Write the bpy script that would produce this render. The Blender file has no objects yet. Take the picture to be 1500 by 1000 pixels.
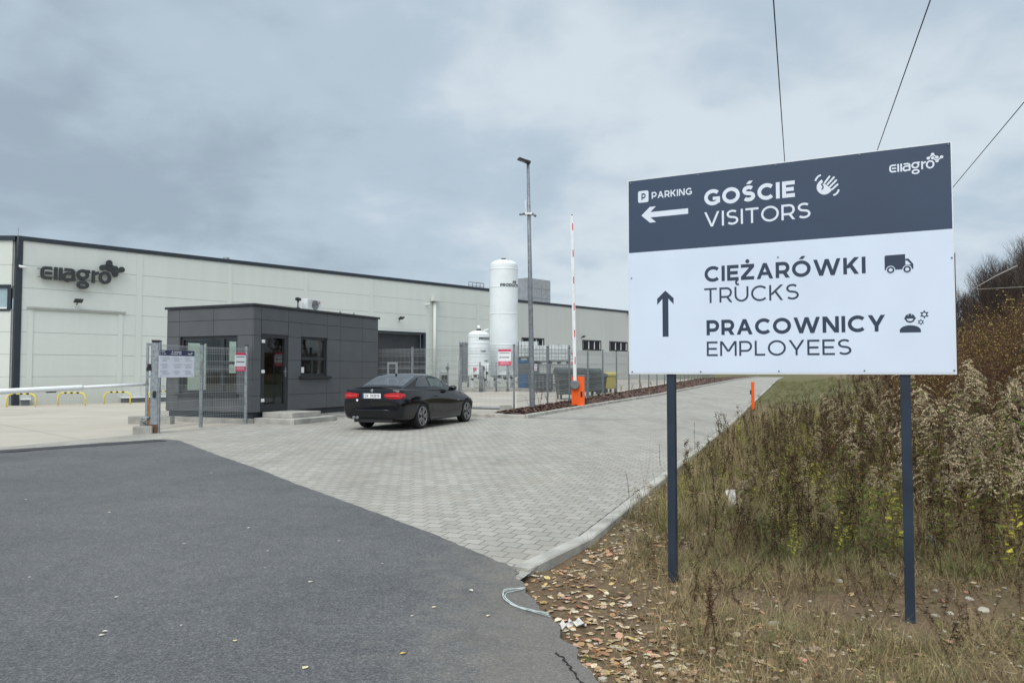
import bpy, bmesh, math, random
import numpy as np
from mathutils import Vector, Matrix

random.seed(7)
rng = np.random.default_rng(7)
sc = bpy.context.scene
COL = sc.collection
PI = math.pi

# ------------------------------------------------------------------ camera
F_PX, CAM_H, PITCH = 1100.0, 1.42, math.atan(0.04)
cd = bpy.data.cameras.new("camera")
cam = bpy.data.objects.new("camera", cd)
COL.objects.link(cam)
cam.location = (0, 0, CAM_H)
cam.rotation_euler = (PI / 2 + PITCH, 0, 0)
cd.sensor_width = 36
cd.lens = 36 * F_PX / 1500
cd.clip_start = 0.05
cd.clip_end = 3000
sc.camera = cam

# ------------------------------------------------------------------ light
sc.view_settings.view_transform = 'Standard'
sc.view_settings.look = 'None'
sc.view_settings.gamma = 1
sc.view_settings.exposure = 0.6
SUN_EL, SUN_AZ = math.radians(52), math.radians(205)   # azimuth clockwise from +Y
sl = bpy.data.lights.new("sun", 'SUN')
sl.energy = 1.5
sl.angle = math.radians(45)
sl.color = (1.0, 0.93, 0.84)
so = bpy.data.objects.new("sun", sl)
COL.objects.link(so)
sdir = Vector((math.sin(SUN_AZ) * math.cos(SUN_EL), math.cos(SUN_AZ) * math.cos(SUN_EL), math.sin(SUN_EL)))
so.rotation_euler = sdir.to_track_quat('Z', 'Y').to_euler()

world = bpy.data.worlds.new("World")
sc.world = world
world.use_nodes = True
wn, wl = world.node_tree.nodes, world.node_tree.links
wn.clear()


def wnode(t, **k):
    n = wn.new(t)
    for a, b in k.items():
        setattr(n, a, b)
    return n


def wmath(op, a, b=None):
    n = wnode('ShaderNodeMath', operation=op)
    for i, v in enumerate((a, b)):
        if v is None:
            continue
        if isinstance(v, (int, float)):
            n.inputs[i].default_value = v
        else:
            wl.new(v, n.inputs[i])
    return n.outputs[0]


tc = wnode('ShaderNodeTexCoord')
sep = wnode('ShaderNodeSeparateXYZ')
wl.new(tc.outputs['Generated'], sep.inputs[0])
zc = wmath('ADD', wmath('MAXIMUM', sep.outputs['Z'], 0.0), 0.34)
cu = wmath('DIVIDE', sep.outputs['X'], zc)
cv = wmath('DIVIDE', sep.outputs['Y'], zc)
comb = wnode('ShaderNodeCombineXYZ')
wl.new(cu, comb.inputs[0])
wl.new(cv, comb.inputs[1])


def wnoise(scale, detail, rough, off, dist=0.0):
    m = wnode('ShaderNodeMapping')
    m.inputs['Location'].default_value = off
    wl.new(comb.outputs[0], m.inputs['Vector'])
    n = wnode('ShaderNodeTexNoise')
    n.inputs['Scale'].default_value = scale
    n.inputs['Detail'].default_value = detail
    n.inputs['Roughness'].default_value = rough
    n.inputs['Distortion'].default_value = dist
    wl.new(m.outputs[0], n.inputs['Vector'])
    return n.outputs['Fac']


n1 = wnoise(1.05, 4, 0.5, (3.1, 1.7, 0))
n2 = wnoise(2.5, 6, 0.5, (1.4, 5.9, 2.0), 0.3)
# brighter to the right and towards the horizon, as in the overcast of the photo
gx = wmath('MULTIPLY_ADD', sep.outputs['X'], 0.20)
gx.node.inputs[2].default_value = -0.155
gz = wmath('MULTIPLY', sep.outputs['Z'], 0.10)
n3 = wnoise(6.5, 4, 0.5, (8.3, 2.2, 4.0), 0.4)
cl = wmath('ADD', wmath('MULTIPLY', n1, 0.78), wmath('MULTIPLY', n2, 0.64))
cl = wmath('ADD', cl, wmath('MULTIPLY', n3, 0.30))
cl = wmath('ADD', cl, gx)
cl = wmath('ADD', cl, gz)
ramp = wnode('ShaderNodeValToRGB')
wl.new(cl, ramp.inputs[0])
ramp.color_ramp.interpolation = 'EASE'
el = ramp.color_ramp.elements
el[0].position = 0.40
el[0].color = (0.345, 0.425, 0.508, 1)
el[1].position = 0.90
el[1].color = (0.655, 0.74, 0.805, 1)
e = el.new(0.66)
e.color = (0.47, 0.57, 0.665, 1)
sky = wnode('ShaderNodeTexSky', sky_type='NISHITA')
sky.sun_disc = False
sky.sun_elevation = SUN_EL
sky.sun_rotation = SUN_AZ
bg1 = wnode('ShaderNodeBackground')
bg1.inputs['Strength'].default_value = 0.05
wl.new(sky.outputs[0], bg1.inputs['Color'])
bg2 = wnode('ShaderNodeBackground')
# an overcast sky is brightest overhead and on the sun's side, behind the camera
zen = wnode('ShaderNodeMapRange', interpolation_type='SMOOTHSTEP')
zen.inputs[1].default_value, zen.inputs[2].default_value = 0.42, 0.95
zen.inputs[3].default_value, zen.inputs[4].default_value = 1.0, 1.9
wl.new(sep.outputs['Z'], zen.inputs[0])
beh = wnode('ShaderNodeMapRange', interpolation_type='SMOOTHSTEP')
beh.inputs[1].default_value, beh.inputs[2].default_value = 0.1, -0.8
beh.inputs[3].default_value, beh.inputs[4].default_value = 1.0, 1.5
wl.new(sep.outputs['Y'], beh.inputs[0])
wl.new(wmath('MULTIPLY', wmath('MULTIPLY', zen.outputs[0], beh.outputs[0]), 0.70), bg2.inputs['Strength'])
wl.new(ramp.outputs[0], bg2.inputs['Color'])
mixw = wnode('ShaderNodeMixShader')
mixw.inputs[0].default_value = 0.92
wl.new(bg1.outputs[0], mixw.inputs[1])
wl.new(bg2.outputs[0], mixw.inputs[2])
out = wnode('ShaderNodeOutputWorld')
wl.new(mixw.outputs[0], out.inputs[0])


# ------------------------------------------------------------------ terrain and pixel helpers
def sstep(a, b, t):
    t = np.clip((np.asarray(t, float) - a) / (b - a), 0, 1)
    return t * t * (3 - 2 * t)


def g(x, y):
    """height of the paved ground: flat in front, rising slowly along the road"""
    return 0.013 * np.clip(np.asarray(y, float) - 20, 0, 50) * sstep(-14, 2, x)


def ray(px, py):
    cx, cy = (px - 750) / F_PX, (500 - py) / F_PX
    return Vector((cx, math.cos(PITCH) - cy * math.sin(PITCH), math.sin(PITCH) + cy * math.cos(PITCH)))


def gp(px, py, h=0.0):
    """point of the ground (plus h) seen at a photo pixel"""
    d = ray(px, py)
    t = 0.5
    while t < 300:
        if CAM_H + d.z * t < float(g(d.x * t, d.y * t)) + h:
            break
        t += 0.02
    return Vector((d.x * t, d.y * t, CAM_H + d.z * t))


def at(px, py, Y):
    d = ray(px, py)
    s = Y / d.y
    return Vector((d.x * s, Y, CAM_H + d.z * s))


def on_plane(px, py, P, N):
    d = ray(px, py)
    o = Vector((0, 0, CAM_H))
    s = (P - o).dot(N) / d.dot(N)
    return o + d * s


RD = Vector((0.3535, 0.9354))      # road direction
RN = Vector((0.9354, -0.3535))     # towards the bank
K0 = Vector((0.23, 5.5))
ROAD_ROT = math.atan2(RD.x, RD.y)


def nt(x, y):
    dx, dy = x - K0.x, y - K0.y
    return dx * RN.x + dy * RN.y, dx * RD.x + dy * RD.y


def xy(n, t):
    return K0.x + RN.x * n + RD.x * t, K0.y + RN.y * n + RD.y * t


ASPH = [(-9.9, 12.75), (-9.19, 13.55), (-8.3, 14.75), (-7.33, 15.87), (-6.87, 15.55), (-5.2, 13.1), (-3.65, 10.93), (-2.7, 9.5), (-1.88, 8.34), (-1.2, 7.36),
        (-0.65, 6.56), (-0.25, 5.9), (0.02, 5.48), (0.09, 5.02), (0.2, 4.5), (0.29, 4.02), (0.38, 3.5), (0.5, 2.6), (0.8, 1.0), (1.3, -1.5), (2.2, -5.0)]
_ey = np.array([p[1] for p in ASPH[12:]][::-1])
_ex = np.array([p[0] for p in ASPH[12:]][::-1])


def vnoise(x, y, s, seed=0):
    """smooth value noise"""
    x = np.asarray(x, float) * s + 131.7 * (seed + 1)
    y = np.asarray(y, float) * s + 71.3 * (seed + 1)
    xi, yi = np.floor(x), np.floor(y)
    fx, fy = x - xi, y - yi
    fx, fy = fx * fx * (3 - 2 * fx), fy * fy * (3 - 2 * fy)

    def h(a, b):
        v = np.sin(a * 127.1 + b * 311.7 + seed * 17.3) * 43758.5453
        return v - np.floor(v)
    return (h(xi, yi) * (1 - fx) + h(xi + 1, yi) * fx) * (1 - fy) + (h(xi, yi + 1) * (1 - fx) + h(xi + 1, yi + 1) * fx) * fy


def soil_d(x, y):
    """distance into the unpaved ground right of the asphalt edge and the kerb"""
    x, y = np.asarray(x, float), np.asarray(y, float)
    n = (x - K0.x) * RN.x + (y - K0.y) * RN.y
    near = x - np.interp(y, _ey, _ex)
    return np.where(y < 5.5, np.minimum(near, np.maximum(n, near * 0.3) if False else near), n - 0.12)


def bank(x, y):
    n = (x - K0.x) * RN.x + (y - K0.y) * RN.y
    t = (x - K0.x) * RD.x + (y - K0.y) * RD.y
    b = 1.15 * sstep(1.6, 6.0, n) + 1.6 * sstep(5.0, 15, n)
    return b * sstep(0.8, 8.5, t) * (1 - 0.5 * sstep(28, 60, t) * (1 - sstep(8, 18, n)))


def gz(x, y):
    """height of the natural ground"""
    x, y = np.asarray(x, float), np.asarray(y, float)
    sd = soil_d(x, y)
    rough = 0.05 * (vnoise(x, y, 1.3, 1) - .5) + 0.035 * (vnoise(x, y, 4.1, 2) - .5) + 0.02 * (vnoise(x, y, 11, 3) - .5)
    nat = g(x, y) - 0.045 + rough * sstep(0, .6, sd) + bank(x, y) + 0.035 * sstep(0.0, 0.35, sd) * (y < 5.5)
    nat = nat - 0.085 * np.exp(-((x - 2.6) ** 2 + (y - 4.5) ** 2) / .9)
    return np.where(sd < 0, g(x, y) - 0.05 - 0.03 * sstep(0, 0.3, -sd), nat)


# ------------------------------------------------------------------ materials
MATS = {}


def mat(name, col, rough=0.6, metal=0.0, var=0.12, scale=4.0, bump=0.0, bscale=40.0, spec=0.4, coat=0.0, detail=4.0, col2=None):
    if name in MATS:
        return MATS[name]
    m = bpy.data.materials.new(name)
    m.use_nodes = True
    n, l = m.node_tree.nodes, m.node_tree.links
    b = n['Principled BSDF']
    b.inputs['Roughness'].default_value = rough
    b.inputs['Metallic'].default_value = metal
    b.inputs['Specular IOR Level'].default_value = spec
    b.inputs['Coat Weight'].default_value = coat
    b.inputs['Coat Roughness'].default_value = 0.03
    t = n.new('ShaderNodeTexCoord')
    ns = n.new('ShaderNodeTexNoise')
    ns.inputs['Scale'].default_value = scale
    ns.inputs['Detail'].default_value = detail
    l.new(t.outputs['Object'], ns.inputs['Vector'])
    r = n.new('ShaderNodeValToRGB')
    c1 = [max(0, c * (1 - var)) for c in col]
    c2 = [min(1, c * (1 + var)) for c in (col2 or col)]
    r.color_ramp.elements[0].position = 0.3
    r.color_ramp.elements[1].position = 0.7
    r.color_ramp.elements[0].color = (*c1, 1)
    r.color_ramp.elements[1].color = (*c2, 1)
    l.new(ns.outputs['Fac'], r.inputs[0])
    l.new(r.outputs[0], b.inputs['Base Color'])
    if bump:
        n2 = n.new('ShaderNodeTexNoise')
        n2.inputs['Scale'].default_value = bscale
        n2.inputs['Detail'].default_value = 5
        l.new(t.outputs['Object'], n2.inputs['Vector'])
        bp = n.new('ShaderNodeBump')
        bp.inputs['Strength'].default_value = bump
        bp.inputs['Distance'].default_value = 0.02
        l.new(n2.outputs['Fac'], bp.inputs['Height'])
        l.new(bp.outputs[0], b.inputs['Normal'])
    MATS[name] = m
    return m


class NT:
    """short-hand for hand-built node materials"""
    def __init__(s, name):
        s.m = bpy.data.materials.new(name)
        s.m.use_nodes = True
        s.n, s.l = s.m.node_tree.nodes, s.m.node_tree.links
        s.b = s.n['Principled BSDF']
        s.tc = s.n.new('ShaderNodeTexCoord').outputs['Object']
        MATS[name] = s.m

    def link(s, a, b):
        s.l.new(a, b)

    def math(s, op, a, b=None, c=None, clamp=False):
        n = s.n.new('ShaderNodeMath')
        n.operation = op
        n.use_clamp = clamp
        for i, v in enumerate((a, b, c)):
            if v is None:
                continue
            if isinstance(v, (int, float)):
                n.inputs[i].default_value = v
            else:
                s.l.new(v, n.inputs[i])
        return n.outputs[0]

    def noise(s, scale, detail=4, rough=0.5, vec=None, dist=0.0):
        n = s.n.new('ShaderNodeTexNoise')
        n.inputs['Scale'].default_value = scale
        n.inputs['Detail'].default_value = detail
        n.inputs['Roughness'].default_value = rough
        n.inputs['Distortion'].default_value = dist
        s.l.new(vec if vec is not None else s.tc, n.inputs['Vector'])
        return n.outputs['Fac']

    def mapping(s, scale=(1, 1, 1), rot=(0, 0, 0), loc=(0, 0, 0), vec=None):
        n = s.n.new('ShaderNodeMapping')
        n.inputs['Scale'].default_value = scale
        n.inputs['Rotation'].default_value = rot
        n.inputs['Location'].default_value = loc
        s.l.new(vec if vec is not None else s.tc, n.inputs['Vector'])
        return n.outputs[0]

    def ramp(s, fac, stops):
        r = s.n.new('ShaderNodeValToRGB')
        el = r.color_ramp.elements
        while len(el) < len(stops):
            el.new(0.5)
        for e_, (p, c) in zip(el, stops):
            e_.position = p
            e_.color = (*c, 1) if len(c) == 3 else c
        s.l.new(fac, r.inputs[0])
        return r.outputs[0]

    def mix(s, fac, a, b, mode='MIX'):
        n = s.n.new('ShaderNodeMix')
        n.data_type = 'RGBA'
        n.blend_type = mode
        for i, v in ((0, fac), (6, a), (7, b)):
            if isinstance(v, (int, float)):
                n.inputs[i].default_value = v
            elif isinstance(v, tuple):
                n.inputs[i].default_value = (*v, 1)
            else:
                s.l.new(v, n.inputs[i])
        return n.outputs[2]

    def bump(s, h, strength, dist=0.01):
        b = s.n.new('ShaderNodeBump')
        b.inputs['Strength'].default_value = strength
        b.inputs['Distance'].default_value = dist
        s.l.new(h, b.inputs['Height'])
        s.l.new(b.outputs[0], s.b.inputs['Normal'])


def m_asphalt():
    k = NT('asphalt')
    fine = k.noise(78, 4, 0.75)
    grain = k.noise(150, 2, 0.6)
    big = k.noise(0.45, 5, 0.6)
    mid = k.noise(6, 4, 0.6)
    c = k.ramp(fine, [(0.32, (0.048, 0.050, 0.053)), (0.52, (0.106, 0.107, 0.108)), (0.72, (0.23, 0.23, 0.23))])
    c = k.mix(k.math('MULTIPLY', k.math('GREATER_THAN', grain, 0.66), 0.7), c, (0.30, 0.29, 0.28))
    tone = k.ramp(k.math('ADD', k.math('MULTIPLY', big, .7), k.math('MULTIPLY', mid, .3)), [(0.32, (0.74, 0.75, 0.77)), (0.5, (1.0, 1.0, 1.0)), (0.68, (1.22, 1.21, 1.19))])
    c = k.mix(1.0, c, tone, 'MULTIPLY')
    # pale scuff streaks
    st = k.noise(1.0, 5, 0.62, k.mapping((0.5, 5.5, 1), (0, 0, 0.55)))
    c = k.mix(k.math('MULTIPLY', k.math('SUBTRACT', st, 0.66, clamp=True), 2.2, clamp=True), c, (0.22, 0.22, 0.22))
    # oil spots, and dust blown in from the unpaved side
    oil = k.noise(1.7, 3, 0.5, k.mapping((1, 1, 1), (0, 0, 0), (7, 2, 0)))
    c = k.mix(k.math('MULTIPLY', k.math('SUBTRACT', oil, 0.66, clamp=True), 4.0, clamp=True), c, (0.045, 0.045, 0.045))
    spx = k.n.new('ShaderNodeSeparateXYZ')
    k.link(k.tc, spx.inputs[0])
    edge = k.math('MULTIPLY', k.math('SUBTRACT', spx.outputs['X'], k.math('MULTIPLY_ADD', mid, -1.3, -.05)), 1.3, clamp=True)
    c = k.mix(k.math('MULTIPLY', edge, .35), c, (0.24, 0.21, 0.165))
    k.link(c, k.b.inputs['Base Color'])
    k.b.inputs['Roughness'].default_value = 0.85
    k.b.inputs['Specular IOR Level'].default_value = 0.3
    k.bump(k.math('ADD', fine, grain), 0.6, 0.006)
    return k.m


def m_paver():
    k = NT('paver')
    v = k.mapping(rot=(0, 0, ROAD_ROT))
    sp = k.n.new('ShaderNodeSeparateXYZ')
    k.link(v, sp.inputs[0])
    zig = k.math('MULTIPLY', k.math('PINGPONG', sp.outputs['X'], 0.085), 0.34)
    cb = k.n.new('ShaderNodeCombineXYZ')
    k.link(sp.outputs['X'], cb.inputs[0])
    k.link(k.math('ADD', sp.outputs['Y'], zig), cb.inputs[1])
    br = k.n.new('ShaderNodeTexBrick')
    br.inputs['Scale'].default_value = 1
    br.inputs['Brick Width'].default_value = 0.17
    br.inputs['Row Height'].default_value = 0.16
    br.inputs['Mortar Size'].default_value = 0.0065
    br.inputs['Mortar Smooth'].default_value = 0.35
    br.inputs['Color1'].default_value = (0.272, 0.256, 0.220, 1)
    br.inputs['Color2'].default_value = (0.362, 0.344, 0.302, 1)
    br.inputs['Mortar'].default_value = (0.10, 0.093, 0.08, 1)
    k.link(cb.outputs[0], br.inputs['Vector'])
    big = k.noise(0.35, 5, 0.62)
    # tyre-track like streaks along the drive
    st = k.noise(1.0, 4, 0.6, k.mapping((1.3, 0.16, 1), (0, 0, ROAD_ROT + .18)))
    spk = k.noise(70, 3, 0.7)
    tone = k.ramp(k.math('ADD', k.math('MULTIPLY', big, .5), k.math('MULTIPLY', st, .5)), [(0.36, (0.76, 0.74, 0.71)), (0.5, (1.0, 1.0, 1.0)), (0.64, (1.16, 1.15, 1.13))])
    c = k.mix(1.0, br.outputs['Color'], tone, 'MULTIPLY')
    c = k.mix(0.28, c, k.ramp(spk, [(0.3, (0.24, 0.23, 0.215)), (0.7, (0.46, 0.45, 0.42))]))
    dust = k.noise(0.8, 6, 0.7, None, 0.4)
    c = k.mix(k.math('MULTIPLY', k.math('SUBTRACT', dust, 0.50, clamp=True), 3.2, clamp=True), c, k.mix(0.45, c, (0.36, 0.315, 0.24)))
    lane = k.noise(1.0, 3, 0.5, k.mapping((0.9, 0.07, 1), (0, 0, ROAD_ROT + .25), (5, 0, 0)))
    c = k.mix(k.math('MULTIPLY', k.math('SUBTRACT', lane, 0.55, clamp=True), 2.6, clamp=True), c, k.mix(0.5, c, (0.17, 0.16, 0.145)))
    spots = k.noise(2.7, 3, 0.5)
    c = k.mix(k.math('MULTIPLY', k.math('SUBTRACT', spots, 0.70, clamp=True), 5.0, clamp=True), c, (0.17, 0.165, 0.155))
    k.link(c, k.b.inputs['Base Color'])
    k.b.inputs['Roughness'].default_value = 0.9
    k.b.inputs['Specular IOR Level'].default_value = 0.25
    k.bump(k.math('ADD', k.math('MULTIPLY', br.outputs['Fac'], -1.0), k.math('MULTIPLY', spk, 0.15)), 0.7, 0.008)
    return k.m


def m_yard():
    k = NT('yard_concrete')
    big = k.noise(0.22, 6, 0.65)
    st = k.noise(1.0, 5, 0.65, k.mapping((0.12, 0.9, 1), (0, 0, 0.25)))
    c = k.ramp(big, [(0.3, (0.36, 0.325, 0.27)), (0.5, (0.42, 0.385, 0.325)), (0.7, (0.46, 0.43, 0.37))])
    c = k.mix(k.math('MULTIPLY', k.math('SUBTRACT', st, 0.52, clamp=True), 3.0, clamp=True), c, (0.30, 0.285, 0.255))
    rust = k.noise(0.5, 4, 0.5, k.mapping((0.5, 1.4, 1), (0, 0, 0.2), (3, 1, 0)))
    c = k.mix(k.math('MULTIPLY', k.math('SUBTRACT', rust, 0.6, clamp=True), 2.0, clamp=True), c, (0.45, 0.34, 0.22))
    sp = k.n.new('ShaderNodeSeparateXYZ')
    k.link(k.mapping(rot=(0, 0, math.radians(43.7))), sp.inputs[0])

    def line(o, per):
        return k.math('LESS_THAN', k.math('PINGPONG', o, per), 0.018)
    ln = k.math('MAXIMUM', line(sp.outputs['X'], 2.6), line(sp.outputs['Y'], 2.6))
    c = k.mix(k.math('MULTIPLY', ln, 0.5), c, (0.15, 0.14, 0.125))
    k.link(c, k.b.inputs['Base Color'])
    k.b.inputs['Roughness'].default_value = 0.9
    k.b.inputs['Specular IOR Level'].default_value = 0.25
    k.bump(k.noise(60, 4, .6), 0.25, 0.01)
    return k.m


def m_soil():
    k = NT('soil')
    at_ = k.n.new('ShaderNodeAttribute')
    at_.attribute_name = 'turf'
    a = k.noise(2.2, 6, 0.65)
    b = k.noise(28, 5, 0.7)
    c = k.ramp(a, [(0.3, (0.125, 0.086, 0.050)), (0.5, (0.195, 0.138, 0.083)), (0.7, (0.27, 0.197, 0.122))])
    c = k.mix(0.55, c, k.ramp(b, [(0.28, (0.06, 0.04, 0.024)), (0.55, (0.19, 0.135, 0.082)), (0.75, (0.35, 0.27, 0.18))]))
    gr = k.ramp(k.noise(3.5, 5, 0.7), [(0.3, (0.095, 0.092, 0.040)), (0.7, (0.16, 0.155, 0.075))])
    c = k.mix(at_.outputs['Fac'], c, gr)
    k.link(c, k.b.inputs['Base Color'])
    k.b.inputs['Roughness'].default_value = 0.95
    k.b.inputs['Specular IOR Level'].default_value = 0.15
    k.bump(k.math('ADD', b, k.noise(90, 3, .7)), 0.9, 0.02)
    return k.m


def m_mulch():
    k = NT('bark_mulch')
    v = k.n.new('ShaderNodeTexVoronoi')
    v.inputs['Scale'].default_value = 22
    k.link(k.tc, v.inputs['Vector'])
    sp = k.n.new('ShaderNodeSeparateColor')
    k.link(v.outputs['Color'], sp.inputs[0])
    c = k.ramp(sp.outputs[0], [(0.0, (0.035, 0.018, 0.013)), (0.5, (0.085, 0.043, 0.030)), (1.0, (0.17, 0.10, 0.072))])
    k.link(c, k.b.inputs['Base Color'])
    k.b.inputs['Roughness'].default_value = 0.9
    k.bump(k.math('ADD', v.outputs['Distance'], k.noise(14, 3)), 1.0, 0.03)
    return k.m


def m_tint(name, rough=0.8, scale=30, amount=0.25, spec=0.2, trans=0.0):
    """colour carried by each leaf, stem or chip, with a little mottling"""
    k = NT(name)
    at_ = k.n.new('ShaderNodeAttribute')
    at_.attribute_name = 'tint'
    t = k.ramp(k.noise(scale, 3), [(0.3, (1 - amount,) * 3), (0.7, (1 + amount,) * 3)])
    c = k.mix(1.0, at_.outputs['Color'], t, 'MULTIPLY')
    k.link(c, k.b.inputs['Base Color'])
    k.b.inputs['Roughness'].default_value = rough
    k.b.inputs['Specular IOR Level'].default_value = spec
    return k.m


def m_glass(name, col, rough=0.02):
    k = NT(name)
    c = k.ramp(k.noise(0.8, 2), [(0.3, tuple(x * .8 for x in col)), (0.7, tuple(x * 1.2 for x in col))])
    k.link(c, k.b.inputs['Base Color'])
    k.b.inputs['Roughness'].default_value = rough
    k.b.inputs['Specular IOR Level'].default_value = 0.7
    k.b.inputs['Coat Weight'].default_value = 0.6
    return k.m


def m_clear(name, tint=(0.9, 0.94, 0.92), base=0.05):
    m = bpy.data.materials.new(name)
    m.use_nodes = True
    n, l = m.node_tree.nodes, m.node_tree.links
    n.clear()
    o = n.new('ShaderNodeOutputMaterial')
    mx = n.new('ShaderNodeMixShader')
    tr = n.new('ShaderNodeBsdfTransparent')
    gl = n.new('ShaderNodeBsdfGlossy')
    gl.inputs['Roughness'].default_value = 0.01
    lw = n.new('ShaderNodeLayerWeight')
    lw.inputs['Blend'].default_value = 0.5
    fr = n.new('ShaderNodeMath')
    fr.operation = 'POWER'
    l.new(lw.outputs['Facing'], fr.inputs[0])
    fr.inputs[1].default_value = 4.0
    tcn = n.new('ShaderNodeTexCoord')
    ns = n.new('ShaderNodeTexNoise')
    ns.inputs['Scale'].default_value = 3
    l.new(tcn.outputs['Object'], ns.inputs['Vector'])
    r = n.new('ShaderNodeValToRGB')
    r.color_ramp.elements[0].color = (*[c * .93 for c in tint], 1)
    r.color_ramp.elements[1].color = (*tint, 1)
    l.new(ns.outputs['Fac'], r.inputs[0])
    l.new(r.outputs[0], tr.inputs['Color'])
    ad = n.new('ShaderNodeMath')
    ad.operation = 'MULTIPLY_ADD'
    ad.inputs[1].default_value = 0.7
    ad.inputs[2].default_value = base
    l.new(fr.outputs[0], ad.inputs[0])
    l.new(ad.outputs[0], mx.inputs[0])
    l.new(tr.outputs[0], mx.inputs[1])
    l.new(gl.outputs[0], mx.inputs[2])
    l.new(mx.outputs[0], o.inputs[0])
    MATS[name] = m
    return m


M_ASPH, M_PAVE, M_YARD, M_SOIL, M_MULCH = m_asphalt(), m_paver(), m_yard(), m_soil(), m_mulch()
M_LEAFY = m_tint('dry_plants', 0.85, 40, 0.3)
M_BARK = m_tint('tree_bark', 0.9, 20, 0.3)
M_LITTER = m_tint('leaf_litter', 0.75, 60, 0.2)
M_KERB = mat('kerb_concrete', (0.385, 0.37, 0.33), 0.9, var=0.28, scale=3, bump=0.3, bscale=60)
M_CONC = mat('cast_concrete', (0.33, 0.32, 0.29), 0.9, var=0.28, scale=2.5, bump=0.35, bscale=40)


def m_wall(name, col):
    k = NT(name)
    run = k.noise(1.0, 4, 0.6, k.mapping((2.2, 2.2, 0.10)))
    big = k.noise(0.22, 3, 0.5)
    c = k.ramp(k.math('ADD', k.math('MULTIPLY', run, .5), k.math('MULTIPLY', big, .5)), [(0.34, tuple(x * .95 for x in col)), (0.5, col), (0.66, tuple(x * 1.03 for x in col))])
    sp = k.n.new('ShaderNodeSeparateXYZ')
    k.link(k.tc, sp.inputs[0])
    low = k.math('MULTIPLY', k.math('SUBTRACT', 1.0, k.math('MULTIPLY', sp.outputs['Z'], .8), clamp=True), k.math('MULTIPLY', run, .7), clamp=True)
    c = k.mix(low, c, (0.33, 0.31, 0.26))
    k.link(c, k.b.inputs['Base Color'])
    k.b.inputs['Roughness'].default_value = 0.55
    k.b.inputs['Specular IOR Level'].default_value = 0.4
    return k.m


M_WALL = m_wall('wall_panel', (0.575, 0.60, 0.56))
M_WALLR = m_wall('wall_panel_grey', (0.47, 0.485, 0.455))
M_SEAM = mat('panel_seam', (0.34, 0.35, 0.335), 0.7, var=0.1)
M_NAVYCAP = mat('roof_flashing', (0.022, 0.030, 0.040), 0.4, var=0.15)
M_CLAD = mat('cladding', (0.088, 0.093, 0.100), 0.5, var=0.08, scale=1.6, spec=0.35, detail=6)
M_BACK = mat('cladding_gap', (0.035, 0.036, 0.038), 0.8)
M_FRAME = mat('window_frame', (0.026, 0.029, 0.033), 0.35, var=0.1)
M_GALV = mat('galvanised', (0.30, 0.325, 0.34), 0.45, 0.55, var=0.3, scale=14, detail=6)
M_GALVD = mat('galvanised_grey', (0.19, 0.205, 0.22), 0.5, 0.35, var=0.25, scale=9)
M_WIRE = mat('fence_wire', (0.33, 0.35, 0.35), 0.5, 0.4, var=0.1)
M_WHITE = mat('white_paint', (0.74, 0.75, 0.75), 0.4, var=0.06, scale=3)
M_WHITE2 = mat('white_tank_paint', (0.69, 0.73, 0.74), 0.42, var=0.07, scale=0.9, bump=0.02, bscale=3)
M_DIRTYW = mat('grimy_white_paint', (0.58, 0.60, 0.59), 0.55, var=0.2, scale=4)
M_BLACK = mat('black_plastic', (0.018, 0.018, 0.019), 0.5, var=0.2)
M_BLACKG = mat('black_metal', (0.03, 0.032, 0.035), 0.35, var=0.2)
M_ORANGE = mat('orange_paint', (0.85, 0.115, 0.012), 0.4, var=0.08, scale=3)
M_YELLOW = mat('yellow_paint', (0.70, 0.55, 0.06), 0.45, var=0.12, scale=6)
M_RED = mat('red_marking', (0.55, 0.05, 0.05), 0.5, var=0.2, scale=8)
M_CRIM = mat('crimson_print', (0.60, 0.055, 0.12), 0.5, var=0.06)
M_PRINTW = mat('white_print', (0.76, 0.76, 0.77), 0.45, var=0.04)
M_LILAC = mat('pale_print', (0.62, 0.63, 0.70), 0.45, var=0.04)
M_NAVY = mat('navy_print', (0.035, 0.04, 0.09), 0.45, var=0.06)
M_GREYTX = mat('grey_print', (0.22, 0.23, 0.27), 0.5, var=0.06)
M_DKTX = mat('dark_print', (0.03, 0.035, 0.045), 0.5, var=0.06)
M_LOGO = mat('wall_letter', (0.030, 0.036, 0.037), 0.5, var=0.1)
M_SIGNW = mat('sign_white', (0.67, 0.75, 0.87), 0.28, var=0.035, scale=2.2, spec=0.5, detail=7)
M_SIGNB = mat('sign_slate', (0.038, 0.062, 0.108), 0.5, var=0.05, scale=1.6, spec=0.45)
M_SIGNT = mat('sign_lettering', (0.036, 0.052, 0.086), 0.35, var=0.04)
M_SIGNL = mat('sign_light_lettering', (0.72, 0.775, 0.86), 0.35, var=0.03)
M_SIGNE = mat('sign_edge', (0.74, 0.76, 0.78), 0.4, 0.2, var=0.05)
M_POST = mat('post_paint', (0.024, 0.036, 0.055), 0.38, var=0.2, scale=5)
M_CAR = mat('car_paint', (0.003, 0.0035, 0.006), 0.07, 0.0, var=0.1, spec=0.5)
M_TYRE = mat('tyre_rubber', (0.014, 0.014, 0.014), 0.85, var=0.25, scale=20)
M_ALLOY = mat('alloy', (0.30, 0.30, 0.31), 0.32, 0.75, var=0.15, scale=10)
M_TAIL = mat('tail_lamp', (0.36, 0.006, 0.009), 0.12, var=0.25, scale=14, spec=0.4, coat=0.2)
M_TAIL2 = mat('tail_lamp_bright', (0.62, 0.05, 0.045), 0.15, var=0.2, scale=18, spec=0.4, coat=0.2)
M_CGLASS = m_glass('car_glass', (0.012, 0.015, 0.017), 0.015)
M_WGLASS = m_glass('window_glass', (0.014, 0.020, 0.022), 0.02)
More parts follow.
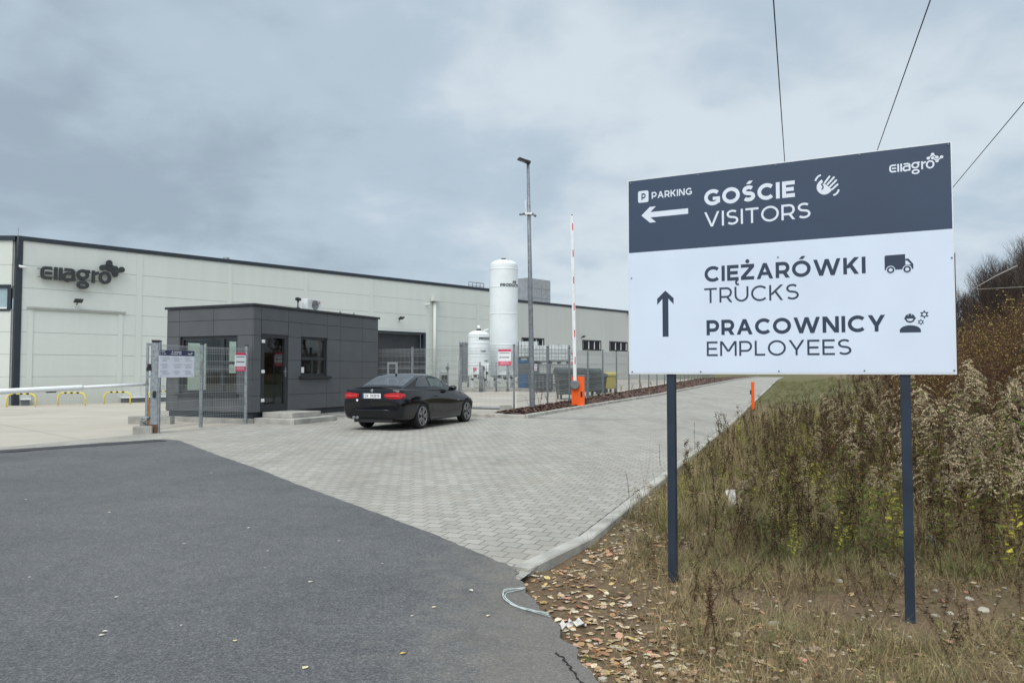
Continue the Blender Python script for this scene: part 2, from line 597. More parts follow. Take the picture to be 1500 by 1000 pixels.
M_BGLASS = mat('hall_window_glass', (0.008, 0.010, 0.012), 0.08, var=.2, spec=.2)
M_CLEAR = m_clear('clear_glass')
M_INNER = mat('room_interior', (0.05, 0.055, 0.055), 0.8, var=0.2, scale=2)
M_BLIND = mat('pale_blind', (0.48, 0.56, 0.47), 0.7, var=0.06, scale=1.5)
M_DOORD = mat('sectional_door_dark', (0.035, 0.037, 0.042), 0.5, var=0.1)
M_IBC = mat('tote_plastic', (0.60, 0.63, 0.63), 0.4, var=0.12, scale=5)
M_BLUE = mat('blue_plastic', (0.025, 0.095, 0.22), 0.5, var=0.15)
M_BOX = mat('grey_cabinet', (0.105, 0.112, 0.12), 0.5, var=0.12)
M_BIN = mat('bin_plastic', (0.032, 0.037, 0.040), 0.5, var=0.2, scale=5)
M_BIN2 = mat('bin_plastic_green', (0.045, 0.060, 0.057), 0.5, var=0.2, scale=5)
M_BINY = mat('bin_plastic_yellow', (0.52, 0.43, 0.065), 0.5, var=0.1, scale=5)
M_HVAC = mat('unit_sheet_metal', (0.30, 0.315, 0.33), 0.5, 0.2, var=0.15, scale=2)
M_HVACD = mat('unit_dark_metal', (0.19, 0.20, 0.215), 0.5, 0.2, var=0.12, scale=2)  # darker grey metal for louvres, vaporiser fins and brake discs
M_RUST = mat('rusty_steel', (0.13, 0.065, 0.035), 0.9, var=0.4, scale=14)
M_WOOD = mat('timber', (0.36, 0.17, 0.06), 0.8, var=0.25, scale=9)
M_STRAP = mat('plastic_strap', (0.52, 0.60, 0.57), 0.4, var=0.12, scale=8)
M_PAPER = mat('scrap_paper', (0.62, 0.60, 0.56), 0.8, var=0.15, scale=12)
M_STONE = mat('stone', (0.40, 0.36, 0.29), 0.9, var=0.25, scale=9, bump=0.5, bscale=20)
M_CRACK = mat('asphalt_crack', (0.012, 0.012, 0.012), 1.0, var=0.2)
M_PATCH = mat('asphalt_seam', (0.048, 0.049, 0.052), 0.9, var=0.3, scale=12, bump=0.5, bscale=90)


# ------------------------------------------------------------------ mesh helpers
class MB:
    def __init__(s):
        s.v, s.f, s.m, s.s = [], [], [], []

    def add(s, vs, fs, mi=0, smooth=False):
        o = len(s.v)
        s.v += [tuple(v) for v in vs]
        for f in fs:
            s.f.append(tuple(i + o for i in f))
            s.m.append(mi)
            s.s.append(smooth)
        return s

    def box(s, x0, x1, y0, y1, z0, z1, mi=0, M=None):
        vs = [Vector((x, y, z)) for z in (z0, z1) for y in (y0, y1) for x in (x0, x1)]
        if M is not None:
            vs = [M @ v for v in vs]
        return s.add(vs, [(0, 2, 3, 1), (4, 5, 7, 6), (0, 1, 5, 4), (2, 6, 7, 3), (0, 4, 6, 2), (1, 3, 7, 5)], mi)

    def bevbox(s, x0, x1, y0, y1, z0, z1, b, mi=0, M=None):
        """box with chamfered edges"""
        bm = bmesh.new()
        vs = [bm.verts.new((x, y, z)) for z in (z0, z1) for y in (y0, y1) for x in (x0, x1)]
        for f in [(0, 2, 3, 1), (4, 5, 7, 6), (0, 1, 5, 4), (2, 6, 7, 3), (0, 4, 6, 2), (1, 3, 7, 5)]:
            bm.faces.new([vs[i] for i in f])
        bmesh.ops.bevel(bm, geom=bm.edges[:], offset=b, segments=2, profile=0.5, affect='EDGES')
        bm.verts.index_update()
        vv = [M @ v.co if M is not None else v.co.copy() for v in bm.verts]
        ff = [[v.index for v in f.verts] for f in bm.faces]
        bm.free()
        return s.add(vv, ff, mi)

    def tube(s, pts, r, n=8, mi=0, caps=True, smooth=True):
        pts = [Vector(p) for p in pts]
        rs = r if isinstance(r, (list, tuple)) else [r] * len(pts)
        rings = []
        up = None
        for i, p in enumerate(pts):
            d = (pts[min(i + 1, len(pts) - 1)] - pts[max(i - 1, 0)])
            d = d.normalized() if d.length > 1e-9 else Vector((0, 0, 1))
            if up is None:
                up = Vector((0, 0, 1)) if abs(d.z) < 0.9 else Vector((1, 0, 0))
            a = d.cross(up)
            if a.length < 1e-5:
                a = d.cross(Vector((0, 1, 0)))
            a.normalize()
            b = a.cross(d).normalized()
            up = b
            rings.append([p + (a * math.cos(2 * PI * k / n) + b * math.sin(2 * PI * k / n)) * rs[i] for k in range(n)])
        vs = [v for rg in rings for v in rg]
        fs = []
        for i in range(len(pts) - 1):
            for k in range(n):
                k2 = (k + 1) % n
                fs.append((i * n + k, i * n + k2, (i + 1) * n + k2, (i + 1) * n + k))
        s.add(vs, fs, mi, smooth)
        if caps:
            o = len(s.v) - len(vs)
            s.f.append(tuple(o + k for k in range(n))[::-1])
            s.f.append(tuple(o + (len(pts) - 1) * n + k for k in range(n)))
            s.m += [mi, mi]
            s.s += [False, False]
        return s

    def lathe(s, prof, n=32, mi=0, M=None, smooth=True):
        """profile of (r, z) turned about z; ends with r = 0 are closed"""
        vs, fs = [], []
        for r, z in prof:
            for k in range(n):
                a = 2 * PI * k / n
                vs.append(Vector((r * math.cos(a), r * math.sin(a), z)))
        for i in range(len(prof) - 1):
            for k in range(n):
                k2 = (k + 1) % n
                fs.append((i * n + k, i * n + k2, (i + 1) * n + k2, (i + 1) * n + k))
        if M is not None:
            vs = [M @ v for v in vs]
        s.add(vs, fs, mi, smooth)
        o = len(s.v) - len(vs)
        s.f.append(tuple(o + k for k in range(n))[::-1])
        s.f.append(tuple(o + (len(prof) - 1) * n + k for k in range(n)))
        s.m += [mi, mi]
        s.s += [False, False]
        return s

    def prism(s, poly, fr, z0, z1, mi=0):
        """2D polygon on a frame (o, ex, ey, ez) extruded from z0 to z1"""
        o, ex, ey, ez = fr
        n = len(poly)
        vs = [o + ex * p[0] + ey * p[1] + ez * z0 for p in poly] + [o + ex * p[0] + ey * p[1] + ez * z1 for p in poly]
        ar = sum(poly[i][0] * poly[(i + 1) % n][1] - poly[(i + 1) % n][0] * poly[i][1] for i in range(n))
        fs = [tuple(range(n))[::-1], tuple(range(n, 2 * n))] + [(i, (i + 1) % n, n + (i + 1) % n, n + i) for i in range(n)]
        if (ar < 0) != (ex.cross(ey).dot(ez) < 0):
            fs = [f[::-1] for f in fs]
        return s.add(vs, fs, mi)

    def flat(s, poly, fr, z, mi=0):
        o, ex, ey, ez = fr
        n = len(poly)
        ar = sum(poly[i][0] * poly[(i + 1) % n][1] - poly[(i + 1) % n][0] * poly[i][1] for i in range(n))
        f = tuple(range(n))
        if (ar < 0) != (ex.cross(ey).dot(ez) < 0):
            f = f[::-1]
        return s.add([o + ex * p[0] + ey * p[1] + ez * z for p in poly], [f], mi)

    def build(s, name, mats, parent=None, M=None, bevel=0.0):
        me = bpy.data.meshes.new(name)
        vs = [M @ Vector(v) for v in s.v] if M is not None else s.v
        me.from_pydata([tuple(v) for v in vs], [], s.f)
        for m in (mats if isinstance(mats, (list, tuple)) else [mats]):
            me.materials.append(m)
        me.polygons.foreach_set('material_index', s.m)
        me.polygons.foreach_set('use_smooth', s.s)
        me.update()
        o = bpy.data.objects.new(name, me)
        COL.objects.link(o)
        if parent is not None:
            o.parent = parent
        if bevel:
            b = o.modifiers.new('bevel', 'BEVEL')
            b.width = bevel
            b.segments = 2
            b.limit_method = 'ANGLE'
        return o


def tag(o, label=None, cat=None, group=None, kind=None):
    if label:
        o['label'] = label
    if cat:
        o['category'] = cat
    if group:
        o['group'] = group
    if kind:
        o['kind'] = kind
    return o


def thing(name, label, cat, loc=(0, 0, 0), rz=0.0, group=None):
    o = bpy.data.objects.new(name, None)
    o.empty_display_size = 0.2
    COL.objects.link(o)
    o.location = loc
    o.rotation_euler = (0, 0, rz)
    return tag(o, label, cat, group)


def copy_tree(o, parent=None):
    c = o.copy()
    COL.objects.link(c)
    if parent is not None:
        c.parent = parent
    for ch in list(o.children):
        copy_tree(ch, c)
    return c


def fr_of(o, ex, ey):
    ex, ey = Vector(ex).normalized(), Vector(ey).normalized()
    return (Vector(o), ex, ey, ex.cross(ey))


# ------------------------------------------------------------------ stroke lettering
def stroke(pts, t, closed=False):
    P = [Vector((p[0], p[1])) for p in pts]
    n = len(P)
    L, R = [], []
    for i in range(n):
        if closed:
            a, b = P[(i - 1) % n], P[(i + 1) % n]
            d1, d2 = (P[i] - a), (b - P[i])
        else:
            d1 = P[i] - P[i - 1] if i else P[1] - P[0]
            d2 = P[i + 1] - P[i] if i < n - 1 else P[i] - P[i - 1]
        d1, d2 = d1.normalized(), d2.normalized()
        n1, n2 = Vector((-d1.y, d1.x)), Vector((-d2.y, d2.x))
        m = (n1 + n2).normalized()
        k = t / 2 / max(0.35, m.dot(n1))
        L.append(P[i] + m * k)
        R.append(P[i] - m * k)
    q = []
    for i in range(n if closed else n - 1):
        j = (i + 1) % n
        q.append([tuple(R[i]), tuple(R[j]), tuple(L[j]), tuple(L[i])])
    return q


def earc(cx, cy, rx, ry, a0, a1, n=18):
    return [(cx + rx * math.cos(math.radians(a0 + (a1 - a0) * i / n)), cy + ry * math.sin(math.radians(a0 + (a1 - a0) * i / n))) for i in range(n + 1)]


def ring(cx, cy, rx, ry, n=36):
    return [(cx + rx * math.cos(2 * PI * i / n), cy + ry * math.sin(2 * PI * i / n)) for i in range(n)]


def disc(cx, cy, r, n=24):
    return [ring(cx, cy, r, r, n)]


def rect(x0, y0, x1, y1):
    return [[(x0, y0), (x1, y0), (x1, y1), (x0, y1)]]


def diag(x0, y0, x1, y1, t):
    L = math.hypot(x1 - x0, y1 - y0)
    h = t * L / abs(y1 - y0) / 2
    return [[(x0 - h, y0), (x0 + h, y0), (x1 + h, y1), (x1 - h, y1)]]


ACC = {'Ś': ('S', 'acute'), 'Ó': ('O', 'acute'), 'Ż': ('Z', 'dot'), 'Ę': ('E', 'ogonek')}


def glyph(ch, t):
    if ch in ACC:
        b, a = ACC[ch]
        ps, w = glyph(b, t)
        if a == 'acute':
            ps = ps + [diag(w / 2 - .02, 1.09, w / 2 + .15, 1.28, t * .85)]
        elif a == 'dot':
            ps = ps + [disc(w / 2, 1.18, t * .6)]
        else:
            ps = ps + [stroke(earc(w - .05, -.13, .13, .13, 95, 300, 10), t * .55)]
        return ps, w
    h = t / 2
    if ch == 'I':
        return [rect(0, 0, t, 1)], t
    if ch == 'E':
        w = .66 + t * .45
        return [rect(0, 0, t, 1), rect(t, 0, w, t), rect(t, 1 - t, w, 1), rect(t, .5 - h, w - .06, .5 + h)], w
    if ch == 'F':
        w = .62 + t * .45
        return [rect(0, 0, t, 1), rect(t, 1 - t, w, 1), rect(t, .45 - h, w - .06, .45 + h)], w
    if ch == 'L':
        w = .60 + t * .4
        return [rect(0, 0, t, 1), rect(t, 0, w, t)], w
    if ch == 'T':
        w = .80 + t * .3
        return [rect(0, 1 - t, w, 1), rect(w / 2 - h, 0, w / 2 + h, 1 - t)], w
    if ch == 'O':
        w = 1.06 + t * .35
        return [stroke(ring(w / 2, .5, w / 2 - h, .5 - h + .012, 44), t, True)], w
    if ch in 'CG':
        w = .96 + t * .35
        R = .53 + t * .17
        if ch == 'C':
            return [stroke(earc(R, .5, R - h, .5 - h + .012, 44, 316, 30), t)], w - .04
        return [stroke(earc(R, .5, R - h, .5 - h + .012, 44, 318, 30), t), rect(w - t, .12, w, .52), rect(w - t - .24, .52 - t * .85, w - t, .52)], w
    if ch == 'S':
        w = .72 + t * .45
        top, bot, mid = 1 - h, h, .51
        r1, r2 = (top - mid) / 2, (mid - bot) / 2
        p = earc(w / 2, mid + r1, w / 2 - h - .02, r1, 38, 250, 20) + earc(w / 2, mid - r2, w / 2 - h, r2, 70, -144, 20)
        return [stroke(p, t)], w
    if ch == 'V':
        w = .95 + t * .5
        return [diag(w / 2, 0, h * 1.15, 1, t), diag(w / 2, 0, w - h * 1.15, 1, t)], w
    if ch == 'A':
        w = .95 + t * .5
        return [diag(h * 1.15, 0, w / 2, 1, t), diag(w - h * 1.15, 0, w / 2, 1, t), rect(w * .22, .24, w * .78, .24 + t * .9)], w
    if ch == 'W':
        w = 1.42 + t * .9
        a = w * .29
        return [diag(a, 0, h * 1.1, 1, t), diag(a, 0, w / 2, 1, t), diag(w - a, 0, w / 2, 1, t), diag(w - a, 0, w - h * 1.1, 1, t)], w
    if ch == 'M':
        w = .98 + t * .7
        return [rect(0, 0, t, 1), rect(w - t, 0, w, 1), diag(w / 2, .30, h * 1.3, 1, t), diag(w / 2, .30, w - h * 1.3, 1, t)], w
    if ch == 'N':
        w = .86 + t * .5
        return [rect(0, 0, t, 1), rect(w - t, 0, w, 1), diag(w - h * 1.25, 0, h * 1.25, 1, t)], w
    if ch == 'Y':
        w = .90 + t * .4
        return [rect(w / 2 - h, 0, w / 2 + h, .40), diag(w / 2, .36, h * 1.2, 1, t), diag(w / 2, .36, w - h * 1.2, 1, t)], w
    if ch == 'K':
        w = .78 + t * .6
        return [rect(0, 0, t, 1), diag(t * .9, .36, w - h * 1.3, 1, t), diag(w - h * 1.35, 0, w * .42, .60, t)], w
    if ch in 'PR':
        w = .76 + t * .45
        y0 = .335 + (.03 if ch == 'R' else 0)
        r = (1 - h - y0) / 2
        bowl = stroke([(t, 1 - h), (w - h - r, 1 - h)] + earc(w - h - r, y0 + r, r, r, 84, -84, 14) + [(w - h - r, y0), (t, y0)], t)
        ps = [rect(0, 0, t, 1), bowl]
        if ch == 'R':
            ps.append(diag(w - h * 1.1 + .01, 0, w * .60, y0, t))
        return ps, w
    if ch == 'D':
        w = .90 + t * .4
        r = .5 - h
        return [rect(0, 0, t, 1), stroke([(t, 1 - h), (w - h - r, 1 - h)] + earc(w - h - r, .5, r, r, 86, -86, 18) + [(w - h - r, h), (t, h)], t)], w
    if ch == 'U':
        w = .84 + t * .4
        r = w / 2 - h
        return [stroke([(h, 1), (h, r + h)] + earc(w / 2, r + h, r, r, 184, 356, 18) + [(w - h, r + h), (w - h, 1)], t)], w
    if ch == 'Z':
        w = .78 + t * .35
        return [rect(0, 0, w, t), rect(0, 1 - t, w, 1), diag(h * 1.5, t, w - h * 1.5, 1 - t, t * 1.05)], w
    if ch == '1':
        return [rect(.22, 0, .22 + t, 1), diag(.02, .78, .24, .98, t)], .24 + t
    if ch == '7':
        return [rect(0, 1 - t, .62, 1), diag(.2, 0, .56, 1 - t, t)], .64
    if ch == '9':
        return [stroke(ring(.33, .68, .33 - h, .32 - h, 24), t, True), stroke([(.66 - h, .68), (.62 - h, .4), (.42, .12), (.2, h)], t)], .66
    return [], .3


def text(mb, s, fr, x, y, size, t, width=None, z=0.001, z1=None, mi=0, gap=0.16, slant=0.0):
    """capital letters on a frame, baseline at (x, y), cap height = size, squeezed to width"""
    items, cx = [], 0.0
    for ch in s:
        if ch == ' ':
            cx += .42
            continue
        ps, w = glyph(ch, t)
        items.append((ps, cx))
        cx += w + gap * (1.15 - t)
    tot = cx - gap * (1.15 - t)
    sx = (width / tot) if width else size
    k = 0
    for ps, ox in items:
        for j, piece in enumerate(ps):
            zz = z + j * 0.00025
            for q in piece:
                q2 = [(x + (ox + a + slant * b) * sx, y + b * size) for a, b in q]
                if z1 is None:
                    mb.flat(q2, fr, zz, mi)
                else:
                    mb.prism(q2, fr, z, z1 + j * 0.002, mi)
    return tot * sx


def logo_pieces(t):
    h = t / 2
    o = []
    o.append(stroke([(.79, 1 - h), (.36, 1 - h)] + earc(.36, .64, .36 - h, .36 - h, 96, 180, 8) + [(h, .36)] + earc(.36, .36, .36 - h, .36 - h, 184, 266, 8) + [(.36, h), (.79, h)], t))
    o.append(rect(.30, .5 - h * .9, .79, .5 + h * .9))
    o.append(rect(.92, 0, .92 + t, 1))
    o.append(rect(1.26, 0, 1.26 + t, 1))
    o.append(stroke([(1.64, 1 - h), (2.08, 1 - h)] + earc(2.08, .68, .32 - h, .32 - h, 86, 0, 8) + [(2.40 - h, .66), (2.40 - h, 0)], t))
    o.append(stroke([(2.40 - t, .60), (1.90, .60)] + earc(1.88, .31, .28, .29, 96, 264, 12) + [(1.90, h * .9), (2.40 - t, h * .9)], t * .95))
    o.append(stroke(ring(2.93, .60, .40 - h * .5, .42 - h, 26), t, True))
    o.append(rect(2.95, 1 - t * .9, 3.45, 1))
    o.append(stroke(ring(2.95, -.22, .45 - h, .33 - h, 26), t * .95, True))
    o.append(rect(3.58, 0, 3.58 + t, 1))
    o.append(stroke([(3.58 + t, .72), (3.68 + t, .9 - h), (4.10, 1 - h)], t))
    o.append(stroke(ring(4.56, .5, .47 - h, .52 - h, 30), t, True))
    D = [(-.19, .79), (.29, 1.22), (.29, .77), (.75, .80), (.75, .35), (1.25, .77)]
    D = [(4.56 + a, .5 + b) for a, b in D]
    for a, b in ((0, 1), (1, 3), (2, 4), (4, 5)):
        o.append(stroke([D[a], D[b]], t * .72))
    for a, b in D:
        o.append(disc(a, b, t * .98, 18))
    return o


def logo(mb, fr, x, y, size, t, z, z1=None, mi=0):
    for j, piece in enumerate(logo_pieces(t)):
        for q in piece:
            q2 = [(x + a * size, y + b * size) for a, b in q]
            if z1 is None:
                mb.flat(q2, fr, z + (j % 9) * 0.0002, mi)
            else:
                mb.prism(q2, fr, z, z1 + (j % 9) * 0.003, mi)


# ================================================================== THE SETTING
def axis_steps(bp):
    o = []
    for a, b, s in bp:
        o += list(np.arange(a, b, s))
    o.append(bp[-1][1])
    return np.array(o)


def grid_mesh(name, X, Y, Z, m, attr=None, mask=None, smooth=True):
    ny, nx = X.shape
    vs = np.stack([X, Y, Z], -1).reshape(-1, 3)
    idx = np.arange(nx * ny).reshape(ny, nx)
    q = np.stack([idx[:-1, :-1], idx[:-1, 1:], idx[1:, 1:], idx[1:, :-1]], -1).reshape(-1, 4)
    if mask is not None:
        q = q[mask.reshape(-1)]
    me = quad_mesh(name, vs, q)
    me.materials.append(m)
    if attr is not None:
        a = me.attributes.new(attr[0], 'FLOAT', 'POINT')
        a.data.foreach_set('value', attr[1].reshape(-1).astype(np.float32))
    me.polygons.foreach_set('use_smooth', [smooth] * len(me.polygons))
    o = bpy.data.objects.new(name, me)
    COL.objects.link(o)
    return o


def quad_mesh(name, vs, q):
    me = bpy.data.meshes.new(name)
    me.vertices.add(len(vs))
    me.vertices.foreach_set('co', np.asarray(vs, np.float32).reshape(-1))
    me.loops.add(q.size)
    me.loops.foreach_set('vertex_index', q.astype(np.int32).reshape(-1))
    me.polygons.add(len(q))
    me.polygons.foreach_set('loop_start', np.arange(0, q.size, 4, dtype=np.int32))
    me.polygons.foreach_set('loop_total', np.full(len(q), 4, np.int32))
    me.update(calc_edges=True)
    return me


xs = axis_steps([(-1500, -200, 200), (-200, -40, 20), (-40, -4, 2), (-4, -0.6, .4), (-0.6, 9, .085), (9, 16, .25), (16, 40, .8), (40, 120, 8), (120, 1500, 180)])
ys = axis_steps([(-300, -20, 40), (-20, 0, 4), (0, 2, .4), (2, 14, .085), (14, 26, .25), (26, 60, .8), (60, 130, 5), (130, 400, 45), (400, 1900, 300)])
GX, GY = np.meshgrid(xs, ys)
GZ = gz(GX, GY)
nn_, tt_ = nt(GX, GY)
turf = sstep(20, 30, tt_) * (1 - sstep(3.0, 5, nn_)) * 0.9 + 0.45 * sstep(.45, .62, vnoise(GX, GY, 0.8, 9)) * sstep(1.5, 4, nn_)
turf = np.where(soil_d(GX, GY) < -.5, sstep(60, 90, GY), turf)
tag(grid_mesh('ground', GX, GY, GZ, M_SOIL, ('turf', np.clip(turf, 0, 1))), kind='structure')

# concrete yard behind the gate
xs = axis_steps([(-70, -20, 4), (-20, 40, 1)])
ys = axis_steps([(-12, 12, 4), (12, 78, 1)])
YX, YY = np.meshgrid(xs, ys)
cxm, cym = (YX[:-1, :-1] + YX[1:, 1:]) / 2, (YY[:-1, :-1] + YY[1:, 1:]) / 2
cn, ct = nt(cxm, cym)
tag(grid_mesh('yard', YX, YY, g(YX, YY) - 0.012, M_YARD, mask=(cn < -4.2) & (ct < 75)), kind='structure')

# block-paved drive
LK = [(16.0, -5.86), (21.0, -5.56), (31.7, -4.73), (68.4, -3.43), (106, -3.2)]


def nleft(t):
    return np.where(t < 16.0, -12.25, np.interp(t, [p[0] for p in LK], [p[1] for p in LK]) - 0.02)


def strip(name, ts, nl, nr, zoff, m, k=24):
    T = np.repeat(np.array(ts)[:, None], k, 1)
    s = np.linspace(0, 1, k)[None, :]
    N = nl(T) * (1 - s) + nr(T) * s
    X, Y = xy(N, T)
    return grid_mesh(name, X, Y, g(X, Y) + zoff, m)


tag(strip('paved_drive', list(np.arange(-1.2, 16.0, 1.0)) + [15.999, 16.001] + list(np.arange(17, 106, 1.0)), nleft, lambda t: t * 0 - 0.05, 0.0, M_PAVE), kind='structure')

# asphalt apron with a slightly ragged edge
pts = []
for (a, b) in zip(ASPH[:-1], ASPH[1:]):
    a, b = Vector(a), Vector(b)
    k = max(2, int((b - a).length / (0.045 if b.y < 6 else .12)))
    for i in range(k):
        p = a.lerp(b, i / k)
        j = (0.011 if p.y < 5.6 else 0.008)
        w = .05 * (float(vnoise(p.x, p.y, 6.0, 51)) - .5) + .06 * (float(vnoise(p.x, p.y, 1.7, 52)) - .5) if p.y < 5.6 else 0
        pts.append((p.x + w + random.uniform(-j, j), p.y + random.uniform(-j, j)))
pts += [ASPH[-1], (2.0, -12), (-27.6, -12)]
bm = bmesh.new()
fv = [bm.verts.new((p[0], p[1], 0.007)) for p in pts]
fc = bm.faces.new(fv)
if fc.normal.z < 0:
    fc.normal_flip()
ext = bmesh.ops.extrude_edge_only(bm, edges=[e_ for e_ in bm.edges])
for v in [x for x in ext['geom'] if isinstance(x, bmesh.types.BMVert)]:
    v.co.z = -0.07
bmesh.ops.triangulate(bm, faces=[f for f in bm.faces if len(f.verts) > 4])
bmesh.ops.recalc_face_normals(bm, faces=bm.faces[:])
me = bpy.data.meshes.new('asphalt_road')
bm.to_mesh(me)
bm.free()
me.materials.append(M_ASPH)
o = bpy.data.objects.new('asphalt_road', me)
COL.objects.link(o)
tag(o, kind='structure')


def ribbon(name, line, w, z, m, wob=0.0):
    b = MB()
    L, R = [], []
    P = [Vector(p) for p in line]
    for i, p in enumerate(P):
        d = (P[min(i + 1, len(P) - 1)] - P[max(i - 1, 0)]).normalized()
        nrm = Vector((-d.y, d.x))
        ww = w * (1 + random.uniform(-wob, wob))
        L.append((p.x + nrm.x * ww / 2, p.y + nrm.y * ww / 2, z))
        R.append((p.x - nrm.x * ww / 2, p.y - nrm.y * ww / 2, z))
    n = len(P)
    b.add(L + R, [(n + i, n + i + 1, i + 1, i) for i in range(n - 1)])
    return b.build(name, m)


def wobble(a, b, n, amp):
    a, b = Vector(a), Vector(b)
    d = (b - a)
    nr = Vector((-d.y, d.x)).normalized()
    return [a + d * (i / n) + nr * random.uniform(-amp, amp) for i in range(n + 1)]


dl = (Vector(ASPH[3]) - Vector(ASPH[0])).normalized()
dn = Vector((dl.y, -dl.x))
a0 = Vector(ASPH[0]) - dl * 9 + dn * .30
a1 = Vector(ASPH[3]) + dn * .28 - dl * .2
tag(ribbon('asphalt_seam', wobble(a0, a1, 40, .02), .52, .0115, M_PATCH, .1), kind='structure')
tag(ribbon('asphalt_joint', wobble(a0 + dn * .27, a1 + dn * .27, 70, .02), .03, .0155, M_CRACK, .9), kind='structure')
ck = []
for q in [(815, 958), (822, 966), (829, 975), (838, 985), (846, 994), (856, 1004), (868, 1020)]:
    p = gp(*q)
    if ck:
        for f in (.25, .5, .75):
            ck.append((ck0[0] * (1 - f) + p.x * f + random.uniform(-.010, .010), ck0[1] * (1 - f) + p.y * f + random.uniform(-.004, .004)))
    ck0 = (p.x + random.uniform(-.01, .01), p.y)
    ck.append(ck0)
tag(ribbon('asphalt_crack', ck, .009, .0095, M_CRACK, .9), kind='structure')


# kerbs: cast blocks, one metre each
def kerb_run(name, line, w, z0, z1, step=1.0):
    b = MB()
    P = [Vector(p) for p in line]
    for a, c in zip(P[:-1], P[1:]):
        L = (c - a).length
        k = max(1, round(L / step))
        d = (c - a) / k
        u = d.normalized()
        nr = Vector((-u.y, u.x))
        for i in range(k):
            s, e_ = a + d * i + u * .004, a + d * (i + 1) - u * .004
            zs, ze = float(g(s.x, s.y)), float(g(e_.x, e_.y))
            dz = random.uniform(-.006, .006)
            c1 = .012
            vs = []
            for (q, z) in ((s, zs), (e_, ze)):
                for (o_, h) in ((-w / 2, z0), (-w / 2, z1 + dz - c1), (-w / 2 + c1, z1 + dz), (w / 2 - c1, z1 + dz), (w / 2, z1 + dz - c1), (w / 2, z0)):
                    vs.append((q.x + nr.x * o_, q.y + nr.y * o_, z + h))
            fs = [(0, 1, 2, 3, 4, 5)[::-1], (6, 7, 8, 9, 10, 11)] + [(j, (j + 1) % 6, 6 + (j + 1) % 6, 6 + j) for j in range(6)]
            b.add(vs, fs)
    return b.build(name, M_KERB)


tag(kerb_run('kerb', [xy(-0.04 - .10, -.12), xy(0.03, 1.0), xy(0.035, 60), xy(.035, 104)], .13, -.24, .022), kind='structure')
kl = [xy(-8.8, 15.95)] + [xy(n + .0, t) for t, n in LK]
tag(kerb_run('kerb', kl, .14, -.15, .10), kind='structure')

# bark mulch bed between kerb and fence
ts = np.arange(16.1, 104, .35)
k = 30
T = np.repeat(ts[:, None], k, 1)
s = np.linspace(0, 1, k)[None, :]
nr_ = np.interp(T, [p[0] for p in LK], [p[1] for p in LK]) - .06
nl_ = np.where(T < 17.5, -7.1, -7.15)
N = nl_ * (1 - s) + nr_ * s
X, Y = xy(N, T)
Z = g(X, Y) + 0.05 + 0.10 * np.sin(np.pi * np.clip(s, 0, 1)) + .05 * (vnoise(X, Y, 3, 5) - .5)
tag(grid_mesh('mulch_bed', X, Y, Z, M_MULCH), kind='structure')


# ================================================================== PRODUCTION HALL
HA = Vector((-20.97, 31.7, 0))
HX, HY = Vector((0.690, 0.7238, 0)), Vector((-0.7238, 0.690, 0))
HROT = math.atan2(HX.y, HX.x)
HTOP = 7.02


def hall_pt(px, py, dy=0.0):
    w = on_plane(px, py, HA + HY * dy, HY)
    r = w - HA
    return r.dot(HX), r.z


hall = thing('production_hall', 'long pale grey factory hall with panelled walls and dark roof edge behind the gatehouse', 'building', HA, HROT)
BAY, ROWS = 4.42, [-0.4, 1.2, 2.15, 3.1, 4.04, 4.99, 5.95, HTOP - .02]
XB = [0.18] + [4.93 + BAY * i for i in range(6) if 4.93 + BAY * i < 30]
XEND = 30.9


def panel_grid(mb, x0, x1, z0, z1, rows, y, holes=(), th=.06, gap=.011):
    """wall panels with real shadow gaps, leaving openings free"""
    rs = [r for r in rows if z0 < r < z1]
    zz = [z0] + rs + [z1]
    for a, b in zip(zz[:-1], zz[1:]):
        segs = [(x0, x1)]
        for (hx0, hx1, hz0, hz1) in holes:
            if hz0 < b - .01 and hz1 > a + .01:
                ns = []
                for (p, q) in segs:
                    if hx1 <= p or hx0 >= q:
                        ns.append((p, q))
                        continue
                    if hx0 > p:
                        ns.append((p, hx0))
                    if hx1 < q:
                        ns.append((hx1, q))
                segs = ns
                for (h0, h1) in ((a, hz0), (hz1, b)):
                    if h1 - h0 > .03 and min(x1, hx1) - max(x0, hx0) > .02:
                        mb.box(max(x0, hx0) + .002, min(x1, hx1) - .002, y, y + th, h0 + gap / 2, h1 - gap / 2)
        for (p, q) in segs:
            if q - p > .03:
                mb.box(p + gap / 2, q - gap / 2, y, y + th, a + gap / 2, b - gap / 2)


gx0, gz1_ = hall_pt(553, 487)
gx1, _ = hall_pt(622, 487)
gate_hole = (gx0 - .6, gx1, -1, gz1_)
wall = MB()
edges = XB + [XEND]
for a, b in zip(edges[:-1], edges[1:]):
    panel_grid(wall, a, b, -.4, HTOP - .02, ROWS[1:-1], 0, [gate_hole])
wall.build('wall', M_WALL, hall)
bk = MB()
bk.box(.02, gate_hole[0], .062, .30, -.4, HTOP - .04)
bk.box(gate_hole[1], XEND, .062, .30, -.4, HTOP - .04)
bk.box(gate_hole[0], gate_hole[1], .062, .30, gz1_, HTOP - .04)
bk.build('wall_core', M_SEAM, hall)
# covering strips over the vertical joints
for xj in XB[1:]:
    if gate_hole[0] - .3 < xj < gate_hole[1] + .1:
        z0 = gz1_
    else:
        z0 = -.4
    MB().box(xj - .13, xj + .13, -.022, -.001, z0, HTOP - .08).build('joint_strip', M_WALL, hall)
MB().box(-.05, XEND, -.05, .34, HTOP - .03, HTOP + .16).build('roof_edge', M_NAVYCAP, hall)
MB().box(-.06, .17, -.04, .30, -.4, HTOP - .032).build('corner_column', M_NAVYCAP, hall)
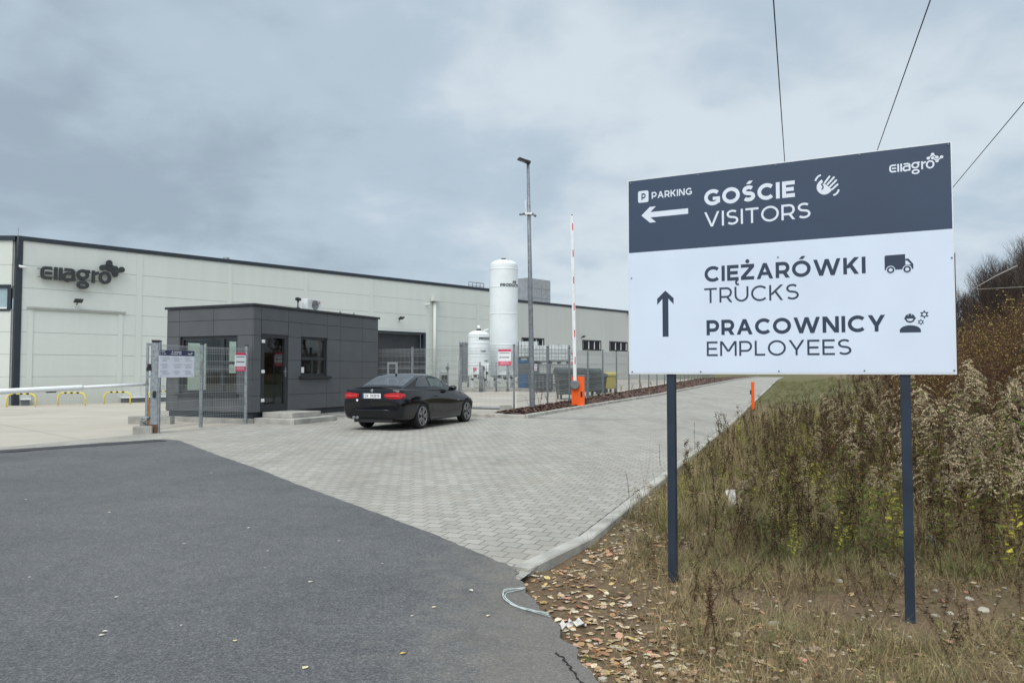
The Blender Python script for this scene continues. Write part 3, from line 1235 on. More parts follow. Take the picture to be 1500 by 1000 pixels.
# left wing turns at the corner
LWX, LWY = Vector((-0.690, 0.7238, 0)), Vector((0.7238, 0.690, 0))   # local, along the wing and into the hall
Mw = Matrix(((LWX.x, LWY.x, 0, 0), (LWX.y, LWY.y, 0, 0), (0, 0, 1, 0), (0, 0, 0, 1)))
lw = MB()
win_hole = (.28, 3.2, 4.07, 5.05)
panel_grid(lw, .25, 12, -.4, HTOP - .02, ROWS[1:-1], .03, [win_hole])
lw.build('wing_wall', M_WALL, hall, Mw)
b = MB()
b.box(.2, 12, .092, .3, -.4, win_hole[2]).box(.2, 12, .092, .3, win_hole[3], HTOP - .04).box(win_hole[1], 12, .092, .3, win_hole[2], win_hole[3])
b.build('wing_core', M_SEAM, hall, Mw)
MB().box(.11, 12, -.05, .34, HTOP - .03, HTOP + .16).build('wing_roof_edge', M_NAVYCAP, hall, Mw)
wf = MB()
wf.box(.28, 3.2, -.01, .09, 4.95, 5.10).box(.28, 3.2, -.01, .09, 3.98, 4.07).box(.24, .40, -.01, .09, 4.07, 4.95)
w_ = wf.build('window', M_NAVYCAP, hall, Mw)
MB().box(.40, 3.2, .05, .06, 4.13, 4.95).build('pane', mat('pale_glazing', (.30, .38, .42), .1, var=.1, scale=.5), w_, Mw)
MB().box(.40, 3.2, -.03, .05, 4.072, 4.13).build('sill', M_WHITE, w_, Mw)
# roof sheet and the rest of the shell
MB().box(0, XEND, .345, 26, HTOP - .35, HTOP - .12).build('roof', mat('roof_sheet', (.25, .26, .27), .7, var=.1), hall)
# big closed loading door with flashing
dx0, dz = hall_pt(41, 450)
dx1, _ = hall_pt(180, 455)
for q in (dx0, dx1 - .2):
    MB().box(q, q + .20, -.03, -.001, -.3, dz - .05).build('loading_door_jamb', M_WALL, hall)
MB().box(dx0 - .04, dx1 + .1, -.09, -.001, dz - .05, dz + .03).build('door_flashing', M_SEAM, hall)
# low dark dock boxes with pale tops at the foot of the wall
for (p0, p1) in ((-60, 40), (178, 262)):
    q0, _ = hall_pt(p0, 585) if p0 > 0 else (.25, 0)
    q1, _ = hall_pt(p1, 585)
    q0 = max(q0, .22)
    z1 = hall_pt(p1, 579 if p0 > 0 else 583)[1]
    d_ = MB().box(q0, q1, -.34, -.025, -.2, z1 - .06).build('dock_box', M_BOX, hall)
    MB().box(q0 - .05, q1 + .05, -.38, -.025, z1 - .058, z1).build('box_top', M_WHITE, d_)
# open gateway: dark sectional door with a small framed wicket
MB().box(gate_hole[0], gate_hole[1] - .1, .30, .36, -.2, gz1_ - .001).build('sectional_door', M_DOORD, hall)
gf = MB()
gf.box(gate_hole[0] - .1, gate_hole[1] + .08, -.03, .06, gz1_ + .001, gz1_ + .14).box(gate_hole[1] - .1, gate_hole[1] + .08, -.03, .29, -.3, gz1_)
gf.build('gateway_frame', M_NAVYCAP, hall)
wx0, wz1 = hall_pt(567, 530, .30)
wx1, _ = hall_pt(582, 530, .30)
wk = MB()
wk.box(wx0, wx0 + .14, .27, .299, .3, wz1).box(wx1 - .14, wx1, .27, .299, .3, wz1).box(wx0 + .14, wx1 - .14, .27, .299, wz1 - .14, wz1)
wk.build('wicket_door_frame', M_HVAC, hall)
# floodlights, cameras, wall fittings
for (px, py, s) in ((112, 441, 1.0), (584, 466, 1.0)):
    x, z = hall_pt(px, py)
    M = Matrix.Translation((x, -.28, z)) @ Matrix.Rotation(math.radians(-28), 4, 'X')
    f = MB().bevbox(-.17, .17, -.13, .13, -.035, .035, .012, 0, M).tube([(x, -.2, z - .05), (x, -.02, z - .16)], .025, 6).build('floodlight', M_BLACKG, hall)
    MB().box(x - .07, x + .07, -.024, -.002, z - .24, z - .12).build('bracket', M_DIRTYW, f)
x, z = hall_pt(31, 391)
MB().box(x - .05, x + .05, -.10, -.002, z - .05, z + .05).tube([(x - .12, -.14, z + .02), (x + .17, -.2, z - .03)], .045, 8).build('security_camera', M_WHITE, hall)
x, z = hall_pt(26, 346)
MB().tube([(x, -.06, z - .9), (x, -.06, z + .35)], .012, 6).build('lightning_rod', M_GALVD, hall)
x, z = hall_pt(624, 446)
MB().tube([(x, -.12, z), (x, -.32, z + .05)], .045, 8).box(x - .05, x + .05, -.13, -.002, z - .05, z + .05).build('security_camera', M_WHITE, hall)
# down pipe with hopper
x, z = hall_pt(634.5, 446)
MB().tube([(x, -.16, -.1), (x, -.16, z + .2)], .10, 12).box(x - .25, x + .25, -.36, -.024, z + .2, z + .55).build('down_pipe', M_WALL, hall)
# small roof fittings
x, _ = hall_pt(347, 381)
MB().tube([(x, 1.2, HTOP - .15), (x, 1.2, HTOP + .42)], .16, 12).build('roof_vent', M_GALVD, hall)
x0, _ = hall_pt(694, 415)
x1, _ = hall_pt(716, 418)
rl = MB()
for i in range(5):
    q = x0 + (x1 - x0) * i / 4
    rl.tube([(q, .5, HTOP + .1), (q, .5, HTOP + .55)], .025, 5)
rl.tube([(x0, .5, HTOP + .54), (x1, .5, HTOP + .54)], .025, 5).tube([(x0, .5, HTOP + .32), (x1, .5, HTOP + .32)], .02, 5)
rl.build('roof_railing', M_GALVD, hall)

# set-back rear section of the hall
RY = 4.1
RX0, RX1 = 31.1, 59.0
wins = []
for (p0, p1, y0, y1) in ((764, 797, 494, 512), (853, 880.5, 497.5, 513.5), (892.5, 919, 499.5, 514.5)):
    a, zt = hall_pt(p0, y0, RY)
    c, zb = hall_pt(p1, y1, RY)
    wins.append((a, c, zb, zt))
rw = MB()
panel_grid(rw, RX0, RX1, -.3, HTOP - .02, [], RY, wins, gap=.004)
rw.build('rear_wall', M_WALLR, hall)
b = MB()
b.box(RX0, RX1, RY + .2, RY + .4, -.3, HTOP - .04)
b.build('rear_wall_core', M_BACK, hall)
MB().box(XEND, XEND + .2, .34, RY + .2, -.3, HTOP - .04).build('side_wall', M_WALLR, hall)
MB().box(RX0, RX1 + .05, RY - .05, RY + .45, HTOP - .035, HTOP + .16).build('rear_roof_edge', M_NAVYCAP, hall)
MB().box(RX0, RX1, RY + .46, RY + 20, HTOP - .4, HTOP - .14).build('rear_roof', MATS['roof_sheet'], hall)
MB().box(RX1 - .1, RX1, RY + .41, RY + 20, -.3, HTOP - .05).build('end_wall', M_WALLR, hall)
for (a, c, zb, zt) in wins:
    f = MB()
    f.box(a, c, RY - .03, RY + .1, zt - .1, zt).box(a, c, RY - .03, RY + .1, zb, zb + .1)
    f.box(a, a + .1, RY - .03, RY + .1, zb + .1, zt - .1).box(c - .1, c, RY - .03, RY + .1, zb + .1, zt - .1)
    wo = f.build('window', M_FRAME, hall)
    MB().box(a + .1, c - .1, RY + .07, RY + .08, zb + .1, zt - .1).build('pane', M_BGLASS, wo)
    w3 = (c - a - .2 - .07) / 3
    for i in range(4):
        q = a + .1 + w3 * i
        MB().box(q + .002, q + .07, RY + .01, RY + .065, zb + .105, zt - .105).build('mullion', M_WHITE, wo)
x, z = hall_pt(851, 493, RY)
M = Matrix.Translation((x, RY - .3, z)) @ Matrix.Rotation(math.radians(-30), 4, 'X')
MB().bevbox(-.17, .17, -.13, .13, -.035, .035, .012, 0, M).tube([(x, RY - .22, z - .05), (x, RY - .01, z - .12)], .025, 6).build('floodlight', M_BLACKG, hall)
x, z = hall_pt(919, 460, RY)
M = Matrix.Translation((x, RY - .3, z)) @ Matrix.Rotation(math.radians(-20), 4, 'X')
MB().bevbox(-.2, .2, -.13, .13, -.04, .04, .012, 0, M).tube([(x, RY - .22, z), (x, RY - .01, z)], .03, 6).build('floodlight', M_BLACKG, hall)

# lettering on the hall wall: stands off on slim rails
lx0, lz0 = hall_pt(57, 409)
lx1, lz1 = hall_pt(180, 415)
lsz = (lx1 - lx0) / 6.05
lg = thing('wall_logo', 'dark raised company lettering with a linked-dot emblem mounted on the hall wall', 'sign', HA + HX * lx0 + Vector((0, 0, lz0)), HROT)
FRL = (Vector((0, -.16, 0)), Vector((1, 0, 0)), Vector((0, 0, 1)), Vector((0, -1, 0)))
b = MB()
logo(b, FRL, 0, 0, lsz, .245, 0.0, .07)
b.build('letters', M_LOGO, lg)
b = MB()
for zz in (.18, .80):
    b.box(-.1, 5.0 * lsz, -.155, -.12, zz * lsz - .02, zz * lsz + .02)
for q in (.1, 1.1, 2.2, 3.2, 4.4):
    for zz in (.18, .80):
        b.box(q * lsz, q * lsz + .05, -.119, -.001, zz * lsz - .015, zz * lsz + .015)
b.build('mounting_rail', M_GALVD, lg)

# air handling unit on the rear roof
p0, p1 = at(758, 441, 63), at(806, 441, 66)
pc = at(783, 441, 66)
hv = thing('air_handling_unit', 'big grey box-shaped ventilation unit on the hall roof right of the tall tank', 'ventilation unit', (pc.x, pc.y, HTOP - .14), HROT)
hh = at(783, 411, 66).z - HTOP + .14
b = MB()
b.bevbox(-2.1, 1.0, -1.0, 1.0, .0, hh, .03)
b.build('casing', M_HVAC, hv)
b = MB()
for i in range(5):
    for j in range(3):
        b.box(-2.04 + .61 * i, -2.04 + .61 * i + .56, -1.02, -1.0, .08 + (hh - .1) / 3 * j, .02 + (hh - .1) / 3 * (j + 1))
b.build('service_panel', mat('unit_panel', (.33, .345, .355), .5, .1, var=.1, scale=3), hv)
b = MB()
for i in range(9):
    b.box(1.0, 1.03, -.9, .9, .15 + (hh - .3) / 9 * i, .15 + (hh - .3) / 9 * (i + .6))
b.build('louvre', M_HVACD, hv)


# ================================================================== GUARDHOUSE
GC = Vector((-7.1, 20.61, 0))
GXv, GYv = Vector((.416, .9094, 0)), Vector((-.9094, .416, 0))
GROT = math.atan2(GXv.y, GXv.x)
GL, GW, GH = 5.87, 3.28, 3.28


def gr(px, py, dy=0.0):      # right face: x along, z
    w = on_plane(px, py, GC + GYv * dy, GYv) - GC
    return w.dot(GXv), w.z


def gl_(px, py, dx=0.0):     # left face: y along, z
    w = on_plane(px, py, GC + GXv * dx, GXv) - GC
    return w.dot(GYv), w.z


gh = thing('guardhouse', 'small flat-roofed gatehouse clad in dark grey panels with a glazed door beside the entrance', 'gatehouse', GC, GROT)
ZR = [.30, .75, 1.20, 1.75, 2.42, 2.86, GH - .06]
dX0, dZ1 = gr(382, 488.7)
dX1, _ = gr(421, 490)
wX0, wZ1 = gr(440, 493)
wX1, _ = gr(478.5, 494)
_, wZ0 = gr(440, 551)
lY0, lZ1 = gl_(349, 491.5)
lY1, _ = gl_(265, 491.5)
_, lZ0 = gl_(349, 577)
dZ0 = .30
dhole, whole = (dX0, dX1, -1, dZ1), (wX0, wX1, wZ0, wZ1)
lhole = (lY0, lY1, lZ0, lZ1)
b = MB()
xc = [0, gr(381.5, 480)[0], gr(421.5, 480)[0], gr(478.5, 480)[0], gr(497.5, 480)[0], gr(530, 480)[0], GL]


def clad(mb, cuts, y, holes, M=None):
    t = MB()
    zz = [.30] + ZR[1:]
    for a, c in zip(cuts[:-1], cuts[1:]):
        panel_grid(t, a, c, .30, GH - .06, ZR[1:-1], y, holes, th=.03, gap=.010)
    mb.add([M @ Vector(v) for v in t.v] if M is not None else t.v, t.f if M is None else t.f)
    return mb


clad(b, [-.03] + xc[1:], -.03, [dhole, whole])
# left face: swap axes (local x -> y, outward -x)
Ml = Matrix(((0, 1, 0, 0), (1, 0, 0, 0), (0, 0, 1, 0), (0, 0, 0, 1)))
yc = [0.0, gl_(314, 480)[0], gl_(264, 480)[0], GW]
t = MB()
for a, c in zip(yc[:-1], yc[1:]):
    panel_grid(t, a, c, .30, GH - .06, ZR[1:-1], -.03, [lhole], th=.03, gap=.010)
b.add([Ml @ Vector(v) for v in t.v], [f[::-1] for f in t.f])
# back faces
b.box(GL, GL + .03, 0, GW, .30, GH - .06)
rear_holes = []
for (p0, p1, q0, q1) in ((270, 302, 499, 573), (331, 350, 497, 549)):
    u0, v1 = gr(p0, q0, GW)
    u1, v0 = gr(p1, q1, GW)
    rear_holes.append((u0, u1, v0, v1))
t = MB()
panel_grid(t, 0, GL, .30, GH - .06, [], GW, rear_holes, th=.03)
b.add(t.v, t.f)
b.build('cladding', M_CLAD, gh)


def wall_with_hole(mb, L, hole_list, y0, y1, z0, z1, M=None):
    t = MB()
    hs = sorted(hole_list)
    x = 0.0
    for (a, c, zb, zt) in hs:
        t.box(x, a, y0, y1, z0, z1)
        if zb > z0:
            t.box(a, c, y0, y1, z0, zb)
        t.box(a, c, y0, y1, zt, z1)
        x = c
    t.box(x, L, y0, y1, z0, z1)
    mb.add([M @ Vector(v) for v in t.v] if M is not None else t.v, [f[::-1] for f in t.f] if M is not None else t.f)


b = MB()
wall_with_hole(b, GL, [dhole, whole], .001, .16, .28, GH - .08)
t = MB()
wall_with_hole(t, GW - .17, [(lhole[0] - .165, lhole[1] - .165, lhole[2], lhole[3])], .001, .16, .28, GH - .08)
b.add([Ml @ Vector((v[0] + .165, v[1], v[2])) for v in t.v], [f[::-1] for f in t.f])
wall_with_hole(b, GL, rear_holes, GW - .15, GW - .002, .28, GH - .08)
b.box(GL - .15, GL - .002, .17, GW - .16, .28, GH - .08)
b.build('wall', M_BACK, gh)
MB().box(.17, GL - .16, .17, GW - .16, .20, .29).box(.17, GL - .16, .17, GW - .16, GH - .4, GH - .34).build('room', M_INNER, gh)
for (u0, u1, v0, v1) in rear_holes:
    f = MB().box(u0 - .001, u0 + .05, GW - .10, GW - .03, v0, v1).box(u1 - .05, u1 + .001, GW - .10, GW - .03, v0, v1).box(u0 + .05, u1 - .05, GW - .10, GW - .03, v1 - .06, v1).box(u0 + .05, u1 - .05, GW - .10, GW - .03, v0, v0 + .06)
    f = f.build('rear_window', M_FRAME, gh)
    MB().box(u0 + .05, u1 - .05, GW - .07, GW - .064, v0 + .06, v1 - .06).build('pane', M_CLEAR, f)
MB().bevbox(2.6, 3.3, .3, GW - .5, .95, 1.0, .01).box(2.65, 2.7, .35, GW - .55, .29, .95).build('counter', M_BOX, gh)
MB().box(.06, GL - .02, .05, GW - .03, .13, .295).build('plinth', M_NAVYCAP, gh)
MB().box(-.18, GL + .1, -.02, GW + .2, -.15, .128).build('base_slab', M_CONC, gh)
MB().box(-.07, GL + .07, -.07, GW + .07, GH - .055, GH + .015).build('roof_edge', M_FRAME, gh, bevel=.006)
MB().box(.05, GL - .05, .05, GW - .05, GH + .016, GH + .03).build('roof', MATS['roof_sheet'], gh)
# front (left) window
f = MB()
y = .02


def lf(mb, a, c, z0, z1, x0=.02, x1=.10):
    mb.box(x0, x1, a, c, z0, z1)


lf(f, lY0, lY1, lZ1 - .09, lZ1)
lf(f, lY0, lY1, lZ0, lZ0 + .09)
lf(f, lY0, lY0 + .09, lZ0 + .09, lZ1 - .09)
lf(f, lY1 - .09, lY1, lZ0 + .09, lZ1 - .09)
mm = gl_(325, 520)[0]
lf(f, mm - .06, mm + .06, lZ0 + .09, lZ1 - .09)
lf(f, lY0 + .09, mm - .06, 1.62, 1.70, .03, .09)
wf = f.build('front_window', M_FRAME, gh)
MB().box(.055, .061, lY0 + .09, lY1 - .09, lZ0 + .09, lZ1 - .09).build('pane', M_CLEAR, wf)
MB().box(-.12, .0195, lY0 - .08, lY1 + .08, lZ0 - .06, lZ0 - .001).build('sill', M_FRAME, wf)
# side window
f = MB()
f.box(wX0, wX1, .02, .10, wZ1 - .08, wZ1).box(wX0, wX1, .02, .10, wZ0, wZ0 + .08)
f.box(wX0, wX0 + .08, .02, .10, wZ0 + .08, wZ1 - .08).box(wX1 - .08, wX1, .02, .10, wZ0 + .08, wZ1 - .08)
zm = gr(458, 525)[1]
f.box(wX0 + .08, wX1 - .08, .02, .10, zm - .045, zm + .045)
xm = wX0 + (wX1 - wX0) * .48
f.box(xm - .03, xm + .03, .03, .10, wZ0 + .08, zm - .045)
sw = f.build('side_window', M_FRAME, gh)
MB().box(wX0 + .08, wX1 - .08, .055, .061, wZ0 + .08, wZ1 - .08).build('pane', M_CLEAR, sw)
MB().box(wX0 - .08, wX1 + .12, -.13, .0195, wZ0 - .065, wZ0 - .001).build('sill', M_FRAME, sw)
p, q = gr(442, 540)
MB().box(p + .03, p + .16, .048, .053, q - .12, q + .05).build('notice_sheet', M_PRINTW, sw)
MB().box(wX0 + .2, wX0 + .23, .55, .6, wZ0 + .1, wZ1 - .05).tube([(wX0 + .42, .6, 1.1), (wX0 + .55, .62, 2.3)], .03, 6).build('interior_post', M_DIRTYW, sw)
# glazed door with white hinges
f = MB()
f.box(dX0, dX1, -.02, .07, dZ1 - .10, dZ1).box(dX0, dX1, -.02, .07, dZ0 + .01, dZ0 + .20)
f.box(dX0, dX0 + .13, -.02, .07, dZ0 + .20, dZ1 - .10).box(dX1 - .13, dX1, -.02, .07, dZ0 + .20, dZ1 - .10)
dr = f.build('door', M_FRAME, gh)
MB().box(dX0 + .13, dX1 - .13, .02, .026, dZ0 + .20, dZ1 - .10).build('pane', M_CLEAR, dr)
h = MB()
for zz in (2.26, 1.42, .62):
    h.bevbox(dX0 + .01, dX0 + .12, -.055, -.021, zz - .045, zz + .045, .01)
h.build('hinge', M_WHITE, dr)
xh, zh = gr(417, 545)
MB().box(xh - .02, xh + .02, -.035, -.021, zh - .13, zh + .13).tube([(xh, -.035, zh + .02), (xh, -.08, zh + .02), (xh - .13, -.08, zh + .02)], .011, 8).build('handle', M_ALLOY, dr)
b = MB()
b.box(dX0 + .3, dX1 - .18, .8, .84, dZ0 + .5, dZ1 - .5)
b.build('inner_door', mat('inner_door', (.07, .085, .08), .5, var=.1), gh)
# small fittings on the flat roof
acx, acz = gr(455, 455, .7)
ac = thing('air_conditioner', 'white outdoor air conditioning unit on the gatehouse roof', 'air conditioner', GC + GXv * acx + GYv * .75 + Vector((0, 0, GH + .031)), GROT)
a0_, a1_ = gr(447, 455, .7)[0] - acx, gr(467, 455, .7)[0] - acx
b = MB().bevbox(a0_, a1_, -.14, .18, .05, .40, .02)
b.build('casing', M_DIRTYW, ac)
Mf = Matrix.Translation(((a0_ * .45 + a1_ * .55), -.141, .225)) @ Matrix.Rotation(PI / 2, 4, 'X')
b = MB()
for r in (.05, .10, .145):
    b.tube([Mf @ Vector((r * math.cos(a * PI / 12), r * math.sin(a * PI / 12), .01)) for a in range(25)], .008, 5)
for a in range(6):
    b.tube([Mf @ Vector((.02 * math.cos(a * PI / 3), .02 * math.sin(a * PI / 3), .012)), Mf @ Vector((.145 * math.cos(a * PI / 3), .145 * math.sin(a * PI / 3), .012))], .005, 4)
b.build('fan_grille', M_BLACKG, ac)
b = MB().box(a0_ + .08, a0_ + .16, -.12, .16, 0, .059).box(a1_ - .16, a1_ - .08, -.12, .16, 0, .059)
b.build('foot', M_GALVD, ac)
b = MB()
Md = Matrix.Translation((a1_ - .08, -.142, .31)) @ Matrix.Rotation(PI / 2, 4, 'X')
b.lathe([(.03, 0), (.03, .008)], 16, 0, Md)
b.build('round_badge', M_CRIM, ac)
b = MB().tube([(a0_ - .28, 0, .26), (a0_ - .28, 0, .42)], .03, 6).box(a0_ - .34, a0_ - .22, -.05, .05, 0, .1).tube([(a0_ - .28, 0, .1), (a0_ - .28, 0, .3)], .02, 6).tube([(a0_ - .36, 0, .36), (a0_ - .18, 0, .36)], .05, 8)
b.build('pipe_stub', M_BLACK, ac)
for px in (497, 517):
    x, _ = gr(px, 456, .5)
    MB().box(x - .12, x + .12, .45, .55, GH + .031, GH + .075).tube([(x + .05, .5, GH + .07), (x + .05, .5, GH + .14)], .03, 6).build('roof_fitting', M_GALVD, gh)

# concrete steps in front of the door
st = thing('entrance_steps', 'two low concrete slab steps below the gatehouse door', 'steps', GC, GROT)
MB().bevbox(.02, 1.85, -1.42, -.03, -.05, .15, .012).build('lower_step', M_CONC, st)
ux0 = gr(383, 600)[0]
MB().bevbox(max(.1, ux0), 1.55, -1.08, -.03, .151, .295, .012).build('upper_step', M_CONC, st)
p = gp(493, 609)
tag(MB().bevbox(1.95, 4.6, -.42, -.05, -.05, .085, .012).build('kerb_stone', M_CONC), 'long low concrete kerb stone lying along the gatehouse wall beyond the steps', 'kerb stone')
bpy.data.objects['kerb_stone'].matrix_world = Matrix.Translation(GC) @ Matrix.Rotation(GROT, 4, 'Z')


# ================================================================== FENCES, GATE, BARRIERS
def V3(x, y, h=0.0):
    return Vector((x, y, float(g(x, y)) + h))


def mesh_bay(a, b, h0, h1, pitch=.05, folds=(.35, .95, 1.45, 1.95)):
    """one welded-wire panel between two points, local to a (world axes)"""
    m = MB()
    d = (b - a)
    L = Vector((d.x, d.y)).length
    u = d / L
    nrm = Vector((-u.y, u.x, 0)).normalized()
    k = int(L / pitch)
    r = .0032
    for i in range(1, k):
        p = u * (i * L / k)
        z0, z1 = p.z + h0, p.z + h1
        m.add([(p.x - u.x * r, p.y - u.y * r, z0), (p.x + nrm.x * r, p.y + nrm.y * r, z0), (p.x + u.x * r, p.y + u.y * r, z0),
               (p.x - u.x * r, p.y - u.y * r, z1), (p.x + nrm.x * r, p.y + nrm.y * r, z1), (p.x + u.x * r, p.y + u.y * r, z1)],
              [(0, 1, 4, 3), (1, 2, 5, 4), (2, 0, 3, 5)])
    z = h0 + .03
    zs = []
    while z < h1 - .02:
        zs.append((z, 0))
        z += .2
    for f in folds:
        if h0 < f < h1:
            zs += [(f, .02), (f + .05, .035), (f + .1, .02)]
    zs.append((h1 - .03, 0))
    for zz, off in zs:
        o = nrm * off
        m.tube([o + Vector((0, 0, zz)), o + d + Vector((0, 0, zz))], .0042, 4, 0, False)
    return m


def fence(name, label, pts, H, cat='fence', dense=.05, base=.06, post_r=.032, skip=(), mats=(M_WIRE, M_GALVD), extra=.05, nopost=()):
    t = thing(name, label, cat, pts[0])
    for i, p in enumerate(pts):
        q = p - pts[0]
        m = MB()
        m.box(q.x - post_r, q.x + post_r, q.y - post_r, q.y + post_r, q.z - .2, q.z + H + extra)
        pst = m.build('post', mats[1], t) if i not in nopost else None
        pst and MB().box(q.x - post_r - .006, q.x + post_r + .006, q.y - post_r - .006, q.y + post_r + .006, q.z + H + extra + .001, q.z + H + extra + .03).build('cap', M_BLACK, pst)
        if i < len(pts) - 1 and i not in skip:
            m = mesh_bay(p, pts[i + 1], base, H, dense)
            m.build('mesh_panel', mats[0], t, Matrix.Translation(q))
    return t


g0, g1, g2 = gp(231, 634), gp(294, 625), gp(362.5, 620.3)
g2 = Vector((g2.x - .02, g2.y - .1, 0))
fence('mesh_fence', 'short wire mesh fence between the tall galvanised gate post and the gatehouse corner', [g0, g1, g2], 2.06, post_r=.036, mats=(M_WIRE, M_GALV))

# sliding-gate catch posts
gt = thing('gate_post', 'tall galvanised gate post with an open latch frame on a concrete block', 'gate post', gp(226, 634), math.radians(15))
MB().bevbox(-.07, .07, -.07, .07, .02, 2.10, .01).build('post', M_GALV, gt)
MB().box(-.08, .08, -.08, .08, 2.101, 2.15).build('cap', M_BLACK, gt)
MB().box(-.075, .075, -.075, .075, -.05, .20).build('rusted_foot', M_RUST, gt)
b = MB()
b.box(-.20, -.15, -.03, .03, .06, 2.08).box(-.10, -.071, -.02, .02, .06, 2.08).box(-.15, -.10, -.02, .02, 2.02, 2.08).box(-.15, -.10, -.02, .02, 1.28, 1.33)
b.build('latch_frame', M_GALV, gt)
b = MB()
b.bevbox(-.185, -.075, -.06, .02, 1.44, 1.52, .01).bevbox(-.16, -.1, -.08, .02, 1.52, 1.60, .008)
b.build('latch', M_BLACK, gt)
MB().box(-.149, -.105, -.015, .015, .18, .78).build('timber_strip', M_WOOD, gt)
MB().bevbox(-.035, .035, -.105, -.071, .82, .97, .012).build('lock_box', M_BLACK, gt)
MB().bevbox(-.42, -.02, -.20, .10, -.06, .17, .015).bevbox(-.34, -.06, .11, .35, -.06, .30, .015).build('concrete_block', M_CONC, gt)
b = MB().tube([(-.16, -.02, .2), (-.24, -.1, .26), (-.13, -.12, .34)], .018, 6).tube([(-.28, -.05, .33), (-.10, -.03, .37)], .03, 6)
b.build('hinge_bracket', M_GALV, gt)
tag(MB().bevbox(-.7, .5, -.12, .12, -.05, .20, .012).build('concrete_sleeper', M_CONC), 'weathered concrete sleeper lying behind the gate post', 'concrete block')
p = gp(208, 620)
bpy.data.objects['concrete_sleeper'].location = (p.x + .35, p.y, 0)
bpy.data.objects['concrete_sleeper'].rotation_euler = (0, 0, math.radians(-4))

# white boom lying across the yard entrance
pr = at(214, 562.5, gp(226, 634).y - .02)
pl = at(-40, 575.5, 14.3)
bd = (pl - pr).normalized()
bo = thing('boom_gate_arm', 'long white boom arm closed across the yard entrance at left', 'barrier')
bo.location = pr
L = (pl - pr).length
mid = (at(122, 567, 1.0) - Vector((0, 0, CAM_H)))
# where the thick tube starts
tA = None
for i in range(400):
    q = pr + bd * (L * i / 400)
    if q.x / q.y < (122 - 750) / F_PX:
        tA = L * i / 400
        break
b = MB().tube([Vector((0, 0, 0)) + bd * -.05, bd * (tA + .3)], .036, 12)
b.build('inner_tube', M_WHITE, bo)
b = MB().tube([bd * tA, bd * (tA + .04), bd * (L + 2.2)], [.050, .056, .056], 14)
b.build('outer_tube', M_WHITE, bo)
b = MB().tube([bd * (tA + .55) + Vector((0, 0, -.058)), bd * (tA + .75) + Vector((0, 0, -.058))], .02, 6).box(*[v for c, w in zip(bd * (tA + .9), (.05, .02, .02)) for v in (c - w, c + w)])
b.build('clip', M_BLACK, bo)
pe = pr + bd * (L + 2.0)
bs = thing('boom_pedestal', 'white pedestal carrying the boom arm outside the left edge', 'barrier post', (pe.x, pe.y, 0))
MB().bevbox(-.16, .16, -.16, .16, 0, pe.z - .06, .02).build('housing', M_WHITE, bs)

# yellow hoop guards along the hall wall
hp = [((13, 594.5), (49, 594.5)), ((88, 592.8), (121.5, 591.3)), ((155.5, 590.3), (187.5, 589)), ((220, 588.0), (250, 587.2))]
hl = ['yellow steel hoop guard in front of the dark corner column of the hall', 'yellow steel hoop guard before the middle of the closed loading door',
      'yellow steel hoop guard left of the gate post beside the low dark dock box', 'yellow steel hoop guard seen through the fence behind the gate post']
hw, proto = 1.08, None
for i, ((a, c), lab) in enumerate(zip(hp, hl)):
    u = (a[0] + c[0]) / 2
    w = on_plane(u, 592, HA - HY * 1.7, HY)
    if proto is None:
        proto = thing('hoop_guard', lab, 'hoop guard', (w.x, w.y, 0), math.radians(8), 'yellow hoop guards along the hall wall')
        pts = [(-.54, 0, -.1), (-.54, 0, .30)] + [(-.54 + .2 - .2 * math.cos(a_), 0, .30 + .22 * math.sin(a_)) for a_ in (.4, .8, 1.2, 1.57)]
        pts += [(-x, y, z) for x, y, z in pts[::-1]]
        MB().tube(pts, .030, 10).build('tube', M_YELLOW, proto)
        for x in (-.24, 0, .24):
            MB().tube([(x - .05, 0, .52), (x + .05, 0, .52)], .033, 10).build('black_band', M_BLACK, proto)
    else:
        cpy = copy_tree(proto)
        cpy.location = (w.x, w.y, 0)
        cpy['label'] = lab

# inner fence behind the car and the sliding gate panel
f4 = gp(753, 606)
f1 = at(532, 560, 26.4)
f1 = V3(f1.x, f1.y)
fdir = (f4 - f1)


def on_line(a, b, px):
    """point of ground line a-b seen in photo column px"""
    k = (px - 750) / F_PX
    d = b - a
    s = (k * a.y - a.x) / (d.x - k * d.y)
    q = a + d * s
    return V3(q.x, q.y)


f2, f3 = on_line(f1, f4, 604), on_line(f1, f4, 675.5)
fence('mesh_fence', 'grey wire mesh fence from the gatehouse wall across behind the black car', [f1, f2, f3], 2.16)
f3b = on_line(f1, f4, 678)
sg = fence('sliding_gate', 'wire mesh sliding gate with a bottom beam right of the black car', [f3b, f4], 2.16, cat='gate', dense=.045, base=.22, nopost=(0,))
m = MB()
d = f4 - f3b
m.tube([Vector((0, 0, .17)), d + Vector((0, 0, .17))], .045, 4, 0, True, False)
m.build('bottom_beam', M_GALVD, sg)
q = d * .84
m = MB().bevbox(q.x - .2, q.x + .2, q.y - .1, q.y + .1, q.z - .05, q.z + .28, .01)
m.build('guide_block', M_CONC, sg)
# fence along the bed
f0 = Vector(f4)
fe = at(921, 573, 42.0)
FP = [V3(f0.x + .085, f0.y + .09, .05)]
for px in (780, 802, 834, 861, 883, 903, 921, 937, 950, 962, 973, 983):
    q = on_line(f0, fe, px)
    FP.append(V3(q.x, q.y, .05))
k = 0
q = FP[-1]
dirF = (fe - f0).normalized()
for i in range(1, 15):
    r = q + dirF * 2.6 * i
    FP.append(V3(r.x, r.y, .05))
fence('mesh_fence', 'long grey wire mesh fence running along the bark bed beside the drive', FP[0:1] + FP[2:], 2.12, base=.1, dense=.055, nopost=(0,))
# light weeds by the fence are made later

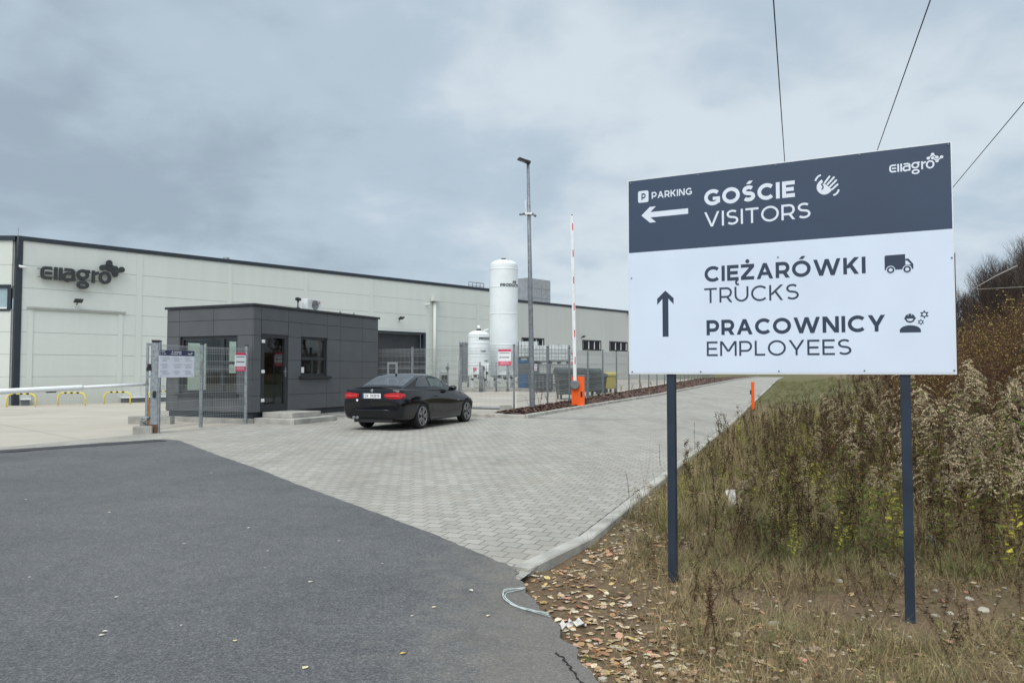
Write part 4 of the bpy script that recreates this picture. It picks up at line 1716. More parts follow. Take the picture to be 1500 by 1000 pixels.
# tall lamp post
pp = gp(780, 604)
lp = thing('lamp_post', 'tall galvanised lamp post with a flat black lantern standing in the bark bed', 'lamp post', pp)
top = at(773.5, 240, pp.y)
H = top.z - pp.z
lean = Vector((top.x - pp.x, 0, H))
b = MB().tube([lean * s for s in (0, .02, .5, 1.0)], [.10, .094, .075, .05], 14)
b.build('pole', M_GALVD, lp)
MB().bevbox(-.11, .11, -.11, .11, -.1, .03, .02).build('base_plate', M_GALVD, lp)
M = Matrix.Translation(lean + Vector((-.06, -.05, .06))) @ Matrix.Rotation(math.radians(200), 4, 'Z') @ Matrix.Rotation(math.radians(-14), 4, 'Y')
hd = MB().bevbox(.0, .30, -.11, .11, -.03, .035, .015, 0, M).bevbox(-.14, .03, -.08, .08, -.05, .055, .02, 0, M)
hd = hd.build('lamp_head', M_BLACKG, lp)
MB().box(.06, .26, -.08, .08, -.035, -.0305, 0, M).build('led_panel', M_GALVD, hd)
b = MB().tube([lean * .78 + Vector((-.02, -.07, 0)), lean * .775 + Vector((-.10, -.1, .1)), lean * .83 + Vector((-.12, -.09, .1)), lean * .845 + Vector((-.06, -.06, .05))], .012, 5)
b.build('cable', M_WHITE, lp)
cz = at(774, 314, pp.y).z - pp.z
c0 = lean * (cz / H)
b = MB().bevbox(c0.x - .15, c0.x + .12, -.11, .11, cz - .03, cz + .04, .015)
b.build('camera_bracket', M_WHITE, lp)
b = MB().tube([c0 + Vector((-.15, -.1, .0)), c0 + Vector((-.31, -.2, -.05))], .035, 8).tube([c0 + Vector((.12, -.1, 0)), c0 + Vector((.22, -.18, -.1))], .04, 8)
b.build('camera', M_GALVD, lp)

# orange boom barrier, arm raised
bp = gp(847, 597)
bb = thing('boom_barrier', 'orange barrier cabinet with its red and white arm raised upright in the bark bed', 'barrier', bp, math.radians(-10))
h = at(847, 551, bp.y).z - bp.z
b = MB().bevbox(-.23, .23, -.16, .16, -.05, h, .015)
b.build('cabinet', M_ORANGE, bb)
MB().bevbox(-.24, .24, -.17, .17, h + .001, h + .05, .015).build('lid', M_GALVD, bb)
MB().box(.10, .17, -.166, -.161, h - .75, h - .55).build('lock_plate', M_BLACK, bb)
hx, hz = (843 - 847) / F_PX * bp.y, at(843, 563, bp.y).z - bp.z
Md = Matrix.Translation((hx, -.20, hz)) @ Matrix.Rotation(PI / 2, 4, 'X')
MB().lathe([(.165, -.04), (.17, 0), (.17, .07), (.15, .09)], 28, 0, Md).build('hub', M_GALVD, bb)
at_top = at(840, 318, bp.y)
alen = at_top.z - bp.z - hz
ax = (840 - 846) / F_PX * bp.y
b = MB()
a0, a1 = Vector((hx + .01, -.24, hz)), Vector((hx + ax * 0.55, -.24, hz + alen))
for i in range(1):
    d = (a1 - a0)
    zax = d.normalized()
    yax = zax.cross(Vector((1, 0, 0))).normalized()
    xax = yax.cross(zax)
    M = Matrix.Translation(a0) @ Matrix((xax, yax, zax)).transposed().to_4x4()
    b.bevbox(-.060, .060, -.05, .05, .1, d.length, .012, 0, M)
arm = b.build('arm', M_WHITE, bb)
for i in range(6):
    z = .75 + i * (d.length - .9) / 5.4
    # short red reflectors on the right half of the arm
    MB().box(.004, .040, -.0515, .0515, z, z + .26, 0, M).build('red_reflector', M_RED, arm)
b = MB().bevbox(-.03, .03, -.04, .04, d.length + .001, d.length + .05, .01, 0, M)
b.build('end_cap', M_GALVD, arm)

# orange marker post by the kerb
mp = gp(1103, 598)
b = thing('marker_post', 'slim orange marker post at the edge of the drive before the weeds', 'marker post', (mp.x, mp.y, float(gz(mp.x, mp.y))))
hh = at(1103, 559, mp.y).z - float(gz(mp.x, mp.y))
MB().bevbox(-.055, .055, -.03, .03, -.2, hh, .012).build('post', M_ORANGE, b)
MB().box(-.095, -.056, -.02, .02, hh * .55, hh * .7).build('bracket', M_BLACK, b)


# notices on the fences
def board(name, label, c, w, h, normal, build_marks, cat='notice board'):
    ex = Vector((-normal.y, normal.x, 0)).normalized()
    if ex.x < 0:
        ex = -ex
    t = thing(name, label, cat, c, math.atan2(ex.y, ex.x))
    MB().box(-w / 2, w / 2, -.004, .004, -h / 2, h / 2).build('panel', M_PRINTW, t)
    fr = (Vector((0, -.0045, 0)), Vector((1, 0, 0)), Vector((0, 0, 1)), Vector((0, -1, 0)))
    build_marks(t, fr, w, h)
    b = MB()
    for sx in (-1, 1):
        for sz in (-1, 1):
            b.box(sx * w * .44 - .01, sx * w * .44 + .01, -.008, .05, sz * h * .44 - .01, sz * h * .44 + .01)
    b.build('clip', M_GALVD, t)
    return t


def red_marks(t, fr, w, h):
    b = MB()
    b.flat([(-w / 2, h * .36), (w / 2, h * .36), (w / 2, h * .5), (-w / 2, h * .5)], fr, .001)
    b.flat([(-w / 2, -h * .5), (w / 2, -h * .5), (w / 2, -h * .24), (-w / 2, -h * .24)], fr, .001)
    b.build('crimson_band', M_CRIM, t)
    b = MB()
    b.flat([(-w * .4, h * .25), (w * .4, h * .25), (w * .4, h * .285), (-w * .4, h * .285)], fr, .001)
    for i, (a, c) in enumerate([(-.36, -.31), (-.26, -.2), (-.18, -.13), (-.11, -.05), (-.02, .03), (.05, .12), (.14, .18), (.2, .27), (.29, .36)]):
        b.flat([(a * w, -.035 * h), (c * w, -.035 * h), (c * w + .006, .03 * h), (a * w + .006, .03 * h)], fr, .001)
    b.flat([(-.40 * w, -.09 * h), (-.37 * w, -.09 * h), (-.33 * w, .08 * h), (-.36 * w, .08 * h)], fr, .0012)
    b.build('dark_lettering', M_DKTX, t)
    b = MB()
    for r_ in (.30, .35, .41):
        b.flat([(-w * .38, -h * r_ - h * .012), (w * .36, -h * r_ - h * .012), (w * .36, -h * r_ + h * .012), (-w * .38, -h * r_ + h * .012)], fr, .0022)
    b.build('pale_lettering', mat('pink_print', (.75, .45, .5), .5), t)


def info_marks(t, fr, w, h):
    b = MB()
    b.flat([(-w / 2, h * .30), (w / 2, h * .30), (w / 2, h / 2), (-w / 2, h / 2)], fr, .001)
    b.build('navy_header', M_NAVY, t)
    b = MB()
    b.flat([(-w / 2, -h / 2), (w / 2, -h / 2), (w / 2, h * .30), (-w / 2, h * .30)], fr, .001)
    b.build('pale_field', M_LILAC, t)
    b = MB()
    for (x, z, L, k) in ((-.47, .43, .13, .03), (-.47, .35, .16, .025), (-.18, .42, .3, .04), (-.18, .35, .3, .03)):
        n = max(3, int(L / .022))
        for i in range(n):
            if random.random() < .85:
                b.flat([((x + L * i / n) * w, z * h), ((x + L * (i + .75) / n) * w, z * h), ((x + L * (i + .75) / n) * w, (z + k) * h), ((x + L * i / n) * w, (z + k) * h)], fr, .002)
    logo(b, fr, .30 * w, .36 * h, .024 * w, .22, .002)
    b.build('header_lettering', M_PRINTW, t)
    b = MB()
    for cx in (-.46, -.13, .19):
        for cz in (.20, -.05, -.29):
            b.flat([(cx * w, cz * h), ((cx + .02) * w, cz * h), ((cx + .02) * w, (cz + .03) * h), (cx * w, (cz + .03) * h)], fr, .002)
            for r_ in range(4):
                L = random.uniform(.12, .24)
                z = cz + .03 - r_ * .045
                b.flat([((cx + .04) * w, z * h), ((cx + .04 + L) * w, z * h), ((cx + .04 + L) * w, (z + .012) * h), ((cx + .04) * w, (z + .012) * h)], fr, .002)
    b.build('small_print', M_GREYTX, t)


nF = Vector((g2.y - g0.y, -(g2.x - g0.x), 0)).normalized()
if nF.y > 0:
    nF = -nF
off = nF * .06
P0 = g0 + off


def fpt(px, py):
    return on_plane(px, py, P0, nF)


a, c = fpt(233, 512.5), fpt(284, 552)
cc = (a + c) / 2
board('information_board', 'large white information board with a navy header fixed to the fence by the gate post', cc, Vector((a.x - c.x, a.y - c.y, 0)).length, 1.02 * (fpt(258, 512.5).z - fpt(258, 551).z), nF, info_marks, 'information board')
a, c = fpt(344.5, 516), fpt(359.5, 543.5)
board('notice_board', 'small crimson and white notice on the fence in front of the gatehouse', (a + c) / 2, Vector((a.x - c.x, a.y - c.y, 0)).length, a.z - c.z, nF, red_marks)
nG = Vector((fdir.y, -fdir.x, 0)).normalized()
if nG.y > 0:
    nG = -nG
PG = f3b + nG * .07
a, c = on_plane(730, 511.5, PG, nG), on_plane(748.5, 535, PG, nG)
board('notice_board', 'crimson and white notice on the sliding gate in front of the tall tank', (a + c) / 2, Vector((a.x - c.x, a.y - c.y, 0)).length, (a.z - c.z), nG, red_marks)
nH = Vector((dirF.y, -dirF.x, 0)).normalized()
PH = f0 + nH * .07
a, c = on_plane(836, 516.5, PH, nH), on_plane(843, 534.5, PH, nH)
board('notice_board', 'crimson and white notice half hidden behind the raised barrier arm', (a + c) / 2, .62, (a.z - c.z), nH, red_marks)
a, c = on_plane(782, 532.5, PH, nH), on_plane(787.5, 543, PH, nH)


def small_marks(t, fr, w, h):
    b = MB()
    for sx in (-.26, .24):
        for sz in (.22, -.24):
            b.flat([(x * .5, z * .5) for x, z in ring(sx * w * 2, sz * h * 2, w * .24, h * .2, 10)], fr, .001)
    b.build('red_marks', M_RED, t)


board('warning_sign', 'small white sign with red marks on the fence beside the lamp post', (a + c) / 2, .30, a.z - c.z, nH, small_marks, 'sign')


# ================================================================== TANKS AND YARD OBJECTS
def tank(name, label, px0, px1, y_top, y_leg, y_base, Y, lettering):
    c = at((px0 + px1) / 2, 500, Y)
    r = (px1 - px0) / 2 / F_PX * Y
    zb, zl, zt = at(0, y_base, Y).z, at(0, y_leg, Y).z, at(0, y_top, Y).z
    t = thing(name, label, 'tank', (c.x, c.y, zb), math.atan2(-c.x, c.y))
    zl, zt = zl - zb, zt - zb
    dome = r * .42
    prof = [(.02, zl - r * .18), (r * .6, zl - r * .12), (r * .93, zl - .02), (r, zl + .06), (r, zl + .12)]
    seams = [zl + (zt - dome - zl) * s for s in (.28, .56, .80, .96)]
    for s in seams:
        prof += [(r, s - .10), (r, s - .05), (r, s - .022), (r + .013, s - .016), (r + .013, s + .016), (r, s + .022), (r, s + .05), (r, s + .10)]
    prof += [(r * math.cos(a), zt - dome + dome * math.sin(a)) for a in [i * PI / 2 / 10 for i in range(10)]] + [(.03, zt)]
    MB().lathe(prof, 48).build('shell', M_WHITE2, t)
    b = MB()
    for a in (35, 145, 215, 325):
        x, y = r * .72 * math.cos(math.radians(a)), r * .72 * math.sin(math.radians(a))
        b = MB().box(x - .09, x + .09, y - .09, y + .09, 0, zl).box(x - .16, x + .16, y - .16, y + .16, -.02, .02)
        b.build('leg', M_DIRTYW, t)
    b = MB().lathe([(.14, zt - .03), (.14, zt + .08), (.02, zt + .1)], 14)
    b.build('top_fitting', M_BLACK, t)
    b = MB()
    for a in (-60, 20, 140):
        x, y = r * .62 * math.cos(math.radians(a)), r * .62 * math.sin(math.radians(a))
        b.box(x - .04, x + .04, y - .12, y + .12, zt - dome * .42, zt - dome * .02)
    b.build('lifting_lug', M_DIRTYW, t)
    # pipework on the front
    b = MB()
    for i, (x, rr) in enumerate(((-.55 * r, .05), (-.1 * r, .035), (.35 * r, .05), (.62 * r, .03))):
        b.tube([(x, -r * .9, zl + .5 - .1 * i), (x, -r * 1.02, zl + .3), (x, -r * 1.02, .45), (x + .25, -r * 1.05, .35), (x + .25, -r * .5, .3)], rr, 8)
    b.tube([(-.7 * r, -r * 1.06, .8), (.8 * r, -r * 1.06, .8)], .035, 8)
    b.build('pipework', M_DIRTYW, t)
    b = MB()
    for (x, z) in ((-.3, .7), (.1, .55), (.3, .9), (.55, .6), (-.6, .5)):
        b.tube([(x * r, -r * 1.16, z), (x * r, -r * 1.02, z)], .07, 8).box(x * r - .1, x * r + .1, -r * 1.2, -r * 1.17, z - .02, z + .02)
    b.build('valve', M_BLACK, t)
    # lettering wrapped round the shell, seen at the right of the front
    b = MB()
    for (s, a0, z, size, wpx, tk) in lettering:
        tmp = MB()
        fr = (Vector((0, 0, 0)), Vector((1, 0, 0)), Vector((0, 1, 0)), Vector((0, 0, 1)))
        text(tmp, s, fr, 0, z * (zt), size, tk, wpx, 0.0, None, 0, .12, .18)
        R = r + .018
        for f in tmp.f:
            P = [tmp.v[i] for i in f]
            vs = [(R * math.sin(a0 + p[0] / R), -(R + p[2] * 6) * math.cos(a0 + p[0] / R), p[1]) for p in P]
            b.add(vs, [(0, 1, 2, 3) if len(f) == 4 else tuple(range(len(f)))])
    b.build('lettering', M_DKTX, t)
    return t, r, zl, zt


tk1, r1, zl1, zt1 = tank('storage_tank', 'tall white cylindrical gas tank with domed top standing before the hall', 717, 758.5, 380.5, 551, 567.5, 46.2,
                         [('AIR', .64, .806, .17, .34, .26), ('PRODUCTS', -.26, .779, .18, 1.42, .26)])
b = MB().box(-.28, .32, -r1 - .016, -r1 + .05, zl1 + .35, zl1 + 1.0)
b.build('label_plate', M_DIRTYW, tk1)
tk2, r2, zl2, zt2 = tank('storage_tank', 'short white gas tank standing left of the tall one', 685.5, 717, 484, 551, 567.5, 44.4,
                         [('PRODUCTS', .0, .832, .14, 1.06, .27), ('TLEN', .15, .62, .10, .34, .22), ('LIN', .55, .45, .10, .22, .22)])
b = MB().tube([(0, 0, zt2), (0, 0, zt2 + .3)], .08, 8).tube([(.2, -.2, zt2 - .05), (.9 * r2, -.3, zt2 + .05)], .05, 6)
b.build('vent_pipe', M_WHITE2, tk2)
MB().bevbox(-.33 * r2 - .12, -.33 * r2 + .08, -r2 - .02, -r2 + .06, zl2 + .35, zl2 + .5, .01).build('red_tag', M_CRIM, tk2)
# pad under the tanks
pa, pb_ = at(655, 571, 43.6), at(800, 571, 43.6)
pad = MB().bevbox(pa.x - 2, pb_.x + 1.3, 43.3, 49.5, -.4, at(0, 568.5, 44).z, .03).build('tank_plinth', M_CONC)
tag(pad, 'long low concrete plinth under the white gas tanks', 'plinth')
padz = at(0, 568.5, 44).z
# bollards round the tanks
lb = ['slim grey bollard left of the short tank', 'slim grey bollard in front of the right side of the short tank', 'stubby dark bollard beside the short tank front leg',
      'slim grey bollard between the two white tanks', 'slim dark bollard in front of the tall tank']
for (px, yt), lab in zip(((673, 529), (703, 530), (706, 535), (727, 530), (743.5, 534)), lb):
    q = at(px, yt, 43.0)
    zz = float(g(q.x, q.y))
    bl = tag(MB().tube([(0, 0, 0), (0, 0, q.z - zz)], .055, 10).bevbox(-.11, .11, -.11, .11, -.02, .02, .005).build('bollard', M_GALVD), lab, 'bollard', 'bollards before the tanks')
    bl.location = (q.x, q.y, zz)
# evaporator block and pipe box beside the tanks
q = at(711, 548, 43.9)
ev = thing('valve_cabinet', 'small grimy white valve unit with pipes between the two tanks', 'valve unit', (q.x, q.y, padz))
hz = at(711, 531, 43.9).z - padz
MB().bevbox(-.2, .22, -.15, .15, .3, hz, .02).build('casing', M_DIRTYW, ev)
b = MB()
for x in (-.15, .0, .15):
    b.tube([(x, -.17, hz - .1), (x, -.3, .6), (x + .1, -.3, .1)], .04, 8)
b.build('pipe', M_DIRTYW, ev)
b = MB()
for x, z in ((-.1, 1.2), (.1, .9), (.0, .5)):
    b.tube([(x, -.36, z), (x, -.2, z)], .08, 8)
b.build('valve', M_BLACK, ev)
q = at(680, 535, 46.5)
va = thing('ambient_vaporizer', 'grey finned vaporiser tower left of the short tank', 'vaporiser', (q.x, q.y, padz))
hz = at(680, 501, 46.5).z - padz
b = MB()
for i in range(4):
    b.box(-.28 + .18 * i, -.255 + .18 * i, -.4, .4, .3, hz)
for i in range(4):
    b.box(-.28, .285, -.35 + .22 * i, -.33 + .22 * i, .35, hz - .05)
b.build('fin', M_HVACD, va)
b = MB()
for x in (-.24, .24):
    for y in (-.3, .3):
        b.box(x - .04, x + .04, y - .04, y + .04, 0, .32)
b.build('foot', M_GALVD, va)
q = at(657, 545, 44.5)
pb = thing('pipe_stand', 'dark pipe stand with valves at the foot of the hall wall left of the tanks', 'pipe stand', (q.x - .3, q.y, float(g(q.x, q.y))))
b = MB().tube([(-.2, 0, 0), (-.2, 0, 1.35)], .05, 8).tube([(.25, 0, 0), (.25, 0, 1.7)], .05, 8).tube([(-.2, 0, 1.1), (.25, 0, 1.1)], .04, 8)
b.build('pipe', M_GALVD, pb)
b = MB().box(-.12, .2, -.12, .08, .5, 1.0).tube([(.25, -.12, 1.4), (.25, .05, 1.4)], .1, 10)
b.build('valve', M_BLACK, pb)


# bulk containers in wire cages, stacked on pallets
def make_tote():
    t = thing('bulk_container', '', 'bulk container')
    b = MB().bevbox(-.55, .55, -.46, .46, .18, 1.10, .06)
    b.build('bottle', M_IBC, t)
    b = MB()
    for z in (.2, .42, .64, .86, 1.08):
        for (x0, y0, x1, y1) in ((-.6, -.5, .6, -.5), (.6, -.5, .6, .5), (.6, .5, -.6, .5), (-.6, .5, -.6, -.5)):
            b.tube([(x0, y0, z), (x1, y1, z)], .012, 5, 0, False)
    for i in range(7):
        x = -.6 + .2 * i
        b.tube([(x, -.5, .15), (x, -.5, 1.1)], .012, 5, 0, False).tube([(x, .5, .15), (x, .5, 1.1)], .012, 5, 0, False)
    for i in range(1, 5):
        y = -.5 + .2 * i
        b.tube([(-.6, y, .15), (-.6, y, 1.1)], .012, 5, 0, False).tube([(.6, y, .15), (.6, y, 1.1)], .012, 5, 0, False)
    b.build('cage', M_GALV, t)
    b = MB()
    for x in (-.53, 0, .53):
        b.box(x - .07, x + .07, -.5, .5, 0, .11)
    b.box(-.6, .6, -.5, .5, .111, .145)
    b.build('pallet', M_BLACK, t)
    MB().tube([(0, 0, 1.09), (0, 0, 1.13)], .11, 14).build('cap', M_BLACK, t)
    return t


def make_stillage():
    t = thing('stillage', '', 'stillage')
    b = MB()
    for x in (-.6, .6):
        for y in (-.5, .5):
            b.box(x - .035, x + .035, y - .035, y + .035, 0, 1.18)
    for z in (.12, 1.12):
        for y in (-.5, .5):
            b.box(-.56, .56, y - .03, y + .03, z - .03, z + .03)
        for x in (-.6, .6):
            b.box(x - .03, x + .03, -.46, .46, z - .03, z + .03)
    b.build('frame', M_GALVD, t)
    b = MB()
    for i in range(1, 7):
        z = .15 + .14 * i
        for y in (-.5, .5):
            b.tube([(-.57, y, z), (.57, y, z)], .014, 5, 0, False)
        b.tube([(-.6, -.47, z), (-.6, .47, z)], .014, 5, 0, False).tube([(.6, -.47, z), (.6, .47, z)], .014, 5, 0, False)
    for i in range(1, 6):
        x = -.6 + .2 * i
        b.tube([(x, -.5, .15), (x, -.5, 1.1)], .01, 5, 0, False)
    b.build('mesh_side', M_GALVD, t)
    return t


tote = make_tote()
GP_T = 'caged bulk containers stacked before the hall'
spots = [(774, 499.5, 45.2, 'caged white bulk container on top of the blue-lidded cabinet'),
         (791, 505.5, 44.6, 'caged white bulk container right of the lamp post, on top of the first stillage'),
         (819, 504.5, 44.2, 'caged white bulk container topmost of the stack behind the dark wheeled bin')]
for i, (px, yt, Y, lab) in enumerate(spots):
    o = tote if i == 0 else copy_tree(tote)
    q = at(px, yt, Y)
    o.location = (q.x, q.y, q.z - 1.13)
    o.rotation_euler = (0, 0, math.radians(-3 - 3 * i))
    tag(o, lab, group=GP_T)
stl = make_stillage()
sp = [(791, 44.6, 1, 'grey wire stillage under the container right of the lamp post', None), (819, 44.2, 1, 'grey wire stillage right under the topmost container behind the dark bin', None),
      (819, 44.2, 2, 'grey wire stillage at the bottom of the stack behind the dark bin', None), (803, 46.6, 2, 'grey wire stillage standing far back between the two container stacks', None)]
for i, (px, Y, lev, lab, _) in enumerate(sp):
    o = stl if i == 0 else copy_tree(stl)
    ty = {791: 505.5, 819: 504.5, 803: 506}[px]
    q = at(px, ty, Y)
    z = q.z - 1.13 - 1.185 * lev
    o.location = (q.x, q.y, z)
    o.rotation_euler = (0, 0, math.radians(-4))
    tag(o, lab, group='wire stillages in the yard')
# grey cabinet with blue lid under the first tote, big plastic crates
q = at(774, 499.5, 45.2)
cbz = q.z - 1.13
cz0 = float(g(q.x, 44))
cb = thing('yard_cabinet', 'tall grey cabinet with a blue lid left of the lamp post', 'cabinet', (q.x, q.y, cz0))
MB().bevbox(-.62, .62, -.5, .5, .0, cbz - cz0 - .2, .02).build('body', M_BOX, cb)
MB().bevbox(-.64, .64, -.52, .52, cbz - cz0 - .199, cbz - cz0 - .003, .02).build('lid', M_BLUE, cb)
b = MB()
for i in range(4):
    b.box(-.56 + .29 * i, -.34 + .29 * i, -.515, -.501, .1, .95)
b.build('door_panel', M_BLUE, cb)
q = at(793, 560, 42.4)
bx = thing('plastic_crate', 'dark grey plastic crate with ribbed sides behind the lamp post', 'crate', (q.x, q.y, float(g(q.x, q.y))))
MB().bevbox(-.62, .62, -.5, .5, .12, .98, .03).build('body', M_BIN, bx)
b = MB()
for i in range(6):
    b.box(-.56 + .2 * i, -.5 + .2 * i, -.525, -.501, .16, .9)
b.box(-.65, .65, -.53, .53, .981, 1.04)
b.build('rim', M_BOX, bx)
b = MB()
for x in (-.5, .0, .5):
    b.box(x - .07, x + .07, -.48, .48, 0, .12)
b.build('foot', M_BIN, bx)


def bin_mesh(t, w, d, h, m, open_top=False):
    """wheeled bin: tapering tub, rim, domed lid, ribs"""
    b = MB()
    x0, x1, y0, y1 = -w / 2, w / 2, -d / 2, d / 2
    k = .84
    zb, zt = .20, h * .80
    vs = []
    for (z, s) in ((zb, k), (zb + .06, k + .03), (zt, 1.0)):
        for (cx, cy) in ((x0, y0), (x1, y0), (x1, y1), (x0, y1)):
            vs.append((cx * s, cy * s, z))
    fs = [(3, 2, 1, 0)]
    for r in range(2):
        for i in range(4):
            j = (i + 1) % 4
            fs.append((r * 4 + i, r * 4 + j, r * 4 + 4 + j, r * 4 + 4 + i))
    fs.append((8, 9, 10, 11))
    b.add(vs, fs)
    b.build('tub', m, t, bevel=.02)
    b = MB()
    for i in range(5):
        x = x0 * .8 + (x1 - x0) * .8 * i / 4
        b.add([(x * .86 - .02, y0 * .88 - .015, zb + .08), (x * .86 + .02, y0 * .88 - .015, zb + .08), (x + .02, y0 - .018, zt - .06), (x - .02, y0 - .018, zt - .06),
               (x * .86 - .02, y0 * .86, zb + .08), (x * .86 + .02, y0 * .86, zb + .08), (x + .02, y0 + .01, zt - .06), (x - .02, y0 + .01, zt - .06)],
              [(0, 1, 2, 3), (1, 5, 6, 2), (0, 3, 7, 4), (3, 2, 6, 7)])
    b.build('rib', m, t)
    MB().bevbox(x0 - .05, x1 + .05, y0 - .05, y1 + .05, zt + .001, zt + .07, .02).build('rim', m, t)
    # domed lid
    lv, n = [], 9
    for i in range(n):
        a = PI * i / (n - 1)
        y = -math.cos(a) * (d / 2 + .04)
        z = zt + .071 + math.sin(a) ** .7 * (h - zt - .08)
        lv += [(x0 - .03, y, z), (x1 + .03, y, z)]
    fs = [(2 * i, 2 * i + 1, 2 * i + 3, 2 * i + 2) for i in range(n - 1)] + [tuple(2 * i for i in range(n)), tuple(2 * i + 1 for i in range(n))[::-1]]
    m_ = MB().add(lv, fs)
    m_.build('lid', m, t)
    for (x, y) in ((x0 * .75, y0 * .75), (x1 * .75, y0 * .75), (x0 * .75, y1 * .75), (x1 * .75, y1 * .75)):
        MB().tube([(x - .03, y, .1), (x + .03, y, .1)], .1, 16).box(x - .045, x + .045, y - .03, y + .03, .1, .22).build('wheel', M_BLACK, t)
    b = MB()
    for sx in (-1, 1):
        b.tube([(sx * (w / 2 + .06), -.1, zt - .05), (sx * (w / 2 + .12), -.1, zt - .05), (sx * (w / 2 + .12), .1, zt - .05), (sx * (w / 2 + .06), .1, zt - .05)], .018, 6)
    b.build('handle', m, t)


for (px, Y, w, d, h, m, rz, lab) in ((833, 34.2, 1.15, 1.0, 1.42, M_BIN, 8, 'large dark grey wheeled waste bin with domed lid beside the barrier'),
                                     (864, 37.0, .8, .95, 1.38, M_BIN2, 20, 'greenish grey wheeled waste bin between the dark bin and the yellow bin'),
                                     (877, 39.5, .62, .72, 1.1, M_BIN2, 20, 'low greenish wheeled bin right next to the yellow bin'),
                                     (891.5, 41.2, .70, .74, 1.12, M_BINY, 20, 'yellow wheeled recycling bin behind the fence')):
    q = at(px, 560, Y)
    t = thing('wheeled_bin', lab, 'bin', (q.x, q.y, float(g(q.x, q.y))), math.radians(rz), 'waste bins behind the fence')
    bin_mesh(t, w, d, h, m)


# ================================================================== OVERHEAD WIRES
wd = Vector((.357, .934, 0))
for (px, py, lab) in ((1133, 0, 'black overhead wire, the one that runs nearly upright above the board'), (1363, 0, 'black overhead wire slanting down to the right half of the board'),
                      (1500, 150, 'black overhead wire crossing the sky at the right edge of the photo')):
    d = ray(px, py)
    s = 6.0 / d.z
    p = Vector((d.x * s, d.y * s, CAM_H + 6.0))
    pts = [p + wd * t + Vector((0, 0, .00010 * t * t)) for t in range(-30, 131, 8)]
    w_ = MB().tube(pts, .011, 6).build('overhead_wire', M_BLACK)
    tag(w_, lab, 'wire', 'overhead wires above the drive')


# ================================================================== DIRECTION BOARD
SL, SR = at(921.8, 548.3, 5.36), at(1401.8, 547.6, 4.43)
SX = Vector((SR.x - SL.x, SR.y - SL.y, 0)).normalized()
SN = Vector((SX.y, -SX.x, 0))
SW = Vector((SR.x - SL.x, SR.y - SL.y, 0)).length
zb_ = (SL.z + SR.z) / 2
zl_ = on_plane(920, 265.6, SL, SN).z
zr_ = on_plane(1395.5, 207, SL, SN).z
SHT = (zl_ + zr_) / 2 - zb_
sg0 = Vector((SL.x, SL.y, 0))


def sp_(zx, zy):
    """board coordinates (along, up) of a spot measured on the photo's board detail"""
    q = on_plane(900 + zx / 2.702, 190 + zy / 2.702, SL, SN) - SL
    return q.dot(SX), q.z + SL.z - zb_


sign = thing('direction_board', 'big white and slate board on two posts directing visitors, trucks and employees', 'sign', (SL.x, SL.y, zb_), math.atan2(SX.y, SX.x))
FRS = (Vector((0, -.0065, 0)), Vector((1, 0, 0)), Vector((0, 0, 1)), Vector((0, -1, 0)))
bz = sp_(54, 491)[1] * .5 + sp_(1343, 391)[1] * .5
brd = MB().box(0, SW, -.006, .006, 0, SHT).build('board', M_SIGNE, sign)
b = MB().flat([(.012, .010), (SW - .010, .010), (SW - .010, bz), (.012, bz)], FRS, .0006)
b.build('white_field', M_SIGNW, brd)
b = MB().flat([(.006, bz + .0005), (SW - .006, bz + .0005), (SW - .006, SHT - .006), (.006, SHT - .006)], FRS, .0006)
b.build('slate_band', M_SIGNB, brd)


def word(mb, s, x0, yb0, yt0, x1, yb1, yt1, t, z=.0012):
    a, b0 = sp_(x0, yb0)
    _, t0 = sp_(x0, yt0)
    c, b1 = sp_(x1, yb1)
    _, t1 = sp_(x1, yt1)
    size = ((t0 - b0) + (t1 - b1)) / 2
    text(mb, s, FRS, a, (b0 + b1) / 2, size, t, c - a, z)


for a in (('GOŚCIE', 357, 301.5, 240, 715, 268, 203, .235), ('VISITORS', 357, 386, 328, 777, 350, 288, .138), ('PARKING', 149, 273, 247.5, 308, 259, 231.5, .20)):
    b = MB()
    word(b, *a)
    b.build('lettering', M_SIGNL, brd)
for a in (('CIĘŻARÓWKI', 358, 603, 542, 995, 569, 503.5, .215), ('TRUCKS', 357, 687, 628, 731, 671, 609.5, .128),
          ('PRACOWNICY', 366, 814.5, 755, 1073, 797, 731, .22), ('EMPLOYEES', 367, 897, 838, 939, 889, 828, .128)):
    b = MB()
    word(b, *a)
    b.build('lettering', M_SIGNT, brd)


def P2(lst):
    return [sp_(*q) for q in lst]


# arrows
b = MB()
c = P2([(108, 341), (293, 322)])
u0, v0 = c[0]
u1, v1 = c[1]
v = v0
L = u1 - u0
k = (sp_(140, 306)[1] - sp_(140, 368)[1]) / 2
hw = L * .30
b.flat([(u0, v), (u0 + hw * .62, v + k), (u0 + hw * 1.06, v + k), (u0 + hw * .66, v + k * .34), (u0 + hw * .66, v - k * .34), (u0 + hw * 1.06, v - k), (u0 + hw * .62, v - k)], FRS, .0012)
b.flat([(u0 + hw * .66, v - k * .34), (u1, v - k * .34), (u1, v + k * .34), (u0 + hw * .66, v + k * .34)], FRS, .0012)
b.build('left_arrow', M_SIGNL, brd)
b = MB()
tip, bot = sp_(202.5, 637), sp_(203, 819)
ex_ = (sp_(235, 690)[0] - sp_(170, 690)[0]) / 2
y_w = sp_(202, 692)[1]
y_w2 = sp_(202, 668)[1]
x = tip[0]
b.flat([(x, tip[1]), (x + ex_, y_w2), (x + ex_, y_w), (x + ex_ * .36, y_w + (tip[1] - y_w) * .42), (x - ex_ * .36, y_w + (tip[1] - y_w) * .42), (x - ex_, y_w), (x - ex_, y_w2)], FRS, .0012)
